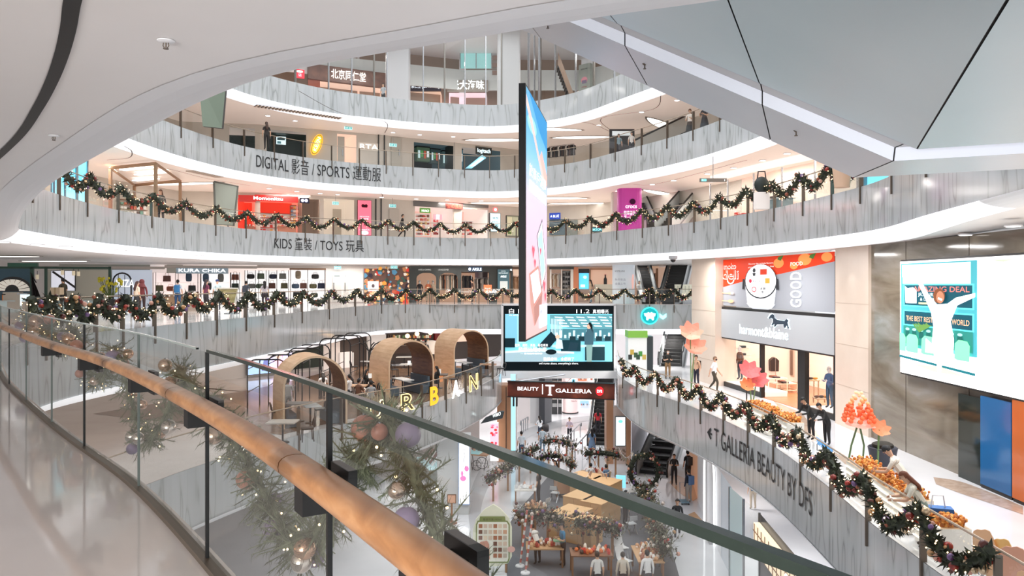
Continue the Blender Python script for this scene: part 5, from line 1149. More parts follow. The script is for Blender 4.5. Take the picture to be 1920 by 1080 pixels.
def bag(c,wd,hh,m,style,label,group,rz=0):
    t=thing('handbag' if style!='pack' else 'backpack',label,'bag',c,rz,group); b=MB()
    if style=='pack':
        b.raw(*roundbox(wd,wd*.55,hh),m); b.build('body',t,'all',False); MB().raw([(x,y-wd*.3,zz+0) for x,y,zz in roundbox(wd*.75,wd*.2,hh*.45)[0]],roundbox(1,1,1)[1],m).build('front_pocket',t,'all',False); MB().tube([(-.06,0,hh*.97),(-.05,0,hh*1.1),(.05,0,hh*1.1),(.06,0,hh*.97)],.012,m,5).build('handle',t,False,False)
    elif style=='dome':
        b.raw(*roundbox(wd,wd*.5,hh,.8),m); b.build('body',t,'all',False); MB().tube([(-wd*.28,0,hh*.9),(-wd*.2,0,hh*1.35),(wd*.2,0,hh*1.35),(wd*.28,0,hh*.9)],.014,m,5).build('handle',t,False,False)
    else:
        P=[(-wd/2,0),(wd/2,0),(wd*.46,hh),(-wd*.46,hh)]; b.prism(P,lambda x,y:(x,-wd*.18,y),V(0,wd*.36,0),m); b.build('body',t,False,False); MB().tube([(-wd*.22,-wd*.1,hh*.95),(-wd*.17,-wd*.1,hh*1.45),(wd*.17,-wd*.1,hh*1.45),(wd*.22,-wd*.1,hh*.95)],.013,m,5).build('handle',t,False,False); MB().box((0,-wd*.19,hh*.8),(wd*.5,.015,hh*.25),m).build('flap',t,False,False)
    return t
def roundbox(w,d,h,tp=1.0,n=12,k=6):
    vs=[];
    for i in range(k+1):
        a=-PI/2+PI*i/k; zz=h/2+h/2*math.copysign(abs(math.sin(a))**.6,math.sin(a)); r=abs(math.cos(a))**.35; 
        for j in range(n):
            q=2*PI*j/n; x=math.copysign(abs(math.cos(q))**.6,math.cos(q)); y=math.copysign(abs(math.sin(q))**.6,math.sin(q)); vs.append((x*w/2*r,y*d/2*r,zz))
    fs=[(i*n+j,i*n+(j+1)%n,(i+1)*n+(j+1)%n,(i+1)*n+j) for i in range(k) for j in range(n)]
    return vs,fs
def bag_bay(fr,x0,x1,y0,y1,d,rows,label,uprights,lit,bags):
    t=thing('shelf_unit',label,'shelf',fr.pt(x0,y1,d)); fr.box(MB(),x0,y0,x1,y1,d+.5,.04,lit).build('lit_back',t)
    for x in uprights: fr.box(MB(),x-.55,y0-1,x+.55,y1+3,d-.02,.06,M_BLACK).build('upright',t)
    for y in rows: fr.box(MB(),x0,y-.5,x1,y+.5,d,.5,mat((236,230,226),.5,.4)).build('shelf_board',t)
    return t
LIT=mat((250,248,248),.5,.7); LITP=mat((248,230,226),.5,.6)
bag_bay(k1,288,374,512,566,.8,(530,547,564),'lit bag shelves with black uprights left of the pillar of the bag shop',(287,292,329,334,371,376),LITP,None)
bag_bay(k1,378,430,512,566,.8,(530,),'white lit bag wall in the middle of the bag shop',(377,432),LIT,None)
bag_bay(k2,432,452,512,566,.8,(526,543),'narrow black framed shelf of bags between the bag walls',(433,438,444,449),LIT,None)
bag_bay(k2,459,543,508,580,.8,(525,543,560),'white lit grid of bag shelves right of the narrow frame',(459,464,479,485,499,504,519,541),LIT,None)
bag_bay(k2,544,610,505,580,.8,(525,543,560),'white lit bag shelves at the right end of the bag shop',(545,577,609),LIT,None)
struct(k2.box(MB(),543,500,611,506,.0,.5,mat((150,116,90),.5)),'trim_timber_header')
BC={'brown':(110,70,60),'slate blue':(70,92,116),'olive':(104,100,70),'black':(38,38,40),'dark green':(50,72,64),'grey':(120,122,118),'rust':(150,84,60),'moss green':(96,112,92),'navy':(40,48,76),'sand':(160,146,124)}
BG=[(k1,313,528,'brown','tote','upper shelf of the left bay'),(k1,354,528,'slate blue','pack','upper shelf of the left bay'),(k1,299,546,'olive','tote','middle shelf of the left bay'),(k1,320,546,'rust','dome','middle shelf of the left bay'),(k1,360,546,'black','tote','middle shelf of the left bay'),(k1,300,563,'dark green','tote','lowest shelf of the left bay'),(k1,362,560,'brown','dome','lowest shelf of the left bay'),
(k1,386,529,'slate blue','pack','white wall behind the maroon shopper'),(k1,414,529,'grey','pack','white wall above the cap wearing shopper'),(k1,391,544,'black','pack','white wall behind the maroon shopper'),(k2,441,525,'rust','tote','narrow frame'),(k2,441,542,'dark green','tote','narrow frame'),
(k2,470,523,'black','dome','leftmost bay of the top grid shelf'),(k2,489,523,'moss green','tote','top shelf of the grid'),(k2,512,523,'navy','dome','top shelf of the grid'),(k2,530,523,'grey','tote','top shelf of the grid'),(k2,472,541,'grey','dome','second shelf of the grid'),(k2,487,541,'moss green','dome','second shelf of the grid'),(k2,510,541,'brown','tote','second shelf of the grid'),(k2,533,541,'olive','tote','second shelf of the grid'),(k2,474,558,'dark green','dome','third shelf of the grid'),(k2,497,558,'black','dome','third shelf of the grid'),(k2,529,558,'black','tote','third shelf of the grid'),(k2,536,576,'sand','tote','bottom shelf of the grid'),
(k2,559,523,'sand','pack','top shelf of the right end bay'),(k2,591,523,'black','dome','top shelf of the right end bay'),(k2,554,541,'slate blue','dome','second shelf of the right end bay'),(k2,569,541,'brown','tote','second shelf of the right end bay'),(k2,587,541,'olive','dome','second shelf of the right end bay'),(k2,602,541,'navy','tote','second shelf of the right end bay'),(k2,556,558,'black','tote','third shelf of the right end bay'),(k2,589,558,'dark green','dome','third shelf of the right end bay'),(k2,551,576,'black','pack','bottom shelf of the right end bay'),(k2,590,576,'grey','dome','bottom shelf of the right end bay')]
for fr,px,py,cn,stl,where in BG:
    c=fr.pt(px,py,1.05); hgt={'pack':.62,'tote':.42,'dome':.36}[stl]; wd={'pack':.42,'tote':.52,'dome':.56}[stl]
    bag(c,wd,hgt,mat(BC[cn],.5),stl,'%s %s, %s of the bag shop'%(cn,{'pack':'backpack','tote':'handled bag','dome':'rounded handbag'}[stl],where),'bags on the shelves of the bag shop',fr.rz)
# counters in front
shopbox(k1,300,556,345,580,-1.5,1.0,mat((222,178,140),.5),'pale timber counter with small goods before the left bag shelves',goods=[(90,70,60),(60,60,64),(190,160,130)],seed=21,n=5)
shopbox(k1,346,552,374,574,-1.0,.9,mat((226,186,150),.5),'pale timber counter beside the blue backpack shopper',goods=[(70,90,120),(150,100,80)],seed=22,n=4)
s=thing('menu_stand','gold tilted display stand before the bag shop','sign stand',onx(425,45,z)); P=[onx(407,44,z+1.35),onx(447,44.6,z+1.35),onx(440,44.3,z+.1),onx(421,44.2,z+.05)]; P=[at(406,541,36),at(446,541,36.4),at(439,573,36.2),at(424,576,36)]; MB().face(P,texmat('brushed_gold',[(.3,(132,120,80)),(.6,(170,158,112)),(.8,(206,196,150))],2.5,(1,1,6),rough=.25)).build('board_face',s); mb=MB(); mb.tube(P+[P[0]],.05,mat((206,200,186),.4),4); mb.build('frame',s); mb=MB(); q=P[2].lerp(P[3],.5); mb.tube([q,V(q.x,q.y+.2,z)],.06,M_STEEL,6); mb.lathe(V(q.x,q.y+.2,z),[(.35,0),(.35,.03),(.06,.05)],M_STEEL,14); mb.build('foot',s)
py_(266,36,z,.5,'woman in a dark red headscarf holding another shopper by the black arch sign',top=(120,50,52),bot=(60,40,40),hood=(110,50,52),sleeve='long',h=1.62)
py_(256,35.2,z,-.6,'shopper in a cream top standing beside the woman in the red headscarf',top=(222,206,184),bot=(40,40,44),hair=(70,40,34),longhair=True,h=1.55)
py_(333,42,z,.2,'shopper in a white shirt with a blue backpack facing the bag shelves',top=(214,224,232),bot=(60,90,130),bag=(56,124,180),h=1.66)
py_(386,40,z,-.5,'woman in a maroon top browsing the bag wall',top=(96,40,62),bot=(40,34,38),hair=(34,24,28),longhair=True,h=1.66)
py_(408,40.5,z,.7,'shopper in a navy cap and pale blue top beside the maroon shopper',top=(190,206,210),bot=(70,74,86),cap=(52,66,110),h=1.66)
py_(461,44,z,0,'shopper with a grey backpack among the bag shelves',top=(80,86,96),bot=(50,52,58),bag=(70,74,84),h=1.6)
py_(496,45,z,.4,'shopper in a patterned pale top right of the grid shelves',top=(200,190,196),bot=(60,50,56),longhair=True,h=1.6)
# white service wall with doors, colourful hoarding
k2.wall(611,500,681,566,mat((236,230,224),.5),.0,.3); 
for i,(x0,x1) in enumerate(((624,640),(645,652))):
    t=thing('service_door',['white steel service door with a small window right of the bag shop','narrow white cupboard door beside the steel service door'][i],'door',k2.pt(x0,566,-.05)); k2.box(MB(),x0,513,x1,566,-.06,.05,mat((214,208,202),.4)).build('door_leaf',t); k2.box(MB(),x0+1.5,530,x0+2.7,546,-.1,.05,M_STEEL).build('handle',t); k2.box(MB(),x0+3,516,x1-3,519,-.08,.03,mat((150,160,160),.3)).build('vision_panel',t)
exit_sign(k2,633,502,'teal exit light box above the white service door',-.5,.5); exit_sign(k3,739,501,'teal exit light box above the colourful hoarding',-.6,.5)
s=thing('hoarding','colourful collage hoarding with a white notice beside the dark clothes shop','hoarding',k3.pt(683,568,-.1)); k3.box(MB(),683,500,767,572,-.15,.15,mat((120,90,80),.5)).build('panel',s); p=k3.pic(683,500,767,572,-.17); r=random.Random(11)
for i in range(150):
    x,y=r.random(),r.random(); q=r.uniform(.03,.09); c=[(206,96,70),(90,140,170),(230,190,150),(60,50,60),(236,226,214),(190,130,90),(70,100,90),(220,70,60),(240,170,80)][r.randrange(9)]
    p.poly([(min(1,max(0,x+q*r.uniform(.5,1)*math.cos(a)*1.0)),min(1,max(0,y+q*1.2*r.uniform(.5,1)*math.sin(a)))) for a in [2*PI*j/5 for j in range(5)]],EM(c,.35))
p.k=160; p.rect(.08,.36,.32,.62,EM((244,230,226),.7)); p.ell(.2,.5,.035,.05,EM((90,80,84),.4)); p.rect(.13,.4,.27,.42,EM((120,110,110),.4)); p.rect(.5,0,.515,1,mat((70,60,56))); p.done('collage',s)
# dark clothes shop
dkf=mat((60,62,58),.4)
s=thing('shop_fascia','dark shop fascia with white lettering and arched windows above the clothes shop','shop fascia',k3.pt(770,505,-.2)); k3.box(MB(),768,499,961,510,-.2,.25,dkf).build('header_board',s)
for x0,x1 in ((768,781),(818,823),(858,865),(917,932),(957,962)): k3.box(MB(),x0,510,x1,572,-.18,.22,dkf).build('pier',s)
def arch(fr,x0,x1,y0,y1,ytop,d,m,mb):
    a,b=fr.s(x0,d),fr.s(x1,d); zt=fr.zz((x0+x1)/2,ytop,d); z1=fr.zz((x0+x1)/2,y1,d); w_=(b-a)/2; P=[]
    o=fr.w((a+b)/2,d,0)
    for i in range(13): t=PI*i/12; P.append((w_*math.cos(t),z1-w_*.6+w_*.6*math.sin(t)))
    P=[(w_,zt+.0)]+P+[(-w_,zt)]
    mb.prism([(w_,zt),(w_,z1-w_*.6)]+[(w_*math.cos(PI*i/12),z1-w_*.6+w_*.6*math.sin(PI*i/12)) for i in range(13)]+[(-w_,zt)],lambda x,y:V(o.x+fr.u.x*x,o.y+fr.u.y*x,y),V(fr.n.x,fr.n.y,0)*.1,m)
mb=MB(); arch(k3,781,818,0,511,508,-.16,dkf,mb); arch(k3,823,858,0,511,508,-.16,dkf,mb); mb.build('arched_heads',s)
p=k3.pic(768,499,961,510,-.22); p.k=2; Wm=EM((240,250,255),2.0); p.text('HOTEL & CAMPING',.085,.25,.25,EM((206,206,200),.7),.12); p.text('LOUNGE DE MER',.275,.25,.25,EM((206,206,200),.7),.1); p.rect(.565,.1,.70,.9,mat((50,70,96),.4,.3)); p.text('AIGLE',.605,.25,.5,Wm,.09,.03); p.ell(.58,.5,.012,.25,Wm); p.text('AIGLE',.975,.25,.3,Wm,.02,.02); p.done('lettering',s)
struct(k3.box(MB(),781,512,957,572,2.6,.1,mat((206,166,140),.5,.45)),'wall_clothes_shop_back')
CL=[(206,176,150),(232,222,206),(120,96,80),(60,58,60),(180,120,90),(150,140,130),(226,200,180),(90,100,96)]
clothes_rack(k3,824,862,514,.9,13,'steel rail of beige and brown coats in the clothes shop','beige or brown coat hanging on the long rail of the clothes shop',CL,'coats on the long rail of the clothes shop',hgt=1.2)
clothes_rack(k3,868,884,516,1.1,6,'short rail of dark coats right of the beige coats','dark coat on the short rail of the clothes shop',[(60,58,56),(90,84,78),(44,46,52)],'coats on the short rail of the clothes shop',hgt=.95)
clothes_rack(k3,892,922,521,1.0,9,'steel rail of pale and dark jackets left of the framed shop board','jacket on the rail left of the framed shop board',[(150,140,130),(226,216,204),(70,66,66)],'jackets left of the framed shop board',hgt=1.0)
clothes_rack(k3,963,978,517,1.0,6,'short rail of tan coats behind the hanging screen','tan coat on the short rail beside the hanging screen',[(214,178,146),(196,150,116)],'tan coats beside the hanging screen',hgt=1.0)
struct(k3.box(MB(),962,505,980,570,2.0,.1,mat((244,210,186),.5,.5)),'wall_clothes_shop_side')
def mannequin(fr,px,py,d,rz,label,top,bot,**k): return person(V(*fr.pt(px,py,d).xy,fr.z),rz,label,top=top,bot=bot,skin=(230,226,220),hair=(230,226,220),name='mannequin',cat='mannequin',**k)
mannequin(k3,803,560,.6,PI,'mannequin in an orange and cream jacket in the left arched window',(214,120,80),(200,180,150),sleeve='long'); mannequin(k3,787,560,.7,PI,'mannequin in dark clothes at the left edge of the arched window',(52,54,58),(40,40,44),sleeve='long'); mannequin(k3,812,560,.9,PI,'mannequin in a cream coat behind the orange jacket',(226,206,180),(190,170,150),sleeve='long')
py_(886,58.2,z,PI/2,'assistant in a dark brown top among the jackets of the clothes shop',top=(84,60,54),bot=(40,40,44),h=1.75)
lightbox(k3,933,505,955,545,-.35,'framed shop board with a white name beside the clothes shop entrance',(78,104,112),lambda p:(p.text('HOTEL',.3,.9,.035,EM((230,240,240),1.2),.4),p.text('RESTAURANT',.1,.8,.05,EM((230,240,240),1.2),.8),p.text('AIGLE',.25,.62,.1,EM((250,255,255),1.6),.5,.02),p.rect(.2,.08,.85,.45,EM((196,200,196),.6))),name='shop_board',cat='sign',e=.4)
s=thing('poster','small orange poster panel in front of the jackets','poster',k3.pt(915,545,-.3)); k3.box(MB(),907,534,922,548,-.4,.06,EM((232,120,80),.7)).build('panel',s); p=k3.pic(907,534,922,548,-.42); p.text('SALE',.15,.4,.2,EM((255,240,230),1.2),.7); p.done('print',s); MB().tube([k3.pt(914.5,548,-.37),V(k3.pt(914.5,548,-.37).x,k3.pt(914.5,548,-.37).y,z)],.03,M_STEEL,5).build('stem',s)
for i,(x0,y0,x1,y1) in enumerate(((893,508,898,524),(899,508,904,524),(905,509,914,525))):
    s=thing('wall_coat','%s coat shown high on the lit back wall of the clothes shop'%['mauve','pale grey','dark'][i],'garment',k3.pt(x0,y1,2.4)); fr=k3; a=fr.pt((x0+x1)/2,y0,2.4); g=MB(); g.prism([(-.2,-.75),(.2,-.75),(.22,-.1),(.08,0),(-.08,0),(-.22,-.1)],lambda x,y:a+V(fr.u.x*x,fr.u.y*x,y),V(fr.n.x,fr.n.y,0)*.1,mat([(170,150,160),(206,204,206),(90,84,88)][i],.8)); g.build('coat',s); MB().tube([a,a+V(0,0,.08)],.012,M_STEEL,4).build('hook',s)
# right of the hanging screen
k4b=k4
s=thing('shop_fascia','pale clothes shop front with white arched niches right of the hanging screen','shop fascia',k4.pt(1030,505,-.1))
for x0,x1 in ((1031,1034),(1052,1054),(1070,1075)): k4.box(MB(),x0,503,x1,570,-.1,.15,mat((226,218,208),.5)).build('pier',s)
k4.box(MB(),1030,500,1076,505,-.12,.2,dkf).build('header_board',s)
clothes_rack(k4,1035,1050,513,.8,6,'rail of light brown coats in the niche just right of the hanging screen','light brown coat in the niche right of the hanging screen',[(206,176,146),(160,130,106),(236,226,212)],'coats in the niche right of the hanging screen',hgt=1.0)
shelf(k4,1055,1069,508,560,.7,6,'dark narrow shelf of folded clothes right of the coat niche',M_DARK,[(60,56,52),(120,110,100),(40,40,42)],3,.05,31)
k4.wall(1075,501,1084,568,mat((196,120,84),.5,.15),-.05,.2,'wall_orange_panel'); 
s=thing('display_screen','bright blue advert panel behind the woman on the main gallery','screen',k4.pt(1086,540,.4)); k4.box(MB(),1085,504,1105,512,.2,.2,M_DARK).build('header',s); k4.box(MB(),1086,512,1104,543,.3,.1,EM((90,190,236),1.0)).build('display',s); p=k4.pic(1086,512,1104,543,.28); p.ell(.6,.75,.2,.1,EM((190,210,246),1)); p.rect(.15,.15,.6,.3,EM((240,250,255),1)); p.done('picture',s)
s=thing('service_counter','long pale timber counter booth left of the poster column','counter',k4.pt(1120,545,.5)); k4.box(MB(),1108,505,1149,535,.8,.1,mat((240,196,168),.5,.3)).build('back_panel',s); k4.box(MB(),1107,503,1150,506,.6,.4,mat((206,150,112),.5)).build('canopy',s); k4.box(MB(),1116,533,1150,566,-.3,.5,mat((206,196,176),.5)).build('front',s); k4.box(MB(),1106,506,1108,545,.6,.3,mat((206,150,112),.5)).build('side_post',s)
s=thing('bottle','tall dark bottle on the pale timber counter','bottle',k4.pt(1135,533,-.1)); c=k4.pt(1135,533,-.1); MB().lathe(c,[(.13,0),(.13,.42),(.06,.55),(.06,.72)],M_BLACK,10).build('glass_body',s,True); MB().lathe((c.x,c.y,c.z+.72),[(.065,0),(.065,.06)],mat((150,40,40)),10).build('cap',s)
py_(1108,55.6,z,PI/2,'woman in a pale brown top with a ponytail on the main gallery before the counter',top=(206,180,150),bot=(90,130,150),longhair=True,h=1.72,sleeve='short')
s=thing('poster_column','round pale poster column with grey lettering on the main gallery','column wrap',onx(1169,54.5,z)); c=onx(1169,55.3,z); MB().lathe(c,[(.82,0),(.82,2.95)],gradmat('pale_print',[(0,(214,226,232)),(.6,(222,228,234)),(1,(206,214,222))],.25),28).build('wrap',s,True)
p=Pic(onx(1149,54.4,z+.2),(1,0,0),(0,0,1),(0,-1,0),1.55,2.7); p.k=5; ink=mat((110,116,124),.5); p.text('HOMELANE',.1,.78,.05,ink,.46); p.text('秋冬新品',.1,.55,.05,mat((170,176,182)),.5); p.text('全面上市',.1,.44,.05,mat((170,176,182)),.5); p.poly([(.9,.3),(.98,.35),(.99,.7),(.92,.72),(.88,.55)],EM((240,190,180),.5)); p.done('lettering',s)
s=thing('glass_kiosk','brown timber framed kiosk with shelves between the poster column and escalator','kiosk',onx(1215,58,z)); k4.box(MB(),1192,497,1235,503,.3,.4,mat((226,186,156),.5,.3)).build('header',s)
for x0,x1 in ((1195,1198),(1211,1214),(1231,1234)): k4.box(MB(),x0,503,x1,560,.3,.3,mat((176,130,98),.5)).build('post',s)
k4.box(MB(),1198,512,1231,560,1.2,.1,mat((150,112,88),.5,.15)).build('back_panel',s); k4.box(MB(),1216,514,1228,535,.9,.1,M_DARK).build('screen_panel',s)
py_(1199,56,z,PI,'person in a white top behind the garland left of the black escalator',top=(232,226,220),bot=(60,60,64),longhair=True,h=1.65)
escalator_run(1238,1258,54.2,58.5,z+.1,z+3.0,1.5,'black stepped escalator rising from the main gallery left of the stone pillar')
escalator_run(1206,1190,54.8,58,z+.1,z+2.9,1.0,'narrow escalator with black belts beside the timber framed kiosk')
k4.wall(1262,498,1300,570,mat((238,216,200),.5,.15),.4,.3)
s=thing('notice_screen','white framed floor plan board left of the stone pillar on the main gallery','board',onx(1282,53.6,z)); MB().box(onx(1283,54.2,z+.85),(1.4,.06,1.1),mat((226,224,206),.4,.3)).build('board',s); MB().box(onx(1283,54.2,z+.15),(1.4,.1,.3),M_STEEL).build('base',s); p=Pic(onx(1265,54.1,z+.35),(1,0,0),(0,0,1),(0,-1,0),1.35,1.0); p.k=2
for i in range(4): p.rect(.15+.2*i,.5,.19+.2*i,.95,EM((176,176,160),.4))
p.rect(.1,.12,.5,.2,EM((120,130,130),.4)); p.done('print',s)
s=thing('dome_camera','grey dome fitting under the ceiling near the black escalator','camera',at(1262,482,51)); c=fl(1262,480,top3); MB().lathe((c.x,c.y,top3),[(.22,0),(.22,-.12),(.12,-.2)],mat((176,176,178),.3),14).build('housing',s,True); MB().ball((c.x,c.y,top3-.18),.14,M_DARK,12,6).build('lens',s,True)
# left stall with green frames
GRN=mat((40,72,58),.4)
s=thing('stall_frame','dark green framed stall with glass counters at the far left of the main gallery','stall',onx(100,40,z)); kk=Fr((-31,38.5),(-20.5,41),z)
kk.box(MB(),-30,500,208,504,-.05,.12,GRN).build('top_beam',s)
for x0,x1 in ((56,63),(83,88),(203,208)): kk.box(MB(),x0,500,x1,585,-.05,.12,GRN).build('post',s)
kk.box(MB(),14,493,70,500,-.1,.2,mat((50,100,80),.4)).build('sign_band',s); kk.box(MB(),-10,565,205,592,.2,.5,mat((190,206,206),.3,.15)).build('counter',s)
kk.box(MB(),-10,563,205,565,.1,.7,mat((206,216,216),.2)).build('counter_top',s)
struct(kk.box(MB(),88,506,205,566,2.6,.1,mat((176,170,156),.5,.15)),'wall_stall_back'); struct(kk.box(MB(),-40,500,58,575,2.6,.1,mat((60,84,96),.5,.15)),'wall_stall_left')
lightbox(kk,96,508,140,545,2.4,'white sign panel crossed by a dark rail behind the man with a box',(226,226,236),lambda p:(p.poly([(-.0,.95),(.1,1),(1,.25),(1,.12)],mat((52,44,40))),p.rect(.55,.0,.58,1,M_DARK)),e=.6)
s=thing('fan_display','big white scalloped fan display with a black rim at the far left','display',kk.pt(20,552,.3)); c=kk.pt(22,546,.2); mb=MB()
for i in range(9): a0,a1=PI*(i)/9,PI*(i+.82)/9; rr=.85; mb.prism([(.35*math.cos(a0),.35*math.sin(a0)),(rr*math.cos(a0),rr*.75*math.sin(a0)),(rr*math.cos(a1),rr*.75*math.sin(a1)),(.35*math.cos(a1),.35*math.sin(a1))],lambda x,y:c+V(kk.u.x*x,kk.u.y*x,y),V(0,.05,0),mat((236,228,216),.5,.3))
mb.build('fan_blades',s); MB().prism([(.9*math.cos(PI*i/16),.8*math.sin(PI*i/16)) for i in range(17)],lambda x,y:c+V(kk.u.x*x,kk.u.y*x+.1,y-.02),V(0,.03,0),M_DARK).build('rim',s); MB().box(c+V(0,.1,-.5),(.9,.3,.9),mat((214,204,190),.5)).build('plinth_block',s)
s=thing('amber_lantern','square amber glass lantern on the counter at the far left','lamp',kk.pt(11,566,.3)); kk.box(MB(),4,553,20,567,.25,.4,mat((170,96,40),.3,.5)).build('glass_body',s); kk.box(MB(),3,551,21,553,.22,.46,M_DARK).build('lid',s)
s=thing('glass_case','bright white glass showcase between the lantern and the green post','showcase',kk.pt(36,572,.1)); kk.box(MB(),33,552,50,573,.1,.5,mat((214,232,240),.2,1.0)).build('lit_body',s); kk.box(MB(),32,550,51,552,.05,.6,M_STEEL).build('lid',s)
s=thing('curtain','black gathered curtain hanging by the green post','curtain',kk.pt(70,575,-.1)); mb=MB(); 
for i in range(7):
    a=kk.pt(58+1.2*i,512+3*i,-.15-.08*(i%2)); b=kk.pt(60+3.2*i,572,-.15-.1*(i%2)); a2=kk.pt(58+1.2*(i+1),512+3*(i+1),-.15-.08*((i+1)%2)); b2=kk.pt(60+3.2*(i+1),572,-.15-.1*((i+1)%2)); mb.face([a,a2,b2,b],mat((30,22,22),.8))
mb.build('folds',s); MB().tube([kk.pt(57,511,-.15),kk.pt(68,530,-.15)],.03,M_DARK,5).build('rod',s)
py_(119,38.0,z,1.2,'man in a dark green shirt carrying a cardboard box in the green framed stall',top=(70,66,52),bot=(52,50,46),pose='carry',h=1.72,hair=(26,22,20))
s=thing('cardboard_box','pale cardboard box held by the man in the green framed stall','box',onx(108,37.6,z+1.0)); q=onx(107,37.5,z+1.08); MB().box(q,(.48,.36,.36),mat((216,196,166),.7)).build('carton',s); MB().box(q+V(0,-.185,.0),(.08,.005,.36),mat((190,166,130),.6)).build('tape',s)
for i,(x,y) in enumerate(((70,515),(117,507),(138,508),(147,509))):
    s=thing('track_spotlight','white cylinder spotlight under the green frame, %s'%['above the curtain','above the man with the box','right of the man with the box','third along from the curtain'][i],'spotlight',kk.pt(x,y,.4)); q=kk.pt(x,y,.4); MB().lathe(q-V(0,0,.25),[(.07,0),(.08,.03),(.08,.25)],mat((236,220,190),.4,.3),10).build('barrel',s,True); MB().tube([q,q+V(0,0,.2)],.015,M_DARK,5).build('stem',s)
# arch sign
s=thing('arch_sign','thin black arched frame with white lettering beside the bag shop','sign',kk.pt(228,600,.2)); c0,c1=kk.pt(212,585,.3),kk.pt(246,585,.3); zt_=kk.zz(229,512,.3); hw=(c1-c0).length/2; cm=c0.lerp(c1,.5); zb=z+.0; P=[V(c0.x,c0.y,zb),V(c0.x,c0.y,zt_-hw)]+[V(cm.x-kk.u.x*hw*math.cos(PI*i/10),cm.y-kk.u.y*hw*math.cos(PI*i/10),zt_-hw+hw*math.sin(PI*i/10)) for i in range(11)]+[V(c1.x,c1.y,zt_-hw),V(c1.x,c1.y,zb)]
MB().tube(P,.045,M_BLACK,6).build('arch_frame',s); mb=MB()
for y in (538,553,568): mb.tube([kk.pt(212,y,.3),kk.pt(246,y,.3)],.018,M_BLACK,5)
for x in (222,234): mb.tube([kk.pt(x,515,.3),V(kk.pt(x,560,.3).x,kk.pt(x,560,.3).y,zb)],.018,M_BLACK,5)
mb.build('grid_bars',s); p=kk.pic(218,522,252,538,.2); p.text('IRIZA',.02,.0,.9,EM((255,255,255),1.5),.96,.01); p.done('lettering',s)
k0.wall(210,506,285,590,mat((206,216,232),.5,.4),1.0,.2,'wall_bag_shop_side')
kk.box(MB(),250,503,254,592,.0,.15,mat((34,44,80),.4)); 
s=thing('potted_flowers','yellow flowers in a dark pot left of the black arch sign','plant',kk.pt(207,585,-.4)); q=V(kk.pt(207,580,-.4).x,kk.pt(207,580,-.4).y,z); MB().lathe(q,[(.2,0),(.26,.6),(.24,.62)],M_DARK,12).build('pot',s,True); mb=MB(); r=random.Random(4)
for i in range(26):
    tip=q+V(r.uniform(-.55,.55),r.uniform(-.3,.3),r.uniform(1.0,1.75)); mb.tube([q+V(0,0,.6),q.lerp(tip,.6)+V(0,0,.2),tip],.012,mat((90,110,50),.6),4)
    mb.ball(tip,r.uniform(.06,.12),mat((196,186,50),.6),6,4)
mb.build('flowers',s)
downlights(C3,[t for x in (250,300,340,420,480,540,600) for t in [C3.px(x,C3.len*.25)] if t],4.5,top3,'round white downlight in the ceiling before the bag shop','downlights before the bag shop',.2)
lens_light(102,489,top3,1.9,.55,.05,'oval ceiling light above the green framed stall'); lens_light(10,480,top3,1.6,.4,.1,'oval ceiling light at the far left edge above the green framed stall')
# ================================================================ lower promenade on the right
z=L2
wa=V(13.1+(30.1-44)*-.152*-1*0+0,0)  # plan line of the stone front
def WX(Y): return 13.1+(30.1-Y)*.152
FW=Fr((WX(44.5),44.5),(WX(26.5),26.5),z); FW.n=-FW.n if FW.n.x<0 else FW.n
topw=L4-1.955
def stone(px0,px1,d,nm='wall_stone_column'):
    a,b=FW.s(px0,d),FW.s(px1,d); c=FW.w((a+b)/2,d+.6,(z+topw)/2); struct(MB().box(c,(abs(b-a),1.2,topw-z),M_BEIGE,FW.rz),nm)
    mb=MB()
    for zz_ in (z+1.35,z+2.7,z+4.05,z+5.4): mb.box(FW.w((a+b)/2,d-.004,zz_),(abs(b-a),.01,.015),mat((196,176,158),.5),FW.rz)
    struct(mb,'trim_stone_joint')
stone(1297,1341,-.5)
# right stone pier is square to the marble
a=onx(1568,29.8,z); b=onx(1631,27.0,z); X0=12.92
struct(MB().box((X0+.6,28.35,(z+topw)/2),(1.3,2.75,topw-z),M_BEIGE),'wall_stone_pier')
mb=MB()
for zz_ in (z+1.6,z+3.2,z+4.8): mb.box((X0-.05,28.35,zz_),(.012,2.76,.015),mat((196,176,158),.5))
struct(mb,'trim_stone_joint')
def sconce(p,tgt,lab=26):
    l=bpy.data.lights.new('pier_spot','SPOT'); l.energy=lab; l.spot_size=1.0; l.spot_blend=.35; l.color=(1,.93,.85); l.shadow_soft_size=.03
    o=bpy.data.objects.new('pier_spot',l); COL.objects.link(o); o.location=p; o.rotation_euler=(V(*tgt)-V(*p)).to_track_quat('-Z','Y').to_euler()
sconce((12.35,28.3,topw-.1),(12.75,28.3,z)); p=FW.pt(1312,500,-1.1); sconce((p.x,p.y,topw-.1),(FW.pt(1318,500,-.75).x,FW.pt(1318,500,-.6).y,z),9)
struct(MB().box((12.98+.15,17.2,(z+topw)/2),(.3,20.0,topw-z),M_MARB),'wall_brown_marble')
mb=MB()
for y in (24.6,21.2,17.8,14.4): mb.box((12.975,y,(z+topw)/2),(.012,.012,topw-z),mat((74,64,54)))
struct(mb,'trim_marble_joint')
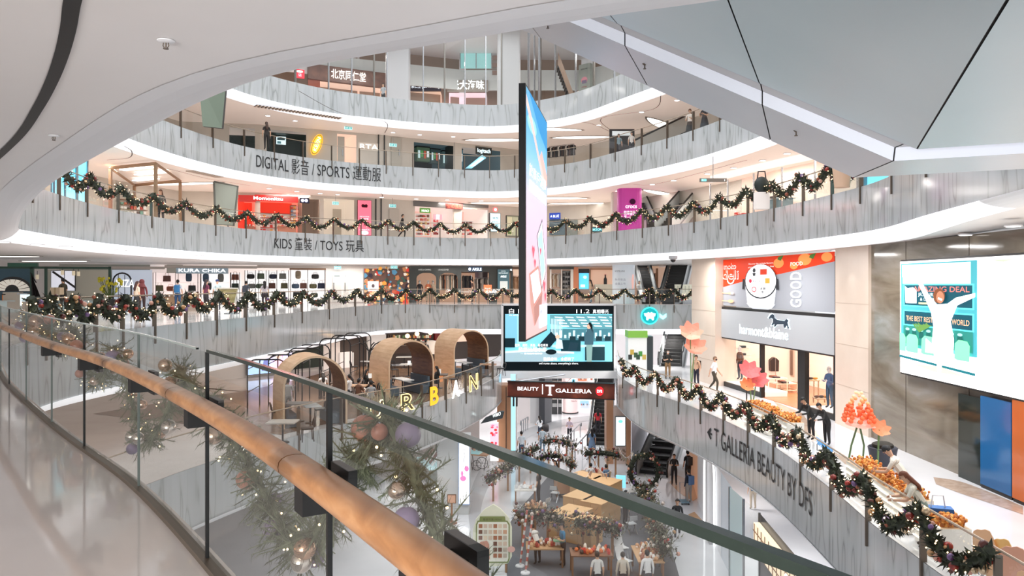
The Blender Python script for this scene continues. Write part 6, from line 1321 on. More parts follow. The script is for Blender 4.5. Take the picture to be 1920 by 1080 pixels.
# lower marble return with dark and blue/orange panels
struct(MB().box((12.9,20.95,z+1.15),(.1,1.1,2.5),mat((40,46,42),.08)),'wall_dark_marble')
s=thing('light_box','deep blue glossy panel low on the marble wall under the video wall','panel',(12.8,19.2,z)); MB().box((12.82,19.75,z+1.3),(.08,1.25,2.4),mat((36,96,150),.12,.12)).build('face',s); MB().box((12.85,19.75,z+.05),(.1,1.25,.1),M_DARK).build('base',s)
s=thing('light_box','orange panel of painted reflection low on the marble wall at the right edge','panel',(12.8,16.6,z)); MB().box((12.8,17.7,z+1.35),(.08,2.7,2.5),mat((186,98,52),.15,.12)).build('face',s); MB().box((12.84,17.7,z+.05),(.1,2.7,.1),M_DARK).build('base',s)  # orange is mostly reflection, painted as the panel's own colour
# floor inlay curves
M_TERR=texmat('brown_terrazzo',[(.35,(176,152,134)),(.65,(200,178,160))],6,rough=.2)
def inlay(pts0,pts1,zl,m,nm,up=.006):
    A=[fl(x,y,zl) for x,y in pts0]; B=[fl(x,y,zl) for x,y in pts1]; A=[V(q.x,q.y,zl+up) for q in cr([(p.x,p.y) for p in A],6)]; B=[V(q.x,q.y,zl+up) for q in cr([(p.x,p.y) for p in B],6)]
    struct(MB().strip(A,B,m),nm)
inlay([(1450,752),(1500,805),(1560,845),(1640,885)],[(1505,775),(1522,800),(1575,862),(1620,890)],z,M_TERR,'floor_inlay_terrazzo')
inlay([(1750,895),(1800,903),(1860,925),(1918,950)],[(1755,908),(1800,925),(1860,945),(1918,965)],z,M_TERR,'floor_inlay_terrazzo_near')
# shop front
s=thing('billboard','orange and grey food billboard with a drawn steel pot above the dog shop','billboard',FW.pt(1345,575,-.1)); FW.box(MB(),1343,487,1567,577,0,.2,DGREY).build('frame',s)
aa,bb=FW.s(1345,-.02),FW.s(1566,-.02); zt_,zb_=E+1.30,E-1.17
p=Pic(FW.w(aa,-.03,zb_),(FW.u.x,FW.u.y,0),(0,0,1),(-FW.n.x,-FW.n.y,0),bb-aa,zt_-zb_); p.n=V(-abs(FW.n.x),-FW.n.y*(1 if FW.n.x>0 else -1),0).normalized(); p.k=5
OR=EM((212,60,30),.4); LG=EM((158,161,168),.25); Wm=EM((255,246,240),.6); ink=EM((50,52,56),.3)
p.rect(0,0,1,1,LG); p.poly([(0,.36),(.35,.56),(.62,.66),(1,.84),(1,1),(0,1)],OR)
for cx_,cy_,r_ in ((.6,.86,.07),(.8,.9,.08),(.72,.8,.05),(.95,.92,.06)): p.ell(cx_,cy_,r_*.6,r_*1.3,EM((246,130,70),.8))
for cx_ in (.62,.86): p.poly([(cx_,.9),(cx_+.02,1),(cx_-.02,.98),(cx_-.03,.93)],EM((70,110,50),.5))
def ring_word(body,x,y,h,w_): p.text(body,x-.004,y-.01,h,Wm,w_,.05); p.text(body,x,y,h,OR,w_-.008,.0)
ring_word('moko',.085,.80,.13,.13); ring_word('deli',.07,.58,.2,.17)
for i in range(12): t0_=PI+PI*i/12; t1_=PI+PI*(i+1)/12; p.poly([(.155+.04*math.cos(t0_),.56+.1*math.sin(t0_)),(.155+.04*math.cos(t1_),.56+.1*math.sin(t1_)),(.155+.03*math.cos(t1_),.56+.07*math.sin(t1_)),(.155+.03*math.cos(t0_),.56+.07*math.sin(t0_))],Wm)
p.text('Discover the multiple flavours',.34,.86,.03,Wm,.22); p.text('of the homestyle MOKO Deli',.335,.79,.03,Wm,.23)
p.text('FOOD',.70,.80,.07,Wm,.09)
mbk=p; 
for i,ch in enumerate('GOOD'):   # vertical word, turned a quarter
    p.k+=1; y0=.05+.165*i; text_on(p.mb,ch,lambda a,b,y0=y0:p.f(.78,y0)+p.v*a-p.u*(b),EM((240,242,246),.9),height=.085*p.w*1.0,width=.14*p.h,bold=.03)
p.ell(.45,.13,.12,.2,EM((196,200,204),.6)); p.poly([(.32,.08),(.58,.08),(.55,.0),(.35,.0)],EM((206,210,214),.6)); p.poly([(.31,.42),(.59,.42),(.57,.05),(.33,.05)],EM((206,208,212),.65))
p.poly([(.585,.36),(.61,.36),(.605,.56),(.585,.58)],ink); p.poly([(.30,.36),(.28,.36),(.285,.58),(.305,.56)],ink)
p.ell(.45,.52,.145,.34,ink,28); p.ell(.45,.53,.137,.325,EM((246,246,248),.9),28)
p.ell(.395,.74,.014,.045,ink); p.poly([(.38,.69),(.41,.69),(.405,.63),(.385,.63)],ink); p.rect(.45,.65,.51,.76,OR); p.ell(.36,.53,.014,.04,EM((190,50,70),.7)); p.text('美味分享',.38,.51,.03,ink,.07); p.rect(.495,.48,.535,.58,EM((250,150,60),.8)); p.ell(.395,.36,.022,.055,EM((200,60,70),.7)); p.ell(.395,.36,.015,.038,EM((246,246,248),.9)); p.text('餐廳',.45,.36,.04,ink,.05,.02); p.text('推介',.46,.29,.04,ink,.05,.02)
for y in (.27,.10): p.rect(.0,y-.008,.14,y+.008,EM((246,176,130),.8)); p.ell(.165,y,.03,.035 if y<.2 else .025,EM((246,176,130),.8))
for y in (.29,.27,.25): p.rect(.165,y-.004,.195,y+.004,EM((214,216,222),.7))
p.rect(.07,0,.072,.42,EM((170,174,180),.5)); p.done('printed_picture',s)
s=thing('shop_sign','pale grey shop fascia with a glowing dachshund emblem and white name','sign',FW.pt(1345,655,-.2)); zt_,zb_=E-1.24,E-2.95; a_,b_=FW.s(1341,-.12),FW.s(1567,-.12)
c=FW.w((a_+b_)/2,-.0,(zt_+zb_)/2); MB().box(c,(abs(b_-a_),.24,zt_-zb_),M_DARK,FW.rz).build('dark_frame',s); c=FW.w((a_+b_)/2,-.07,(zt_+zb_)/2-.03); MB().box(c,(abs(b_-a_)-.16,.16,zt_-zb_-.2),mat((176,180,184),.5,.1),FW.rz).build('sign_board',s)
p=Pic(FW.w(a_,-.16,zb_),(FW.u.x,FW.u.y,0),(0,0,1),(-1,0,0),abs(b_-a_),zt_-zb_); p.n=V(-FW.n.x,-FW.n.y,0); p.k=2
p.text('harmont&blaine',.265,.24,.29,EM((236,252,255),2.4),.42,.014)
dog=[(.53,.78),(.545,.86),(.56,.9),(.575,.88),(.58,.8),(.60,.75),(.66,.74),(.675,.80),(.69,.76),(.682,.70),(.695,.55),(.685,.55),(.675,.62),(.665,.55),(.655,.56),(.65,.64),(.60,.62),(.585,.55),(.575,.55),(.578,.63),(.562,.58),(.552,.58),(.565,.68),(.565,.76),(.55,.79),(.535,.76)]
p.poly([(.61+(x-.61)*1.1,.72+(y-.72)*1.12) for x,y in dog],EM((220,246,255),2.2)); p.poly(dog,mat((40,60,76),.5)); p.done('emblem_and_lettering',s)
# window bays and the interior
inn=mat((248,226,208),.5,.45); zt=E-2.95
struct(MB().face([FW.w(FW.s(1342),4.6,z),FW.w(FW.s(1570)+3,4.6,z),FW.w(FW.s(1570)+3,4.6,zt),FW.w(FW.s(1342),4.6,zt)],inn).face([FW.w(FW.s(1342),.1,z),FW.w(FW.s(1342),4.6,z),FW.w(FW.s(1342),4.6,zt),FW.w(FW.s(1342),.1,zt)],inn).face([FW.w(FW.s(1342),0,zt),FW.w(FW.s(1570)+3,0,zt),FW.w(FW.s(1570)+3,4.6,zt),FW.w(FW.s(1342),4.6,zt)],mat((250,240,230),.5,.8)).face([FW.w(FW.s(1570)+2.9,.1,z),FW.w(FW.s(1570)+2.9,4.6,z),FW.w(FW.s(1570)+2.9,4.6,zt),FW.w(FW.s(1570)+2.9,.1,zt)],inn),'wall_dog_shop_interior')
wfl=wood_mat('orange_oak_floor',((168,98,56),(190,116,70),(204,132,84)),1.5,(1,8,1),.25)
struct(MB().box(FW.w((FW.s(1342)+FW.s(1570))/2,2.35,z+.01),(abs(FW.s(1570)-FW.s(1342))+3,4.6,.02),wfl,FW.rz),'floor_dog_shop')
area('dog_shop_light',FW.w(FW.s(1440),2.2,zt-.1),(6,2),160,(1,.93,.86),rz=FW.rz)
s=thing('shopfront','black framed glass shopfront of the dog emblem shop','shopfront',FW.w(FW.s(1345),0,z))
for x0,x1 in ((1342,1346),(1396,1430),(1497,1511),(1564,1569)):
    a_,b_=FW.s(x0),FW.s(x1); w0=abs(b_-a_)
    if x0==1396: w0=.16; a_=b_=FW.s(1427)
    MB().box(FW.w((a_+b_)/2,.06,(z+zt)/2),(w0,.2,zt-z),M_BLACK,FW.rz).build('pier',s)
for x0,x1 in ((1346,1426),(1511,1564)):
    a_,b_=FW.s(x0),FW.s(x1); MB().face([FW.w(a_,.05,z+.25),FW.w(b_,.05,z+.25),FW.w(b_,.05,zt),FW.w(a_,.05,zt)],M_GLASS).build('glass_pane',s); MB().box(FW.w((a_+b_)/2,.06,z+.12),(abs(b_-a_),.14,.25),M_DARK,FW.rz).build('sill',s); MB().box(FW.w((a_+b_)/2,.75,z+.13),(abs(b_-a_),1.3,.24),mat((240,238,236),.4,.15),FW.rz).build('window_platform',s)
def mann2(px,d,label,top,bot,**k): q=FW.w(FW.s(px,d),d,z+.27); return person(q,PI/2+.4,label,top=top,bot=bot,skin=(232,232,234),hair=(232,232,234),name='mannequin',cat='mannequin',**k)
mann2(1372,.6,'white headless looking mannequin in a green and brown jumper in the left shop window',(96,110,104),(70,80,96),h=1.75,sleeve='long'); mann2(1388,1.1,'white mannequin behind the brown jumper mannequin in the left shop window',(130,90,70),(60,70,86),h=1.8,sleeve='long')
mann2(1556,.6,'white mannequin in a blue and orange knit standing in the right shop window',(70,110,150),(60,84,110),h=1.75,sleeve='long',arms='phone')
for i,(px,d,hh) in enumerate(((1362,1.6,.25),(1520,1.2,.9),(1540,1.0,.25))):
    q=FW.w(FW.s(px,d),d,z+.26); s=thing('shoe_table',['low stand of brown shoes behind the glass of the left window','tall stand of knitwear in the right shop window','low box of shoes at the mannequin feet in the right window'][i],'table',q); MB().box(q+V(0,0,hh-.02),(.6,.6,.04),mat((206,170,130),.5)).build('table_top',s); 
    for a_ in (-.25,.25):
        for b_ in (-.25,.25): MB().box(q+V(a_,b_,hh/2-.02),(.04,.04,hh-.04),mat((206,170,130),.5)).build('leg',s)
    mb=MB()
    for k in range(3): mb.ball(q+V(-.2+.2*k,0,hh+.06),.1,mat([(110,74,50),(70,56,48),(206,150,70)][k],.6),8,5,(1.3,.6,.6))
    mb.build('goods',s)
def frame_table(q,w_,d_,h_,label,rz=0):
    s=thing('tiered_table',label,'table',q); m=mat((244,228,206),.5); M_=Matrix.Rotation(rz,3,'Z')
    for a_ in (-1,1):
        for b_ in (-1,1): MB().box(q+M_@V(a_*w_/2,b_*d_/2,h_/2),(.04,.04,h_),m,rz).build('leg',s)
    for zz_ in (h_,.12):
        mb=MB()
        for a_ in (-1,1): mb.box(q+M_@V(a_*w_/2,0,zz_),(.04,d_,.04),m,rz); mb.box(q+M_@V(0,a_*d_/2,zz_),(w_,.04,.04),m,rz)
        mb.build('rail',s)
    MB().box(q+V(0,0,h_-.02),(w_-.03,d_-.03,.03),mat((246,236,224),.4),rz).build('table_top',s)
    mb=MB(); mb.box(q+M_@V(-.15,0,h_+.06),(.25,.3,.1),mat((150,90,70),.7),rz+.2); mb.box(q+M_@V(.2,0,h_+.05),(.25,.3,.08),mat((70,60,64),.7),rz); mb.build('folded_goods',s)
frame_table(FW.w(FW.s(1452,1.4),1.4,z+.02),.7,1.0,.75,'white framed tiered table nearest the left pier of the shop entrance',FW.rz); frame_table(FW.w(FW.s(1468,2.0),2.0,z+.02),.8,1.1,.45,'lower white framed table right of the tiered table',FW.rz)
fr=Fr(FW.w(FW.s(1440),3.6,0).xy[:],FW.w(FW.s(1480)+3,3.6,0).xy[:],z)
q=FW.w(FW.s(1447,3.4),3.4,z+.02); s=thing('clothes_rack','rail of dark striped clothes inside the dog emblem shop','clothes rack',q); MB().tube([q+V(0,.6,0),q+V(0,.6,1.4),q+V(0,-.6,1.4),q+V(0,-.6,0)],.02,M_STEEL,6).build('frame',s)
for i in range(8):
    c=q+V(0,-.5+.14*i,1.38); g=MB(); g.prism([(-.22,-.75),(.22,-.75),(.24,-.15),(.08,0),(-.08,0),(-.24,-.15)],lambda x,y:c+V(x,0,y),V(0,.05,0),mat([(70,60,60),(150,130,120),(50,46,50),(110,84,72)][i%4],.8)); o=tag(g.build('garment'),'dark striped garment on the rail inside the dog emblem shop','garment','clothes inside the dog emblem shop'); MB().tube([c,c+V(0,.02,.05)],.01,M_STEEL,4).build('hanger_hook',o)
s=thing('wall_mirror','tall framed mirror on the back wall of the dog emblem shop','mirror',FW.w(FW.s(1480,4.5),4.5,z+.4)); q=FW.w(FW.s(1480,4.5),4.5,z+1.1); MB().box(q,(1.0,.06,1.6),mat((226,206,190),.5),FW.rz).build('frame',s); MB().box(q-V(.05,0,0),(.8,.06,1.4),mat((150,130,120),.1,0,.8),FW.rz).build('glass_face',s)
for i,(px,c_) in enumerate(((1352,(206,170,150)),)):
    s=thing('wall_shelf','narrow shelf of small dark shoes on the left side wall of the dog emblem shop','shelf',FW.w(FW.s(1343)-.1,1.4,z+.5)); mb=MB(); o=MB()
    for k in range(4): q=FW.w(FW.s(1342)+.2,1.5,z+.7+.42*k); mb.box(q,(.3,.9,.03),mat((240,226,214),.5,.2),FW.rz); o.box(q+V(0,0,.08),(.2,.3,.12),M_DARK,FW.rz)
    mb.build('board',s); o.build('shoes',s)
# kiosk and escalator at the far end
s=thing('vending_kiosk','white kiosk with green top and mosaic squares at the far end of the lower promenade','kiosk',onx(1195,48.5,z)); a=fl(1178,684,z); x0,x1=at(1178,684,47).x,at(1213,690,47).x; zk=E-(620-HY)/F0*47
MB().box(((x0+x1)/2,47.6,(z+zk)/2),(x1-x0,1.2,zk-z),mat((236,238,236),.4,.15)).build('cabinet',s); MB().box(((x0+x1)/2,47.55,zk-.22),(x1-x0+.06,1.3,.42),mat((110,160,60),.4,.5)).build('header',s)
p=Pic((x0,46.98,z),(1,0,0),(0,0,1),(0,-1,0),x1-x0,zk-z); p.k=1
for x,y,c in ((.1,.42,(190,160,70)),(.3,.35,(60,90,60)),(.55,.38,(70,140,60)),(.0,.3,(40,46,44)),(.42,.3,(40,70,50)),(.75,.3,(196,170,90))): p.rect(x,y,x+.2,y+.12,mat(c,.5,.2))
p.k=18; p.text('綠色生活',.35,.9,.04,EM((250,255,240),1.4),.4); p.ell(.25,.92,.07,.03,EM((240,226,206),1.2)); p.done('front_print',s); MB().box((x1+.25,47.9,z+1.1),(.45,.9,2.2),mat((60,70,74),.3)).build('machine_side',s)
escalator_run(1238,1262,50.5,58,z,L3-.2,1.5,'escalator with a black gap rising behind the masked woman on the lower promenade')
s=thing('emblem_sign','glowing turquoise round emblem with a pale animal shape and an arrow on the gallery front','sign',at(1218,592,52.4)); c=at(1218,592,52.45)
def disc(mb,r,d,m,n=28): mb.prism([(r*math.cos(2*PI*i/n),r*math.sin(2*PI*i/n)) for i in range(n)],lambda x,y:c+V(x,-d,y),V(0,.06,0),m)
mb=MB(); disc(mb,.62,.05,EM((60,206,206),1.6)); mb.build('rim',s); mb=MB(); disc(mb,.53,.08,EM((24,150,156),.9)); mb.build('disc',s); mb=MB()
mb.prism([(-.42,.18),(-.2,.2),(-.1,.26),(.0,.2),(.12,.26),(.22,.2),(.42,.16),(.36,-.05),(.3,-.02),(.28,-.3),(.16,-.32),(.1,-.2),(-.08,-.2),(-.12,-.32),(-.24,-.3),(-.26,-.05),(-.36,-.02)],lambda x,y:c+V(x,-.1,y),V(0,.01,0),EM((190,250,246),1.6)); mb.build('animal_shape',s); mb=MB(); mb.prism([(.68,.16),(.92,.0),(1.16,.16),(1.16,-.1),(.92,-.26),(.68,-.1)],lambda x,y:c+V(x,-.1,y),V(0,.06,0),EM((150,246,246),1.8)); mb.build('arrow',s)
# people
py_(1252,43.5,z,PI,'woman in black top, brown trousers and white face mask walking from the escalator',top=(30,32,30),bot=(140,110,76),mask=(240,240,240),arms='phone',pose='stand',h=1.7)
py_(1306,40.3,z,PI-.8,'person in a beige shirt with a dark rucksack beside the first stone column',top=(214,176,146),bot=(34,36,54),bag=(50,44,40),hair=(30,22,20),h=1.68)
py_(1339,38.3,z,PI+.9,'man in a white tee and black face mask striding before the shop window',top=(238,240,242),bot=(70,62,50),mask=(26,26,28),pose='walk',hair=(140,110,84),h=1.8)
# flower sculptures
def petals(mb,c,r,n,m,tilt,seed,cup=.5):
    rr=random.Random(seed)
    for i in range(n):
        a=2*PI*i/n+rr.uniform(-.1,.1); d=V(math.cos(a),math.sin(a),0); sd=V(-d.y,d.x,0); P=[]
        for j in range(5):
            f=j/4; wd=r*.45*math.sin(PI*min(1,.15+f*.8)); b=c+d*r*f+V(0,0,r*cup*f*f); P.append((b-sd*wd,b+sd*wd))
        for (a0,a1),(b0,b1) in zip(P,P[1:]): mb.face([tilt@(q-c)+c for q in (a0,a1,b1,b0)],m)
def flower(loc,h,r,m,label,heads,seed,stem=(110,140,90)):
    t=thing('giant_flower',label,'sculpture',loc); mb=MB(); q=V(*loc)
    for hx,hy,hz in heads: mb.tube([q+V(hx*.1,hy*.1,0),q+V(hx*.6,hy*.6,hz*.6),q+V(hx,hy,hz)],.03,mat(stem,.5),6)
    mb.build('stem',t)
    for i,(hx,hy,hz) in enumerate(heads):
        mb=MB(); petals(mb,q+V(hx,hy,hz),r,7,m,Matrix.Rotation(.9,3,'X')@Matrix.Rotation(.5*i,3,'Z'),seed+i); mb.build('flower_head',t,'all')
    return t
pk=mat((240,160,136),.6,.1); pk2=mat((226,110,110),.6,.15)
q=onx(1296,39,z); flower(q,2.6,.62,pk,'giant peach paper flower standing in front of the first stone column',[(-.05,0,2.95),(.2,.1,2.2)],31)
q=onx(1410,33.5,z); flower(q,1.3,.5,pk2,'giant coral paper flower leaning before the shop entrance',[(-.15,0,1.6),(.2,0,1.2)],33)
q=onx(1400,33.2,z); flower(q,1.0,.35,mat((240,140,90),.6,.1),'small orange paper flower on black legs by the display counter',[(0,0,1.0)],35,(40,40,40))
q=fl(1610,880,z); t=thing('giant_flower','tall sculpture of an orange bauble cone over a pink petal ring above the dried flowers','sculpture',q); cz=E-(800-HY)/F0*q.y
mb=MB(); hx=V(q.x,q.y,cz+.15)
mb.tube([q+V(.1,0,0),hx.lerp(q,.5)+V(.16,0,0),hx],.03,mat((96,120,80),.5),6); mb.tube([q+V(-.35,0,0),hx.lerp(q,.5)+V(-.22,0,0),hx],.03,mat((96,120,80),.5),6); mb.build('stem',t)
mb=MB(); petals(mb,hx-V(0,0,.05),.52,7,mat((240,176,160),.6,.15),Matrix.Rotation(.25,3,'X'),50,.1); mb.build('petal_ring',t,'all')
mb=MB(); rr=random.Random(8)
for k in range(9):
    rad=.40*(1-(k/9.2)**1.4)+.02; n=max(3,int(rad*24)); zz_=.06+.1*k
    for i in range(n): a=2*PI*(i+.5*(k%2))/n; mb.ball(hx+V(rad*math.cos(a),rad*math.sin(a),zz_),.075-.003*k,mat((236,110,66) if k<5 else ((244,176,120) if k<7 else (246,214,170)),.5,.15),7,5)
mb.build('bauble_cone',t,True)
q=fl(1645,885,z); flower(q,1.2,.3,mat((240,140,100),.6,.2),'orange paper flower beside the bauble cone sculpture',[(.05,0,1.25)],60)
# display counters with dried orange flowers along the rail
def flower_counter(t0,t1,label,seed,hh=.8):
    t=thing('flower_counter',label,'display',C2R.off((t0+t1)/2,.95,z)); S=[t0+(t1-t0)*k/6 for k in range(7)]; mb=MB(); a=C2R.ring(.45,z+.02,S);b=C2R.ring(.45,z+hh,S);c=C2R.ring(1.05,z+hh,S);d=C2R.ring(1.05,z+.02,S)
    wm=mat((238,232,222),.4,.1); mb.strip(a,b,wm); mb.strip(c,d,wm); mb.strip(b,c,mat((226,196,160),.4)); mb.face([a[0],b[0],c[0],d[0]],wm); mb.face([a[-1],b[-1],c[-1],d[-1]],wm); mb.build('counter_body',t)
    mb=MB()
    for k in range(4): mb.tube(C2R.ring(.42,z+.15+.16*k,S),.02,EM((255,250,240),1.2),4)
    mb.build('light_fins',t)
    mb=MB(); r=random.Random(seed); cols=[mat((226,150,70),.7,.1),mat((206,120,50),.7,.1),mat((240,180,100),.7,.1),mat((170,96,46),.7)]
    for i in range(420):
        s=r.uniform(t0+.1,t1-.1); o=r.uniform(.5,1.0); p=C2R.off(s,o,z+hh); h_=r.uniform(.05,.18); d=V(r.uniform(-.4,.4),r.uniform(-.4,.4),1)*h_; sd=V(r.uniform(-1,1),r.uniform(-1,1),0)*.03; mb.face([p-sd,p+sd,p+d],cols[i%4]); mb.ball(p+d,r.uniform(.025,.05),cols[(i+1)%4],5,3)
    mb.build('dried_flowers',t,kind='stuff')
pxr=lambda x:C2R.px(x)
flower_counter(pxr(1375),pxr(1418),'white counter with dried orange flowers nearest the shop entrance',1); flower_counter(pxr(1425),pxr(1450),'short counter with dried orange flowers beside the two dark haired people',2)
flower_counter(pxr(1555),pxr(1660),'long counter of dried orange flowers under the bauble cone sculpture',3,.75); flower_counter(pxr(1675),pxr(1722),'counter of dried orange flowers beside the bending couple',4,.6)
q=C2R.off(pxr(1430),1.75,z); person(q,PI*.6,'person with black hair in black bending over the flower counter by the shop',top=(30,30,30),bot=(34,34,36),hair=(22,22,22),pose='lean',sleeve='long',h=1.6)
q=C2R.off(pxr(1447),1.9,z); person(q,PI*.6,'second dark haired person in black beside the flower counter by the shop',top=(36,34,34),bot=(30,30,32),hair=(20,20,20),pose='lean',sleeve='long',h=1.55)
def at_fl(px,py): return fl(px,py,z)
person(onx(1698,17.7,z),.9,'man in a white tee and black cap bending over the flower counter',top=(232,226,214),bot=(216,206,190),cap=(40,40,42),pose='lean',h=1.75)
person(onx(1732,15.7,z),1.2,'woman with long brown hair in a cream top bending beside the man in the cap',top=(226,222,206),bot=(150,170,160),longhair=True,hair=(110,58,34),pose='lean',h=1.65)
s=thing('shopping_bag','bright blue shopping bag beside the bending woman','bag',onx(1762,15.6,z)); q=onx(1762,15.6,z+.35); MB().prism([(-.3,0),(.3,0),(.28,.5),(-.28,.5)],lambda x,y:q+V(x*.9,x*-.3,y),V(.08,.25,0),mat((40,110,190),.4)).build('bag_body',s); MB().tube([q+V(-.12,.12,.5),q+V(-.08,.12,.75),q+V(.12,.08,.75),q+V(.16,.08,.5)],.015,M_WHITE,5).build('handle',s)
s=thing('planter','dark grey round planter behind the orange paper flower','planter',onx(1655,22.6,z)); MB().lathe(onx(1655,22.6,z),[(.3,0),(.42,.6),(.4,.62),(.3,.5)],mat((70,72,84),.6),16).build('pot',s,True); MB().ball(onx(1655,22.6,z+.66),.32,mat((60,56,50),.8),10,5,(1,1,.4)).build('soil_mound',s,True)
s=thing('blue_mat_panel','small blue glass panel standing on the promenade beside the garland','panel',fl(1540,835,z)); mb=MB(); P=[at(1530,818,25.0),at(1562,840,24.0),at(1560,858,24.0),at(1532,832,25.0)]; mb.face(P,mat((90,160,220),.2,.4)); mb.build('panel_face',s); mb=MB(); mb.tube([P[2],V(P[2].x,P[2].y,z)],.025,M_STEEL,5); mb.tube([P[3],V(P[3].x,P[3].y,z)],.025,M_STEEL,5); mb.build('legs',s)
# scalloped tan petal panels at the near end
s=thing('petal_screen','tan scalloped petal screen standing at the near end of the promenade rail','screen',C2R.off(pxr(1790),.8,z)); mb=MB(); 
for k,(px,o,h_,r_) in enumerate(((1780,.55,.55,.42),(1808,.6,.6,.36),(1840,.5,.5,.5),(1868,.45,.35,.38))):
    tt=pxr(px) or pxr(1790); c=C2R.off(tt,o+.1,z+h_); d=C2R.tan(tt); mb.prism([(r_*(1+.08*math.cos(5*a))*math.cos(a),r_*(1+.08*math.cos(5*a))*math.sin(a)) for a in [2*PI*i/20 for i in range(20)]],lambda x,y:c+V(d.x*x,d.y*x,y),V(.02,.02,0),mat([(226,180,140),(236,190,120),(216,160,136),(226,176,130)][k],.5,.1))
mb.build('petals',s); MB().tube([C2R.off(pxr(1780),.6,z),C2R.off(pxr(1780),.6,z+.6)],.03,M_STEEL,5).build('stem',s)
for i,y in enumerate((37,32.5,28.5,24,20)):
    pass
downlights(UP,[t for x in (1500,1580,1640,1700,1770) for t in [UP.px(x)] if t],1.5,topw,'round white downlight in the white soffit above the marble wall','downlights above the marble wall')
# ================================================================ cafe on the left (lower gallery)
z=L2; topc=L3-2.08
OAK=M_WOOD
def booth_arch(c,wd,hh,dp,rz,label):
    t=thing('arched_booth',label,'booth',c,rz); M_=18; o=[];i_=[]
    def prof(w_,h_):
        r=w_/2; P=[(-r,0)]+[( -r*math.cos(PI*k/M_), h_-r+ r*math.sin(PI*k/M_)) for k in range(M_+1)]+[(r,0)]; return P
    O=prof(wd,hh); I=prof(wd-.16,hh-.08); mb=MB(); n=len(O)
    A=[V(x,0,y) for x,y in O];B=[V(x,dp,y) for x,y in O];C=[V(x,0,y) for x,y in I];D=[V(x,dp,y) for x,y in I]
    mb.strip(A,B,OAK); mb.strip(C,A,mat((222,190,156),.45)); mb.strip(B,D,OAK); mb.strip(D,C,wood_mat('dark_booth_lining',((96,62,40),(120,80,52),(140,96,66)),1.4,(1,1,6),.5) if 'lining' not in BALL else BALL['lining']); mb.build('arch_shell',t,False,False)
    # seats and a small table inside
    sm=mat((86,100,112),.6)
    for s in (-1,1):
        q=MB(); q.rbox((s*(wd/2-.42),dp/2,.24),(.5,dp*.86,.42),.06,sm); q.rbox((s*(wd/2-.2),dp/2,.62),(.14,dp*.86,.5),.05,sm); q.build('bench',t,False,False)
    q=MB(); q.box((0,dp*.45,.72),(.62,dp*.6,.04),mat((214,216,216),.4)); q.tube([(0,dp*.45,0),(0,dp*.45,.7)],.04,M_DARK,6); q.lathe((0,dp*.45,0),[(.22,0),(.2,.03),(.04,.05)],M_DARK,12); q.build('table',t,False,False)
    return t
# right, middle, left arches
def ar(px,py,wd,hh,dp,rz,label): return booth_arch(fl(px,py,z),wd,hh,dp,rz,label)
ar(884,704,2.5,2.75,2.3,.62,'pale oak arched booth nearest the cinema screen, rightmost of three'); ar(772,742,2.5,2.75,2.3,.6,'pale oak arched booth in the middle of three behind the glowing letters'); ar(592,800,2.5,2.75,1.9,.5,'pale oak arched booth farthest left, partly seen through the near glass')
# glowing letters on the rail
GLD=EM((255,226,150),1.5); AMB=EM((236,170,50),1.1); WHT=EM((255,250,236),1.8); DKG=mat((60,50,34),.5)
def rail_letter(ch,px0,px1,y0,y1,m,label,style):
    tt=C2L.px((px0+px1)/2,8); c=C2L.off(tt,.0,0); zt_=E+(HY-y0)/F0*c.y; zb_=E+(HY-y1)/F0*c.y; d=C2L.tan(tt); wd=(C2L.px(px1,8)-C2L.px(px0,8)); hh=zt_-zb_
    t=thing('marquee_letter',label,'letter sign',V(c.x,c.y,zb_)); f=lambda off:(lambda x,y:V(c.x,c.y,zb_)+V(d.x,d.y,0)*(x-wd/2)+V(-d.y,d.x,0)*off*-1*0+V(d.y,-d.x,0)*(.1+off)+V(0,0,y))
    mb=MB(); text_on(mb,ch,f(.0),(DKG if style!='solid' else m),height=hh,width=wd,bold=.06); mb.build('letter_back',t)
    if style=='solid': mb=MB(); text_on(mb,ch,f(.03),m,height=hh,width=wd,bold=.04); mb.build('lit_face',t); return
    vs,fs,w_=text_geo(ch,1,.045); 
    # bulbs or neon lines following the outline of the letter
    from collections import Counter
    ec=Counter(); 
    for fc in fs:
        for a,b in zip(fc,fc[1:]+fc[:1]): ec[(min(a,b),max(a,b))]+=1
    sx=wd/w_; lo=min(v[1] for v in vs); hi=max(v[1] for v in vs); sy=hh/.73; mb=MB(); ff=f(.04)
    for (a,b),n in ec.items():
        if n==1:
            p=ff(vs[a][0]*sx,vs[a][1]*sy); q=ff(vs[b][0]*sx,vs[b][1]*sy); mb.tube([p,q],.022 if style=='neon' else .016,m,4)
            if style=='bulb':
                k=max(1,int((q-p).length/.09))
                for i in range(k): mb.ball(p.lerp(q,(i+.5)/k),.03,EM((255,246,214),3),4,3)
    mb.build('neon_outline' if style=='neon' else 'bulbs',t)
    if style=='amber': mb=MB(); text_on(mb,ch,f(.03),m,height=hh,width=wd,bold=.03); mb.build('lit_face',t)
rail_letter('U',684,715,750,785,GLD,'outlined glowing letter U of white bulbs, first on the cafe rail','bulb'); rail_letter('R',748,773,736,768,GLD,'glowing letter R of gold neon lines, second on the cafe rail','neon'); rail_letter('B',802,817,723,757,AMB,'amber letter B studded with bulbs in the middle of the cafe rail','amber'); rail_letter('A',844,858,712,744,WHT,'solid white glowing letter A, fourth on the cafe rail','solid'); rail_letter('N',876,891,701,731,GLD,'gold neon letter N at the right end of the cafe rail','neon')
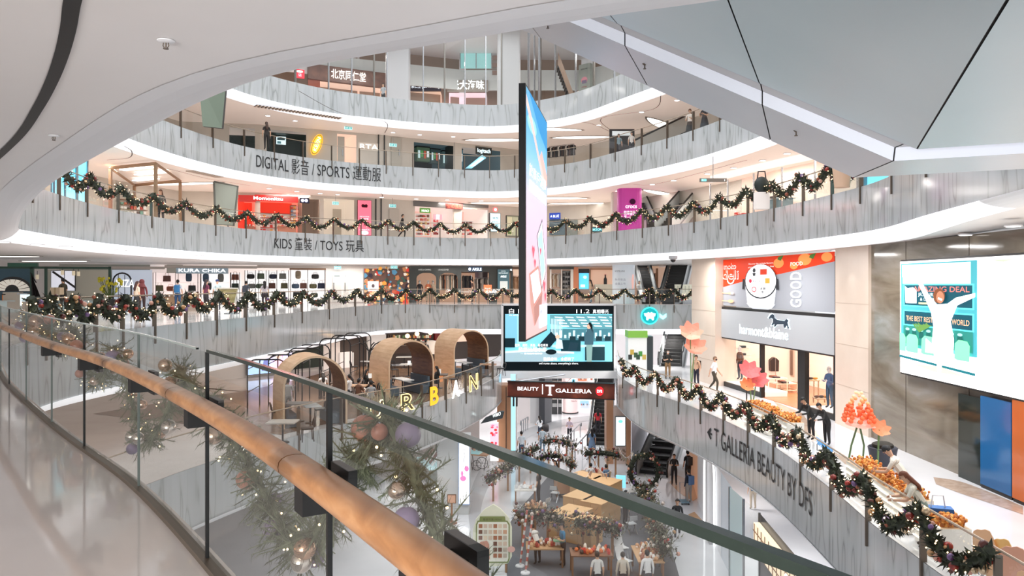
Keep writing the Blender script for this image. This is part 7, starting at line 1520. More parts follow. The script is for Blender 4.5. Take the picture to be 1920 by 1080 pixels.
# back wall pieces
q0=Fr((-21,37.5),(-12.3,48),z); q1=Fr((-12.3,48),(-1.0,57),z)
L0=(V(-21,37.5)-V(-12.3,48)).length; L1_=(V(-12.3,48)-V(-1,57)).length
struct(MB().face([q0.w(-6,.2,z),q0.w(L0,.2,z),q0.w(L0,.2,topc),q0.w(-6,.2,topc)],mat((214,206,200),.6,.1)),'wall_cafe_left'); struct(MB().face([q1.w(0,.2,z),q1.w(L1_+4,.2,z),q1.w(L1_+4,.2,topc),q1.w(0,.2,topc)],mat((74,62,56),.6,.1)),'wall_cafe_back')
s=thing('led_screen','violet and blue glowing video screen with two faces behind the cafe','screen',q0.pt(465,690,-.1)); q0.box(MB(),464,648,548,700,-.15,.2,M_DARK).build('casing',s); p=q0.pic(465,649,547,699,-.17); p.k=1; p.rect(0,0,1,1,EM((206,196,246),1.3)); p.rect(0,0,.5,.5,EM((170,206,255),1.2)); p.poly([(.3,.1),(.42,.1),(.46,.6),(.36,.62)],EM((120,130,190),.8)); p.ell(.39,.7,.06,.12,EM((190,140,130),.8)); p.ell(.38,.78,.07,.09,EM((90,80,120),.5)); p.poly([(.55,.05),(.8,.05),(.78,.5),(.6,.5)],EM((246,190,206),1.1)); p.ell(.68,.65,.07,.16,EM((240,190,170),1)); p.poly([(.6,.6),(.62,.85),(.7,.92),(.76,.8),(.8,.4),(.74,.7),(.66,.82)],EM((246,150,170),1)); p.done('video_picture',s)
q0.wall(548,640,607,690,mat((40,52,44),.5),-.05,.2,'wall_dark_green'); q0.wall(607,628,690,700,mat((232,222,216),.6,.2),-.1,.2,'wall_cafe_pale')
q1.wall(690,628,724,720,mat((226,216,208),.6,.15),-.1,.2,'wall_cafe_pale_right')
s=thing('serving_hatch','white lit hatch boards on the pale wall behind the seated cafe guests','panel',q0.pt(650,690,-.3)); q0.box(MB(),638,660,660,690,-.3,.1,mat((238,230,226),.5,.3)).build('left_leaf',s); q0.box(MB(),661,660,683,690,-.3,.1,mat((238,230,226),.5,.3)).build('right_leaf',s)
s=thing('bar_counter','bar with dark shelves of bottles under warm lamps at the back of the cafe','bar',q1.pt(760,650,-.4)); q1.box(MB(),725,623,812,655,-.1,.2,mat((52,40,34),.5,.1)).build('back_shelf',s); r=random.Random(3); mb=MB()
for k in range(3):
    for i in range(24): q1.box(mb,728+3.4*i,628+8*k+r.uniform(0,2),730+3.4*i,634+8*k,-.25,.1,mat([(206,150,90),(96,120,80),(170,60,50),(226,214,190),(60,46,40)][r.randrange(5)],.4,.2))
mb.build('bottles',s,kind='stuff'); q1.box(MB(),800,640,822,664,-2.2,.8,mat((196,186,176),.5)).build('till_front',s); q1.box(MB(),735,648,798,662,-2.0,.8,mat((70,50,40),.5)).build('bar_front',s)
for i,(x,y) in enumerate(((782,626),(807,624),(764,630))):
    s=thing('pendant_lamp','warm %s pendant lamp above the cafe bar'%['middle','right hand','left hand'][i],'lamp',q1.pt(x,y,-1.2)); c=q1.pt(x,y,-1.2); MB().ball(c,.16,EM((255,206,150),3),10,6).build('globe',s); MB().tube([c+V(0,0,.1),V(c.x,c.y,topc)],.015,M_DARK,4).build('cord',s)
q1.wall(816,620,832,660,mat((110,30,28),.5,.2),-.2,.2,'wall_red_curtain'); q1.wall(834,618,850,640,mat((40,34,32),.5),-.2,.2,'wall_dark_pier'); q1.wall(852,617,896,640,mat((246,214,190),.6,.5),-.15,.2,'wall_lit_recess')
s=thing('brown_floor_rug','warm timber floor panel between the two right arched booths','rug',fl(818,690,z)); P=[fl(x,y,z) for x,y in ((808,668),(835,665),(830,716),(806,720))]; MB().face([p+V(0,0,.012) for p in P],mat((190,120,70),.4)).build('panel',s)
s=thing('wall_sign','small teal sign box at the top of the cafe back wall','sign',q1.pt(856,622,-.4)); q1.box(MB(),850,617,862,622,-.5,.1,EM((90,170,210),.9)).build('light_box',s); p=q1.pic(850,617,862,622,-.52); p.text('EXIT',.15,.2,.5,EM((240,250,255),1.5),.7); p.done('lettering',s)
# black tube frames
def tube_frame(px,py,w_,d_,h_,rz,label):
    t=thing('tube_frame',label,'frame',fl(px,py,z),rz); 
    for y in (0,d_):
        P=[(-w_/2,y,0),(-w_/2,y,h_-.35)]+[(-w_/2+.35-.35*math.cos(PI/2*k/5),y,h_-.35+.35*math.sin(PI/2*k/5)) for k in range(1,6)]+[(w_/2-.35+.35*math.sin(PI/2*k/5),y,h_-.35+.35*math.cos(PI/2*k/5)) for k in range(6)]+[(w_/2,y,0)]
        MB().tube(P,.03,M_BLACK,6).build('hoop',t,True,False)
    mb=MB()
    for x in (-w_/2,w_/2):
        for q in (.9,h_-.4): mb.tube([(x,0,q),(x,d_,q)],.022,M_BLACK,5)
    mb.tube([(0,0,h_),(0,d_,h_)],.022,M_BLACK,5); mb.build('cross_bars',t,False,False)
for i,(px,py,w_,d_,h_,rz,lb) in enumerate(((500,775,1.6,2.2,2.3,.1,'left of the video screen'),(535,760,1.5,2.0,2.3,.1,'in front of the video screen'),(572,745,1.6,2.0,2.4,.05,'beside the left oak arch'),(628,732,1.6,2.4,2.7,.0,'behind the seated cafe guests'),(655,715,1.6,2.2,2.6,.0,'against the pale cafe wall'),(915,668,1.6,2.0,2.3,.3,'by the cinema screen'))): tube_frame(px,py,w_,d_,h_,rz,'black hooped tube frame '+lb)
# tables, chairs, people
def cafe_chair(loc,rz,label,group,proto=[None]):
    if proto[0] is None:
        t=thing('cafe_chair',label,'chair',loc,rz,group); proto[0]=t; m=mat((44,42,42),.5)
        MB().rbox((0,0,.45),(.42,.42,.05),.08,m).build('seat',t,False,False); MB().tube([(-.2,-.2,.5),(-.19,-.24,.72),(0,-.27,.8),(.19,-.24,.72),(.2,-.2,.5)],.035,m,6).build('backrest',t,True,False)
        for a in (-1,1):
            for b in (-1,1): MB().tube([(a*.17,b*.17,.44),(a*.2,b*.2,0)],.018,m,5).build('leg',t,False,False)
        return t
    c=copy_tree(proto[0]); c.location=loc; c.rotation_euler=(0,0,rz); c['label']=label; c['group']=group; return c
def cafe_table(px,py,label,top=(214,206,196),r=.5):
    q=fl(px,py,z); t=thing('cafe_table',label,'table',q); MB().rbox(q+V(0,0,.73),(r*2,r*1.5,.04),.05,mat(top,.4)).build('table_top',t); MB().tube([q,q+V(0,0,.71)],.035,M_DARK,6).build('pole',t); MB().lathe(q,[(.24,0),(.22,.03),(.05,.05)],M_DARK,12).build('foot',t); return q
TB=[(700,735,'timber table before the seated white shirt guest',(176,130,96)),(668,752,'pale table half hidden by the near rail cap',(190,150,116)),(640,745,'dark table behind the near glass post',(70,56,48)),(758,690,'pale rounded table behind the middle arch',(206,200,190)),(766,706,'small pale table seen through the middle arch',(206,200,190)),(730,672,'small table near the waitress by the pale wall',(150,120,96)),(822,728,'card topped table between the middle and right arches',(80,70,64)),(915,706,'timber table right of the right arch',(196,150,116)),(560,790,'pale table seen through the left arch',(190,180,170)),(530,830,'pale table behind the near glass, lower left',(196,186,176)),(690,700,'dark table by the pale cafe wall',(64,54,48))]
for i,(x,y,l,c) in enumerate(TB):
    q=cafe_table(x,y,l,c)
    for k,a in enumerate((0.4,PI+.4)):
        cafe_chair(q+V(math.cos(a)*.85,math.sin(a)*.75,0),a+PI/2,'black cafe chair drawn up to the '+l,'chairs at the '+l)
CD=mat((240,240,236),.5,.2)
for i,(x,y) in enumerate(((690,737),(764,708),(820,727),(846,700),(884,690))):
    q=fl(x,y,z)+V(.1,0,.76); s=thing('menu_card','folded white menu card standing on a cafe table, %s'%['left of the middle arch','inside the middle arch','between the middle and right arches','beside the right arch foot','inside the right arch'][i],'card',q); MB().raw([q+V(-.09,-.05,0),q+V(.09,-.05,0),q+V(.09,0,.24),q+V(-.09,0,.24),q+V(-.09,.05,0),q+V(.09,.05,0)],[(0,1,2,3),(3,2,5,4)],CD).build('card',s)
def sit(px,Y,rz,label,**k): person(onx(px,Y,z),rz,label,pose='sit',**k)
sit(642,36.5,-.3,'seated woman with black hair in a dark top facing the white shirt guest',top=(56,52,50),bot=(40,40,44),longhair=True); sit(656,35.0,1.2,'seated man in a white shirt at the cafe table left of the middle arch',top=(232,228,226),bot=(60,64,70)); sit(686,37,-1.2,'seated woman with long black hair in black left of the middle arch',top=(34,32,32),bot=(30,30,34),longhair=True,sleeve='long')
sit(606,36.0,.4,'seated woman in a white top framed by the left oak arch',top=(226,220,216),bot=(60,60,64),longhair=True); sit(820,38.5,1.3,'seated woman in black holding a phone between the middle and right arches',top=(30,30,32),bot=(34,34,38),longhair=True,sleeve='long',arms='phone'); sit(696,32.8,.3,'seated guest in a grey top near the rail left of the letter R',top=(170,172,176),bot=(70,60,56)); sit(672,33.5,-.5,'seated guest in a rust top near the rail behind the near post',top=(120,84,66),bot=(50,46,44))
py_(706,41.5,z,.2,'waitress in a white shirt standing by the pale cafe wall',top=(236,232,228),bot=(206,186,160),h=1.65); py_(783,50,z,.3,'person in a red shirt at the cafe bar',top=(200,50,54),bot=(60,44,40),h=1.75); py_(798,50.5,z,-.4,'person in a dark suit beside the red shirt at the cafe bar',top=(44,42,44),bot=(36,34,36),h=1.75,sleeve='long'); py_(540,31,z,.5,'person in a white top among the tables seen through the near glass',top=(226,224,220),bot=(190,190,190),h=1.6)
# wall tree brackets
s=thing('branch_lamp','black branching lamp stand on the pale wall above the waitress','lamp',q1.pt(692,668,-.4)); c=q1.pt(692,668,-.5); mb=MB(); mb.tube([V(c.x,c.y,z),c,c+V(0,0,.3)],.07,M_BLACK,6)
for dx,dz in ((-.7,.9),(-.35,1.0),(.35,.9),(.8,1.0),(1.1,.8)): mb.tube([c+V(0,0,.3),c+V(dx*.5,0,.3+dz*.5),c+V(dx,0,.2+dz*.8)],.04,M_BLACK,5)
mb.build('branches',s); mb=MB(); mb.lathe(c+V(1.2,0,.85),[(.22,0),(.2,.12),(.04,.16)],mat((150,110,80),.5),12); mb.build('lamp_shade',s)
# reed planter behind letters U and R
s=thing('planter_box','low planter of dry reeds behind the letters U and R','planter',C2L.off(C2L.px(730,8),.5,z)); mb=MB(); r=random.Random(12); a,b=C2L.px(690,8),C2L.px(745,8)
for i in range(220):
    tt=r.uniform(a,b); p=C2L.off(tt,r.uniform(.3,.6),z+.4); d=V(r.uniform(-.3,.3),r.uniform(-.3,.3),1)*r.uniform(.35,.65); sd=V(.012,.01,0); mb.face([p-sd,p+sd,p+d],mat((200,186,160),.7))
mb.build('reeds',s,kind='stuff'); S=[a,(a+b)/2,b]; mb=MB(); mb.strip(C2L.ring(.25,z,S),C2L.ring(.25,z+.4,S),mat((170,130,96),.5)); mb.strip(C2L.ring(.65,z+.4,S),C2L.ring(.65,z,S),mat((170,130,96),.5)); mb.strip(C2L.ring(.25,z+.4,S),C2L.ring(.65,z+.4,S),mat((110,84,60),.7)); mb.build('timber_box',s)
# ================================================================ ground hall
z=L1
G_=lambda x,y,dz=0.0:fl(x,y,z)+V(0,0,dz)
BF=mat((196,196,200),.12)
inlay([(905,1020),(905,940),(945,870),(1010,835),(1075,810),(1130,800)],[(885,1020),(880,930),(915,862),(985,818),(1060,788),(1130,780)],z,BF,'floor_inlay_grey_band')
inlay([(960,838),(1010,812),(1080,793),(1130,786)],[(945,822),(1000,800),(1070,784),(1130,778)],z,mat((186,188,192),.2),'floor_inlay_dark_band',.02)
inlay([(1265,890),(1290,900),(1320,925)],[(1255,905),(1275,925),(1300,940)],z,mat((232,190,156),.15),'floor_inlay_peach',.012)
inlay([(1290,965),(1310,985),(1330,1010)],[(1302,960),(1320,980),(1334,1002)],z,mat((206,170,136),.15),'floor_inlay_tan',.014)
struct(MB().face([G_(x,y,.01) for x,y in ((965,965),(1040,880),(1225,935),(1262,1040),(1290,1140),(960,1140),(940,1010))],mat((104,106,112),.8)),'floor_market_carpet')
# back of the hall behind the brown sign
hb=Fr((-2,70),(14,70),z); hz=L2-2.2
struct(MB().face([hb.w(-4,0,z),hb.w(20,0,z),hb.w(20,0,L3-2),hb.w(-4,0,L3-2)],mat((236,230,230),.5,.35)),'wall_hall_back')
struct(MB().face([V(-4,52.5,L3-2.1),V(13,52.5,L3-2.1),V(13,70,L3-2.1),V(-4,70,L3-2.1)],mat((236,236,238),.5,.3)),'ceiling_hall')
def pil(px0,px1,yb,ztop,m,nm,dp=.6,yo=0):
    a,b=G_(px0,yb),G_(px1,yb); struct(MB().box(((a.x+b.x)/2,a.y+dp/2,(z+ztop)/2),(abs(b.x-a.x),dp,ztop-z),m),nm)
tan=texmat('tan_stone',[(.3,(190,136,100)),(.7,(212,160,122))],.6,(1,1,.5),rough=.3)
pil(932,958,866,L2-.9,tan,'wall_tan_pillar_left',1.5); pil(1137,1150,870,L2-.9,tan,'wall_tan_pillar_right',1.0); pil(1175,1183,872,L2-2.2,tan,'wall_tan_pillar_edge',1.0)
struct(MB().box((G_(949,866).x,G_(949,866).y-.02,(z+L2-1)/2),(.04,.03,L2-1-z),M_DARK),'trim_pillar_joint')
s=thing('light_column','tall cyan lit glass strip beside the left tan pillar','light',G_(962,852)); q=G_(962,848); MB().box(q+V(0,.2,2.6),(.32,.2,5.2),EM((150,214,240),1.3)).build('lit_strip',s); MB().box(q+V(.22,.22,2.6),(.1,.24,5.2),M_WHITE).build('edge_frame',s); MB().box(q+V(0,.2,.05),(.5,.3,.1),M_STEEL).build('foot',s)
s=thing('panel_wall','pale grey double wall panel left of the black totem','panel',G_(980,800)); 
for x0,x1,c in ((970,994,(228,220,220)),(994,1016,(196,196,198))): a,b=G_(x0,793),G_(x1,795); MB().box(((a.x+b.x)/2,a.y,z+2.3),(b.x-a.x,.3,4.6),mat(c,.4,.12)).build('leaf',s)
s=thing('totem_sign','black totem with a small white letter T emblem','sign',G_(1022,795)); a,b=G_(1016,796),G_(1029,790); d=b-a; MB().box((a+b)/2+V(0,0,2.35),(d.length,.5,4.7),mat((62,64,70),.3),math.atan2(d.y,d.x)).build('slab',s)
p=Pic(a+V(.02,-.3,0),(d.x,d.y,0),(0,0,1),(d.y,-d.x,0),d.length,4.7); p.k=3; p.text('T',.25,.83,.06,EM((240,240,245),1.4)); p.rect(.2,.76,.8,.765,EM((240,240,245),1)); p.text('GALLERIA',.15,.72,.012,EM((240,240,245),1.2),.7); p.text('DFS',.35,.69,.015,EM((240,240,245),1.2),.3); p.done('lettering',s)
s=thing('round_poster_column','round column wrapped with a close up eye poster','column wrap',G_(1070,776)); q=G_(1070,776); MB().lathe(q+V(0,.6,0),[(.68,.1),(.68,4.2)],mat((232,206,204),.4,.5),24).build('wrap',s,True); mb=MB(); mb.lathe(q+V(0,.6,0),[(.72,0),(.72,.1)],M_DARK,24); mb.lathe(q+V(0,.6,0),[(.72,4.2),(.72,4.3)],M_DARK,24); mb.build('dark_rims',s)
p=Pic(q+V(-.66,-.1,.2),(1,0,0),(0,0,1),(0,-1,0),1.32,4.0); p.k=4; p.poly([(.25,.62),(.5,.72),(.8,.74),(.95,.68),(.7,.60),(.45,.58)],EM((250,244,242),1)); p.ell(.68,.665,.11,.05,EM((80,160,180),.8)); p.ell(.68,.665,.05,.025,M_BLACK); p.poly([(.2,.62),(.5,.735),(.85,.76),(.95,.72),(.8,.745),(.5,.715)],mat((80,50,50))); p.text('beauty',.55,.22,.03,mat((120,70,80)),.35); p.done('eye_print',s)
for i,(x0,x1,y) in enumerate(((1034,1046,777),(1046,1054,777))):
    s=thing('dark_display','%s black display tower left of the eye poster column'%['tall','narrow'][i],'display stand',G_(x0,y)); a,b=G_(x0,y),G_(x1,y); MB().box(((a.x+b.x)/2,a.y+.3,z+1.7),(b.x-a.x-.06,.5,3.4),mat((50,50,52),.4)).build('tower',s); mb=MB()
    for k in range(4): mb.box(((a.x+b.x)/2,a.y+.02,z+.8+.65*k),((b.x-a.x)*.7,.1,.3),mat([(150,150,150),(200,190,180),(110,120,116),(170,150,140)][k],.5))
    mb.build('goods',s)
for i,(x0,x1,y0,y1,c) in enumerate(((1088,1104,752,766,(150,190,220)),(1106,1136,745,767,(226,226,216)),(1040,1056,704,716,(226,186,170)),(1066,1080,705,714,(206,206,208)),(1082,1100,704,714,(210,120,80)),(1104,1136,705,715,(240,238,226)))):
    s=thing('display_wall',['pale blue counter at the back of the hall','pale lit shelf at the right back of the hall','lit peach makeup panel above the brown sign','round grey panel above the brown sign','lit orange picture panel above the brown sign','white lit shelf panel above the brown sign'][i],'display',hb.pt(x0,y1,-.3)); hb.box(MB(),x0,y0,x1,y1,-.4,.3,mat(c,.4,.6)).build('panel',s); mb=MB()
    for k in range(4): hb.box(mb,x0+(x1-x0)*(.1+.22*k),y0+(y1-y0)*.35,x0+(x1-x0)*(.22+.22*k),y0+(y1-y0)*.8,-.46,.05,mat([(200,110,90),(90,110,120),(250,246,240),(170,150,140)][k],.4,.2))
    mb.build('products',s)
s=thing('gallery_rail','glass rail seen between the cinema screen and the brown sign','railing',V(-.4,49.5,L2)); mb=MB(); mb.face([at(965,700,49),at(1060,700,49),at(1030,714,49),at(965,714,49)],M_GLASS); mb.build('glass_panel',s); mb=MB(); mb.tube([at(962,716,49),at(1060,702,49)],.05,M_STEEL,6); mb.build('top_rail',s)
for x in (963,969): MB().tube([onx(x,49,-6.6),onx(x,49,-4.9)],.06,M_DARK,6).build('post',s)
# stair rails
def stair_rail(x0,y0,x1,y1,label):
    a,b=G_(x0,y0),G_(x1,y1); t=thing('stair_rail',label,'handrail',a); MB().tube([a+V(0,0,.7),a+V(0,0,1.0),b+V(0,0,1.0),b+V(0,0,.75)],.045,M_STEEL,6).build('handrail',t)
    for f in (.12,.4,.68,.95): q=a.lerp(b,f); MB().tube([q,q+V(0,0,1.0)],.035,M_STEEL,6).build('post',t)
stair_rail(1042,868,1090,818,'steel handrail on posts in the middle of the hall, left of the pair'); stair_rail(1072,875,1117,822,'steel handrail on posts beside the escalator, right of the pair'); stair_rail(976,815,990,806,'short steel handrail before the grey wall panels')
escalator_run(1104,1122,52.4,62.5,z,z+4.2,1.4,'black escalator rising inside the brown sign opening')
# right pillar with poster, checker panel and cartoon free wall, escalator down
s=thing('poster_pillar','pale pillar with a tall white light box above a checkered panel','pillar',G_(1166,872)); a,b=G_(1150,870),G_(1176,870); MB().box(((a.x+b.x)/2,a.y+.4,(z+L2-2.2)/2),(b.x-a.x,.8,L2-2.2-z),mat((226,206,196),.4)).build('pillar',s)
p=Pic(a+V(0,-.005,0),(1,0,0),(0,0,1),(0,-1,0),b.x-a.x,L2-2.2-z); p.k=4; Wd=b.x-a.x
for i in range(6):
    for j in range(6):
        if (i+j)%2: p.rect(.12+.13*i,.06+.035*j,.25+.13*i,.095+.035*j,mat((176,150,130)))
p.done('checker_print',s); zt_=E-(780-HY)/F0*a.y; zb_=E-(836-HY)/F0*a.y
MB().box(((a.x+b.x)/2,a.y-.06,(zt_+zb_)/2),(Wd*.72,.12,zt_-zb_),mat((90,104,110),.4)).build('light_box_frame',s); p=Pic(V(a.x+Wd*.17,a.y-.13,zb_+.05),(1,0,0),(0,0,1),(0,-1,0),Wd*.66,zt_-zb_-.1); p.rect(0,0,1,1,EM((246,254,255),1.3)); p.ell(.5,.85,.25,.06,EM((120,220,210),1)); p.done('light_box_face',s)
s=thing('side_wall','white slanted wall with scattered dark marks beside the right tan edge','wall panel',G_(1187,862)); a,b=G_(1184,872),G_(1214,842); mb=MB(); zt_=L2-2.3; P=[a,b,V(b.x,b.y,zt_),V(a.x,a.y,zt_)]; mb.face(P,mat((226,222,230),.4)); r=random.Random(2)
for i in range(14): 
    f,h_=r.uniform(.15,.9),r.uniform(1.0,3.4); q=a.lerp(b,f)+V(-.01,-.01,h_); d=(b-a).normalized()*.12; mb.face([q,q+d,q+d+V(0,0,.16),q+V(0,0,.1)],mat((70,60,70)))
mb.build('panel',s)
escalator_run(1199,1232,44.6,50.5,z,z+1.3,1.8,'wide escalator with grey sides at the right of the ground hall')
s=thing('floor_plate','grey metal landing plate before the wide escalator','plate',G_(1205,890)); MB().face([G_(x,y,.012) for x,y in ((1183,885),(1196,870),(1246,878),(1237,893))],mat((120,120,126),.4)).build('plate',s)
# left side: counter, column with poster, cart, sign stand
s=thing('column','broad pale stone column carrying a tall white light box','column',G_(855,960)); a,b=G_(830,958),G_(870,972); q=(a+b)/2; MB().rbox((q.x,q.y+.7,(z+L2-2)/2),(1.6,1.4,L2-2-z),.08,mat((206,208,208),.4)).build('shaft',s)
Yp=q.y-.03; zt_=E-(830-HY)/F0*Yp; zb_=E-(944-HY)/F0*Yp; xa,xb=at(861,900,Yp).x,at(880,900,Yp).x
MB().box(((xa+xb)/2,Yp-.03,(zt_+zb_)/2),(xb-xa+.06,.14,zt_-zb_+.08),mat((120,150,190),.3,.3)).build('light_box_frame',s); p=Pic(V(xa,Yp-.105,zb_),(1,0,0),(0,0,1),(0,-1,0),xb-xa,zt_-zb_); p.rect(0,0,1,1,EM((250,250,255),1.2))
for x,y,rx in ((.75,.58,.22),(.4,.42,.3),(.3,.5,.12)): p.ell(x,y,rx,.045,EM((240,120,180),.9))
for x0,y0,x1,y1 in ((.4,.6,.5,.85),(.6,.6,.55,.8),(.25,.5,.45,.51)): p.poly([(x0,y0),(x0+.03,y0),(x1+.03,y1),(x1,y1)],mat((110,90,100)))
p.text('SPRING',.3,.88,.02,mat((120,110,120)),.4); p.text('BLOOM',.3,.25,.02,mat((140,130,150)),.4); p.done('light_box_face',s)
s=thing('sign_stand','small tan notice on a wooden post with a round foot','sign stand',G_(847,981)); q=G_(847,981); MB().lathe(q,[(.26,0),(.26,.04),(.05,.07)],mat((160,110,80),.5),14).build('foot',s); MB().tube([q,q+V(0,0,.95)],.045,mat((150,104,76),.5),6).build('post',s); MB().box(q+V(0,0,1.15),(.42,.05,.42),mat((110,76,56),.5)).build('frame',s); MB().box(q+V(0,-.03,1.15),(.35,.02,.35),mat((226,176,150),.5)).build('face',s)
s=thing('display_counter','steel counter with slanted lit trays of makeup at the left of the ground hall','counter',G_(795,910)); a,b=G_(779,889),G_(803,914); d=(b-a); rz=math.atan2(d.y,d.x); q=(a+b)/2+V(.45,.35,0); MB().box(q+V(0,0,.45),(d.length,.8,.9),mat((150,160,158),.3),rz).build('cabinet',s)
MB().box(q+V(0,0,.93),(d.length+.1,.9,.06),mat((190,220,226),.2,.5),rz).build('lit_top',s); M_=Matrix.Rotation(rz,3,'Z'); mb=MB()
for i,c in enumerate(((150,110,100),(240,236,236),(120,90,86),(226,230,234))): o=q+M_@V(-.8+.5*i,.1,1.0); mb.face([o+M_@V(0,-.25,0),o+M_@V(.42,-.25,0),o+M_@V(.42,.25,.6),o+M_@V(0,.25,.6)],mat(c,.4,.2))
mb.build('tester_boards',s); MB().box(q+V(.75,.55,1.3),(.15,1.0,2.6),mat((80,84,86),.4),rz).build('end_panel',s)
s=thing('vendor_cart','wooden topped cart with two spoked wheels under the left gallery','cart',G_(897,882)); q=G_(897,880); top=mat((206,150,106),.5); MB().box(q+V(0,0,.95),(1.3,.8,.08),top,-.35).build('tray',s); MB().box(q+V(-.2,0,1.06),(.75,.62,.14),mat((170,220,226),.2,.3),-.35).build('glass_top',s); mb=MB(); r=random.Random(6)
for i in range(9): mb.ball(q+V(-.1+r.uniform(-.3,.3),.15+r.uniform(-.2,.2),1.2),r.uniform(.06,.1),mat([(206,120,110),(230,180,150),(150,80,70)][i%3],.5),6,4)
mb.build('produce',s)
for dx,r_ in ((.22,.36),(-.1,.3)):
    mb=MB(); c=q+V(dx,-.25 if dx<0 else .1,r_); mb.tube([c+V(r_*math.cos(2*PI*i/16)*.95,r_*math.cos(2*PI*i/16)*-.3,r_*math.sin(2*PI*i/16)) for i in range(17)],.022,M_DARK,5)
    for i in range(6): mb.tube([c,c+V(r_*math.cos(PI*i/3)*.95,r_*math.cos(PI*i/3)*-.3,r_*math.sin(PI*i/3))],.01,M_DARK,4)
    mb.build('wheel',s)
for dx,dy in ((-.5,-.2),(.5,-.3),(-.4,.3)): MB().tube([q+V(dx,dy,.92),q+V(dx*.7,dy,0)],.025,M_DARK,5).build('leg',s)
s=thing('light_box','white light box with pink and red flowers on the left tan wall','poster',G_(926,868)); q=G_(927,868); zt_=E-(790-HY)/F0*q.y; MB().box(V(q.x,q.y-.05,(z+.1+zt_)/2),(.52,.16,zt_-z-.2),EM((252,250,250),1.2)).build('casing',s); p=Pic(V(q.x-.26,q.y-.14,z+.1),(1,0,0),(0,0,1),(0,-1,0),.52,zt_-z-.2); p.rect(0,.42,1,1,EM((250,190,206),1.0)); r=random.Random(1)
for i in range(12): p.ell(r.uniform(.15,.85),r.uniform(.48,.97),r.uniform(.1,.2),r.uniform(.02,.05),EM([(240,90,110),(250,130,160),(226,60,60)][i%3],.9),10)
p.done('flower_print',s)
s=thing('shop_awning','dark curved fascia with a white word under the cafe gallery','sign',at(925,790,41.5)); q=at(927,786,41.4); MB().prism([(-.75,-.25),(.45,.05),(.55,.42),(.35,.42),(-.5,.05)],lambda x,y:q+V(x,0,y),V(0,.3,0),mat((60,68,72),.4)).build('board',s); mb=MB(); text_on(mb,'WMO',lambda x,y:q+V(-.1+x*.9,-.02,.08+x*.3+y),EM((240,250,250),1.5),height=.2,width=.5,bold=.02); mb.build('lettering',s)
struct(MB().face([V(-16,44,z),V(-2.2,50.5,z),V(-2.2,50.5,L2-2.1),V(-16,44,L2-2.1)],mat((196,186,182),.5,.12)),'wall_ground_left')
# right side under the promenade: arch, glass, dark shop with letters and a blue poster
def gwall(px0,px1,yb0,yb1,m,nm,ztop=L2-2.25): a,b=G_(px0,yb0),G_(px1,yb1); struct(MB().face([a,b,V(b.x,b.y,ztop),V(a.x,a.y,ztop)],m),nm); return a,b
gwall(1292,1310,880,945,mat((232,176,140),.5,.15),'wall_peach_niche'); gwall(1308,1352,940,1045,mat((226,228,232),.4,.1),'wall_white_arcade')
s=thing('lit_arch','white lit arch outline in the pale arcade wall on the right of the ground hall','arch',G_(1330,1000)); a,b=G_(1322,985),G_(1341,1022); d=b-a; L_=d.length; u=d.normalized(); mb=MB(); P=[a+V(-.05,-.05,.0)]+[a+u*(L_/2-L_/2*math.cos(PI*i/10))+V(-.05,-.05,2.7+L_*.5*math.sin(PI*i/10)) for i in range(11)]+[b+V(-.05,-.05,0)]
mb.tube(P,.045,EM((255,255,255),1.8),5); mb.build('light_line',s); MB().box(a.lerp(b,.5)+V(-.1,-.1,.05),(L_*.9,.3,.1),M_STEEL,math.atan2(u.y,u.x)).build('plinth',s)
MT=mat((196,214,216),.15,.1)
gwall(1350,1372,1040,1085,mat((206,214,222),.3,.08),'wall_round_pier'); 
s=thing('glass_shopfront','pale green glass shopfront under the promenade lettering','shopfront',G_(1375,1090)); a,b=G_(1368,1080),G_(1424,1150); zt_=L2-2.3
for k in range(2): p0,p1=a.lerp(b,k/2+.01),a.lerp(b,k/2+.49); MB().face([p0,p1,V(p1.x,p1.y,zt_),V(p0.x,p0.y,zt_)],MT if k==0 else M_GLASS).build('glass_panel',s)
for k in range(3): q=a.lerp(b,k/2); MB().box((q.x,q.y,(z+zt_)/2),(.07,.07,zt_-z),M_STEEL).build('mullion',s)
dk=mat((70,72,76),.3); a,b=G_(1424,1150),V(6.9,17.0,z)
b=V(7.9,17.5,z); struct(MB().face([a,b,V(b.x,b.y,L2-2.3),V(a.x,a.y,L2-2.3)],dk),'wall_dark_shop')
d=(b-a); u=V(d.x,d.y,0).normalized(); n_=V(-u.y,u.x,0)*(-1 if -u.y>0 else 1); 
ds=Fr(a.xy[:],b.xy[:],z)
if ds.n.x<0: ds.n=-ds.n
s=thing('shop_sign','lit cream grid fascia with pale rounded letters partly hidden by the promenade','sign',ds.pt(1480,930,-.1))
zc=E-(905-HY)/F0*ds.w(ds.s(1460),0,0).y; L_=(b-a).length; MB().box(ds.w(L_*.5,-.12,L2-2.3-.75),(L_*.98,.2,.9),mat((240,220,190),.4,.7),ds.rz).build('lit_board',s); mb=MB()
for k in range(18): mb.box(ds.w(L_*(.03+.055*k),-.235,L2-2.3-.75),(.03,.02,.9),mat((150,120,96)),ds.rz)
for k in (-.2,.2): mb.box(ds.w(L_*.5,-.235,L2-2.3-.75+k),(L_*.98,.02,.03),mat((150,120,96)),ds.rz)
mb.build('grid_bars',s); mb=MB(); sg=1 if ds.u.y<0 else -1; t0_=ds.s(1487); text_on(mb,'COACH',lambda x,y:ds.w(t0_+x*sg,-.26,L2-2.3-1.0+y),EM((255,246,226),1.6),height=.5,width=2.6,bold=.01); mb.build('lettering',s)
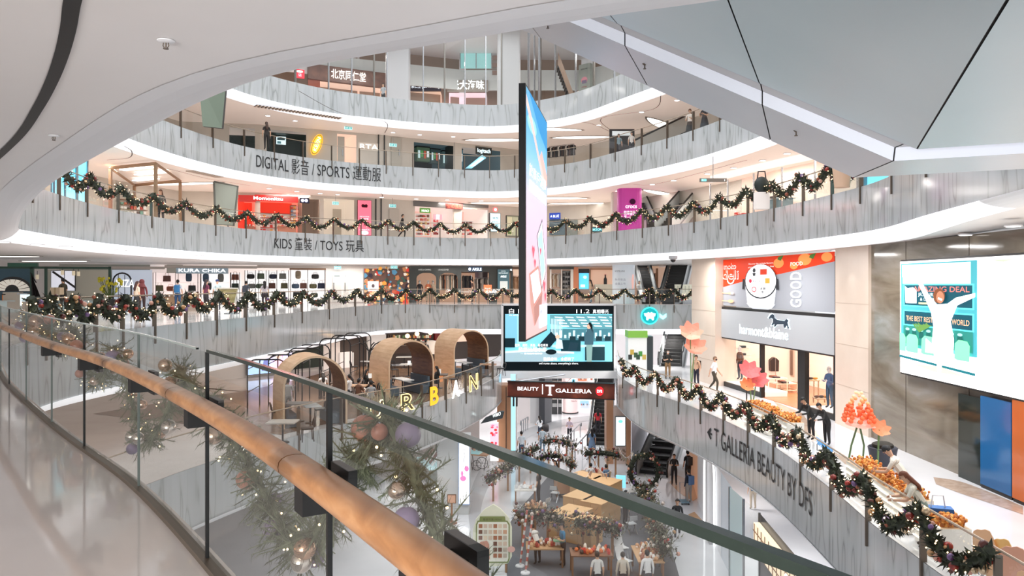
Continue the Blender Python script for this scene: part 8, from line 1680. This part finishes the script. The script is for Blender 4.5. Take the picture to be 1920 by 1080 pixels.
s=thing('light_box','bright blue light box poster of a face at the bottom edge under the promenade','poster',ds.w(ds.s(1520),-.1,z)); t0_,t1_=ds.s(1466),ds.s(1580); zt_=L2-2.3-1.35; MB().box(ds.w((t0_+t1_)/2,-.08,(z+.3+zt_)/2),(abs(t1_-t0_)+.16,.14,zt_-z-.3),mat((20,40,80),.3)).build('frame',s)
p=Pic(ds.w(t0_,-.16,z+.35),(ds.u.x*sg,ds.u.y*sg,0),(0,0,1),(-ds.n.x,-ds.n.y,0),abs(t1_-t0_),zt_-z-.42); p.rect(0,0,1,1,EM((60,176,226),1.0)); p.poly([(.3,.3),(.75,.3),(.72,.8),(.62,.95),(.45,.95),(.33,.8)],EM((226,170,150),.9)); p.poly([(.28,.6),(.34,.95),(.5,1),(.7,.97),(.78,.8),(.62,.88),(.4,.85)],mat((40,30,34))); p.ell(.43,.72,.05,.015,mat((60,40,40))); p.ell(.62,.72,.05,.015,mat((60,40,40))); p.ell(.52,.52,.08,.025,EM((190,80,90),.7)); p.poly([(.51,.7),(.56,.6),(.5,.6)],EM((206,146,130),.8)); p.done('poster_face',s)
# people on the ground floor
gp=lambda px,py,rz,label,**k: person(G_(px,py),rz,label,**k)
gp(1013,826,.4,'woman in a white top pushing a dark pushchair in the hall behind the brown sign',top=(232,234,238),bot=(44,50,66),pose='push',longhair=True,h=1.75)
s=thing('pushchair','dark pushchair in front of the woman in white','pushchair',G_(1023,818)); q=G_(1023,819); MB().raw([V(*q)+V(a_,b_,c_) for a_,b_,c_ in roundbox(.5,.7,.55)[0]]and[(q.x+x,q.y+y,q.z+.4+w_) for x,y,w_ in roundbox(.5,.75,.5)[0]],roundbox(1,1,1)[1],mat((48,44,46),.7)).build('hood',s,'all'); MB().tube([q+V(-.2,-.3,.95),q+V(-.1,0,.4),q+V(.3,.3,.1)],.025,M_STEEL,5).build('frame',s)
for a_,b_ in ((-.2,-.3),(.25,-.25),(-.2,.3),(.25,.3)): MB().tube([q+V(a_-.02,b_,.12),q+V(a_+.02,b_,.12)],.12,M_DARK,10).build('wheel',s)
gp(1068,828,2.9,'person in a pale pink patterned shirt and dark trousers standing by the steel handrail',top=(206,190,206),bot=(40,40,46),arms='phone',h=1.72)
gp(978,862,.2,'man in a white shirt and jeans beside the left tan pillar',top=(222,232,240),bot=(70,90,116),h=1.8); gp(1017,850,.1,'person in a pale blue shirt walking behind the far market fence',top=(196,212,222),bot=(110,136,160),h=1.75)
person(V(*G_(1121,842).xy,z+1.0),.0,'person in a red top riding up the black escalator',top=(206,50,60),bot=(36,34,40),longhair=True,h=1.75); person(V(*G_(1110,862).xy,z+.25),.1,'person in a denim jacket stepping onto the black escalator',top=(120,150,186),bot=(120,150,186),longhair=True,h=1.7,skirt=True)
gp(1264,909,2.9,'man in a black tee and black trousers using a phone right of the wide escalator',top=(36,34,36),bot=(34,34,40),arms='phone',h=1.72); gp(1290,905,.3,'person in black with a dark rucksack near the peach niche',top=(40,40,46),bot=(44,44,50),bag=(66,68,74),h=1.8); gp(1292,943,.5,'person in a dark jacket and grey trousers with a blue bag on a hand truck',top=(36,40,56),bot=(176,164,156),bag=(96,126,170),h=1.72,sleeve='long')
s=thing('hand_truck','small blue grey hand truck on the floor beside the person with the blue bag','trolley',G_(1284,945)); q=G_(1283,944); MB().box(q+V(0,0,.12),(.4,.6,.04),mat((120,150,166),.5)).build('platform',s); MB().tube([q+V(-.15,.28,.12),q+V(-.15,.34,1.0),q+V(.15,.34,1.0),q+V(.15,.28,.12)],.02,M_STEEL,6).build('handle',s)
for a_ in (-.18,.18):
    for b_ in (-.25,.25): MB().tube([q+V(a_-.02,b_,.05),q+V(a_+.02,b_,.05)],.05,M_DARK,8).build('wheel',s)
gp(1270,1010,PI-.2,'man in dark jacket and tan top walking on the white floor beside the market',top=(46,46,48),bot=(60,62,70),pose='walk',sleeve='long',h=1.75,hair=(40,30,26),shoe=(226,226,226))
gp(1412,955,.0,'person in dark shoes and beige trousers half hidden beyond the glass shopfront',top=(40,90,130),bot=(206,190,170),h=1.7)
# ---------------------------------------------------------------- market
def fence(path,label,seed,hh=1.25,rad=.32,posts=4,dens=1.0,frame=True,pat=.2):
    P=[G_(*q) for q in path]; c=cr([(p.x,p.y) for p in P],8); L=[0]
    for a,b in zip(c,c[1:]): L.append(L[-1]+(b-a).length)
    T_=L[-1]
    def at_(f):
        d=f*T_
        for i in range(len(L)-1):
            if L[i+1]>=d: q=c[i].lerp(c[i+1],(d-L[i])/max(1e-6,L[i+1]-L[i])); return V(q.x,q.y,z)
        return V(c[-1].x,c[-1].y,z)
    t=thing('garland_fence',label,'fence',at_(0)); wm=mat((176,134,100),.6)
    for i in range(posts): q=at_((i+.5)/posts); MB().box(q+V(0,0,hh/2),(.1,.1,hh),wm).build('post',t)
    MB().tube([at_(i/12)+V(0,0,hh) for i in range(13)],.05,wm,5).build('top_bar',t); r=random.Random(seed); mb=MB(); N=int(T_*240*dens); cols=[M_PINE,mat((96,100,80),.7),mat((136,138,118),.7),mat((84,74,58),.7)]  # paler grey greens have the haze of the near glass painted in
    mb.tube([at_(i/14)+V(0,0,hh) for i in range(15)],rad*.45,M_PINE,6)
    for i in range(N):
        p=at_(r.random())+V(r.gauss(0,rad*.5),r.gauss(0,rad*.5),hh+r.gauss(0,rad*.55)); d=V(r.uniform(-1,1),r.uniform(-1,1),r.uniform(-.6,1)).normalized()*r.uniform(.1,.24); sd=d.cross(V(.3,.2,1)).normalized()*.035; mb.face([p-sd,p+sd,p+d],cols[i%4])
    mb.build('pine_garland',t); B=[]
    n=min(100,int(T_*15*dens))
    for i in range(n): p=at_(r.random())+V(r.gauss(0,rad*.6),r.gauss(0,rad*.6),hh+r.gauss(0,rad*.6)+.05); bauble(p,r.uniform(.045,.085),(GC+[mat((226,216,206),.2),mat((206,190,180),.2)])[r.randrange(10)],t)
    return t
fence([(915,950),(930,935),(960,915),(985,893),(1008,880)],'pine garland fence climbing at the far left side of the market',1,1.3)
fence([(1020,870),(1040,868),(1060,872),(1078,880)],'pine garland arch fence at the far back of the market',2,1.4); fence([(1098,892),(1125,890),(1162,896)],'pine garland fence at the back right of the market beside the tan pillar',3,1.3)
fence([(968,1018),(995,1020),(1030,1022),(1055,1030)],'dark pine garland fence along the front left of the market',4,1.25,.36,4,2.0); fence([(1080,1034),(1105,1040),(1135,1044),(1160,1052)],'pine garland fence with pale baubles along the front middle of the market',5,1.25,.36,3,2.0)
fence([(1205,962),(1216,990),(1228,1020),(1236,1050),(1246,1090)],'broad pine garland fence covered in baubles along the right side of the market',6,1.2,.42,5,2.2)
fence([(1000,905),(1030,893),(1060,900),(1075,915)],'inner pine garland fence behind the white chairs at the back of the market',7,1.2,.22,3)
# wreath arch
s=thing('wreath_arch','round pine wreath standing between the market and the wide escalator','wreath',G_(1208,945)); q=G_(1208,948); c=q+V(0,0,1.75); r=random.Random(9); mb=MB(); mb.tube([c+V(.72*math.cos(2*PI*i/20),0,.85*math.sin(2*PI*i/20)) for i in range(21)],.12,M_PINE,6,False)
for i in range(620): a=r.random()*2*PI; p=c+V(.72*math.cos(a),0,.85*math.sin(a))+V(r.gauss(0,.1),r.gauss(0,.1),r.gauss(0,.1)); d=V(r.uniform(-1,1),r.uniform(-1,1),r.uniform(-1,1)).normalized()*.2; sd=d.cross(V(0,.3,1)).normalized()*.04; mb.face([p-sd,p+sd,p+d],M_PINE)
mb.build('pine_ring',s)
for i in range(34): a=r.random()*2*PI; bauble(c+V(.72*math.cos(a)+r.gauss(0,.1),-.1+r.gauss(0,.1),.85*math.sin(a)+r.gauss(0,.1)),r.uniform(.05,.08),GC[i%8],s)
MB().tube([q+V(0,.05,0),c-V(0,0,.9)],.06,mat((170,130,96),.5),6).build('post',s)
# wooden cabinets in a stepped group
WB=wood_mat('pale_birch',((214,166,112),(226,182,130),(236,196,148)),.9,(1,1,5),.5)
def cabinet(px,py,w_,d_,h_,rz,label):
    q=G_(px,py); t=thing('storage_cabinet',label,'cabinet',q,rz); MB().box((0,d_/2,h_/2),(w_,d_,h_),WB).build('carcass',t,False,False); MB().box((0,d_/2,h_+.015),(w_+.04,d_+.04,.03),mat((236,190,136),.5)).build('cabinet_top',t,False,False)
    for s_ in(-1,1): MB().box((s_*w_/4,-.012,h_/2),(w_/2-.02,.02,h_-.06),mat((222,176,124),.5)).build('door',t,False,False); MB().box((s_*.05,-.03,h_*.55),(.02,.02,.16),M_DARK).build('handle',t,False,False)
cz=-.62
cabinet(1052,1012,1.25,1.7,1.05,cz,'low birch cabinet at the front left of the stepped wooden group'); cabinet(1084,1022,1.3,1.0,1.05,cz,'low birch cabinet with dark handles at the front right of the wooden group')
cabinet(1076,980,1.2,2.1,1.15,cz,'long birch cabinet in the middle of the wooden group'); cabinet(1108,990,1.1,1.9,1.15,cz,'birch cabinet standing right of the middle of the wooden group'); cabinet(1122,958,1.3,1.3,1.35,cz,'tall birch cabinet at the back of the wooden group'); cabinet(1092,944,1.5,1.0,1.35,cz,'birch cabinet at the back left corner of the wooden group')
# menu board
s=thing('menu_board','large cream leaf shaped menu board with a green header and rows of food photos','sign',G_(925,1060)); Ym=G_(925,1075).y; q=at(923,1060,Ym); w2=(960-886)/F0*Ym; zt_=E-(952-HY)/F0*Ym; hh_=(1062-952)/F0*Ym
o=[(-.5,.10),(-.4,.03),(-.15,0),(.15,0),(.4,.05),(.5,.16),(.5,.62),(.42,.78),(.2,.93),(.02,1.0),(-.2,.92),(-.42,.76),(-.5,.58)]
tl=V(0,.25,0); fb=lambda x,y,dd=0:V(q.x+x*w2,Ym+ y*hh_*.18-dd, zt_-hh_+y*hh_)
MB().prism(o,lambda x,y:fb(x,y),V(0,.12,0),mat((232,232,210),.5,.08)).build('board',s)
p=Pic(fb(-.5,0,.02),(1,0,0),V(0,.18*hh_,hh_),(0,-1,.18),w2,hh_*math.sqrt(1+.18**2)); p.k=1
gr=mat((130,146,84),.5); p.poly([(.1,.06),(.9,.06),(.94,.12),(.94,.68),(.88,.74),(.12,.74),(.08,.68),(.08,.12)],gr); p.poly([(.12,.08),(.88,.08),(.91,.13),(.91,.67),(.86,.72),(.14,.72),(.11,.67),(.11,.13)],mat((240,238,224),.5,.1)); p.poly([(.16,.72),(.84,.72),(.82,.81),(.18,.81)],gr); p.text('聖誕市集 MENU',.26,.745,.03,mat((60,70,40)),.48)
r=random.Random(3)
for j in range(6):
    for i in range(6):
        if j>2 and i<3: continue
        p.rect(.15+.125*i,.62-.095*j,.245+.125*i,.685-.095*j,mat([(206,160,130),(170,110,80),(226,206,180),(120,80,64),(214,190,170),(190,176,160)][r.randrange(6)],.5,.1))
p.poly([(.16,.12),(.44,.12),(.42,.36),(.36,.42),(.2,.4),(.14,.34)],mat((206,150,130),.5,.1)); p.text('好味',.2,.22,.08,mat((246,240,230)),.18,.02); p.ell(.98,.28,.1,.05,mat((226,180,170),.5,.1)); p.done('menu_print',s)
for x in (-.35,.35): MB().tube([V(q.x+x*w2,Ym+.1,z),V(q.x+x*w2,Ym+.1,zt_-hh_+.15)],.05,mat((170,130,96)),6).build('leg',s)
# white and folding chairs
def wchair(px,py,rz,label):
    q=G_(px,py); t=thing('white_chair',label,'chair',q,rz); m=mat((232,232,232),.4); mb=MB(); pts=[]
    for k in range(7): f=k/6; pts.append((.26-.42*min(1,f*1.6) if f<.62 else -.16-.12*(f-.62)/.38, .45 if f<.55 else .45+.5*(f-.55)/.45))
    A=[(-.24,y,h_) for y,h_ in pts];B=[(.24,y,h_) for y,h_ in pts]; mb.strip(A,B,m); mb.strip([(x,y,h_-.03) for x,y,h_ in A],[(x,y,h_-.03) for x,y,h_ in B],m); mb.build('shell',t,'all',False)
    for a_ in (-1,1):
        for b_ in (-1,1): MB().tube([(a_*.18,b_*.16,.44),(a_*.22,b_*.22,0)],.022,m,5).build('leg',t,False,False)
wchair(1164,1046,-2.6,'white moulded chair nearest the middle fence, farther of the two'); wchair(1170,1072,-2.4,'white moulded chair in front of the other one near the middle fence')
def fchair(px,py,rz,label,m=M_STEEL):
    q=G_(px,py); t=thing('folding_chair',label,'chair',q,rz)
    for s_ in (-1,1): MB().tube([(s_*.2,-.24,.85),(s_*.2,.22,0)],.018,m,5).build('front_leg',t,False,False); MB().tube([(s_*.18,.22,.45),(s_*.18,-.26,0)],.018,m,5).build('rear_leg',t,False,False)
    MB().box((0,.02,.45),(.38,.4,.03),mat((206,208,210),.5)).build('seat',t,False,False); MB().box((0,-.22,.74),(.38,.03,.2),mat((206,208,210),.5)).build('backrest',t,False,False)
fchair(1184,1000,.3,'folding chair at the right of the carpet facing the right fence'); fchair(1020,965,.9,'folding chair in the middle of the carpet left of the wooden group'); fchair(1040,940,-.4,'folding chair at the back of the carpet before the tan crate'); fchair(1172,968,2.8,'folding chair behind the pale table on the right of the carpet')
# stalls
def stall(px,py,w_,d_,label,cols,seed,hh=.8,n=26,top=(196,156,116),roof=False):
    q=G_(px,py); t=thing('market_stall',label,'stall',q); r=random.Random(seed); MB().box(q+V(0,d_/2,hh),(w_,d_,.05),mat(top,.5)).build('table_top',t)
    for a_ in (-1,1):
        for b_ in (.06,d_-.06): MB().box(q+V(a_*(w_/2-.06),b_,hh/2),(.07,.07,hh),mat((150,110,80),.5)).build('leg',t)
    mb=MB()
    for i in range(n):
        c=q+V(r.uniform(-w_/2+.1,w_/2-.1),r.uniform(.1,d_-.1),hh+.05); k=r.random(); m=mat(cols[r.randrange(len(cols))],.5,.05)
        if k<.5: mb.ball(c+V(0,0,.05),r.uniform(.05,.09),m,7,5)
        else: mb.lathe(c,[(.05,0),(.07,.12),(.03,.2)],m,7)
    mb.build('small_goods',t,kind='stuff'); return t
WARMC=[(236,226,216),(206,110,90),(170,70,60),(230,190,150),(120,80,60),(246,240,236)]
stall(1022,1066,1.5,.9,'market stall of white cups and small ornaments at the front left of the market',WARMC,1,.75,34); stall(1110,1085,1.6,.9,'market stall with red toys at the front middle of the market',[(206,60,40),(226,120,60),(60,50,46),(236,226,210)],2,.85,30,(140,100,76)); stall(1222,1095,1.0,1.8,'market stall with rows of small bottles at the front right of the market',[(206,160,120),(226,206,190),(170,110,90),(240,236,230)],3,.8,40)
stall(985,950,1.1,1.0,'white topped market stall at the far left side of the market',[(240,240,240),(226,226,230),(206,160,140)],4,.8,16,(236,232,226)); stall(1180,950,1.2,.7,'pale table on the right of the carpet with small white things',[(240,240,240),(206,206,210)],5,.74,9,(226,222,216)); stall(1118,918,1.5,.8,'tan market stall behind the wooden cabinets',WARMC,6,.85,14); stall(1005,985,1.0,.8,'tan market stall left of the folding chair',[(206,160,130),(240,230,220),(150,110,90)],7,.8,12)
s=thing('wooden_crate','tan wooden crate on short legs at the back of the carpet','crate',G_(1060,930)); q=G_(1058,930); MB().box(q+V(0,0,.55),(.95,.7,.65),mat((196,150,116),.5),.2).build('box_body',s)
for a_ in (-.4,.4):
    for b_ in (-.25,.25): MB().box(q+V(a_,b_,.12),(.07,.07,.24),mat((150,110,84),.5),.2).build('leg',s)
s=thing('cyan_sign','glowing pale blue board leaning at the back right of the market','sign',G_(1163,940)); q=G_(1164,940); MB().box(q+V(0,0,.8),(.5,.08,1.1),EM((130,206,250),1.0),-.3).build('board',s); MB().tube([q+V(.1,.1,0),q+V(.05,.05,.5)],.03,M_STEEL,5).build('stand',s)
# bunting
def bunting(x0,y0,h0,x1,y1,h1,label,seed):
    a,b=G_(x0,y0,h0),G_(x1,y1,h1); t=thing('bunting',label,'bunting',a); r=random.Random(seed); n=max(5,int((b-a).length/.42)); C=lambda f:a.lerp(b,f)-V(0,0,.5*math.sin(PI*f)); MB().tube([C(i/12) for i in range(13)],.012,M_WHITE,4).build('string',t); d=(b-a).normalized()
    for i in range(n): p=C((i+.5)/n); m=mat([(226,214,196),(190,150,126),(150,140,120),(236,232,226),(206,176,160)][r.randrange(5)],.7); MB().face([p-d*.14,p+d*.14,p-V(0,0,.3)],m).build('pennant',t)
bunting(1010,935,2.1,1062,968,2.2,'bunting strung from the left fence to the wooden group',1); bunting(1075,985,2.6,1110,980,2.6,'short bunting above the top of the wooden group',2); bunting(1112,935,2.2,1148,955,2.0,'bunting at the back right of the wooden group',3); bunting(1140,995,1.9,1185,985,1.9,'bunting right of the wooden group toward the right fence',4); bunting(1160,905,2.0,1188,915,2.1,'bunting between the back fence and the wreath',5); bunting(1068,885,2.0,1100,895,1.9,'bunting between the two far back fences',6); bunting(1045,905,2.1,1072,915,2.1,'bunting over the inner back fence',7)
# people of the market
gp(1008,1058,.6,'person in a white top with black hair bending over the cup stall',top=(232,228,222),bot=(60,60,64),pose='lean',h=1.6); gp(1056,1062,PI*.6,'man in a blue shirt holding a green tray behind the cup stall',top=(40,120,160),bot=(36,36,42),arms='phone',h=1.7)
s=thing('tray','pale green tray held by the man in the blue shirt','tray',G_(1050,1062,1.0)); MB().rbox(G_(1048,1063,1.06),(.45,.3,.04),.06,mat((130,176,140),.5)).build('tray_base',s); MB().ball(G_(1048,1063,1.1),.06,mat((206,176,90),.5),7,4).build('food',s)
gp(1010,942,1.2,'woman with long dark hair standing by the left market stalls',top=(70,62,58),bot=(50,46,46),longhair=True,h=1.65); gp(1042,922,2,'person in a grey coat standing at the back of the carpet',top=(110,110,116),bot=(60,60,66),longhair=True,sleeve='long',h=1.7); gp(1172,985,-1.2,'person in a dark green top sitting by the pale table',top=(70,84,70),bot=(50,50,54),h=1.62,hair=(30,26,24)); gp(1137,928,.3,'person in a blue top behind the back stall',top=(110,136,160),bot=(60,60,70),h=1.6); gp(1108,925,.2,'person in a white top beside the back stall',top=(230,226,222),bot=(120,110,100),h=1.6)
gp(1120,1122,.1,'visitor in a pale top at the bottom edge before the red toy stall',top=(226,224,220),bot=(60,60,66),h=1.65); gp(1214,1122,.2,'visitor in a white coat at the bottom edge before the bottle stall',top=(236,234,232),bot=(60,60,66),sleeve='long',h=1.7); gp(1168,1120,0,'visitor with black hair in a cream jacket at the bottom edge near the white chairs',top=(206,196,180),bot=(60,60,66),sleeve='long',h=1.6)
for i,(x,y) in enumerate(((985,1075),(975,1062))):
    q=G_(x,y); s=thing('striped_pole','%s red and white striped pole at the front left of the market'%['nearer','farther'][i],'pole',q); mb=MB()
    for k in range(14): mb.tube([q+V(.02*k,0,.16*k),q+V(.02*(k+1),0,.16*(k+1))],.04,mat((206,110,100) if k%2 else (240,236,232),.5),6)
    mb.build('pole',s); MB().lathe(q,[(.2,0),(.18,.05),(.05,.07)],M_WHITE,12).build('foot',s)
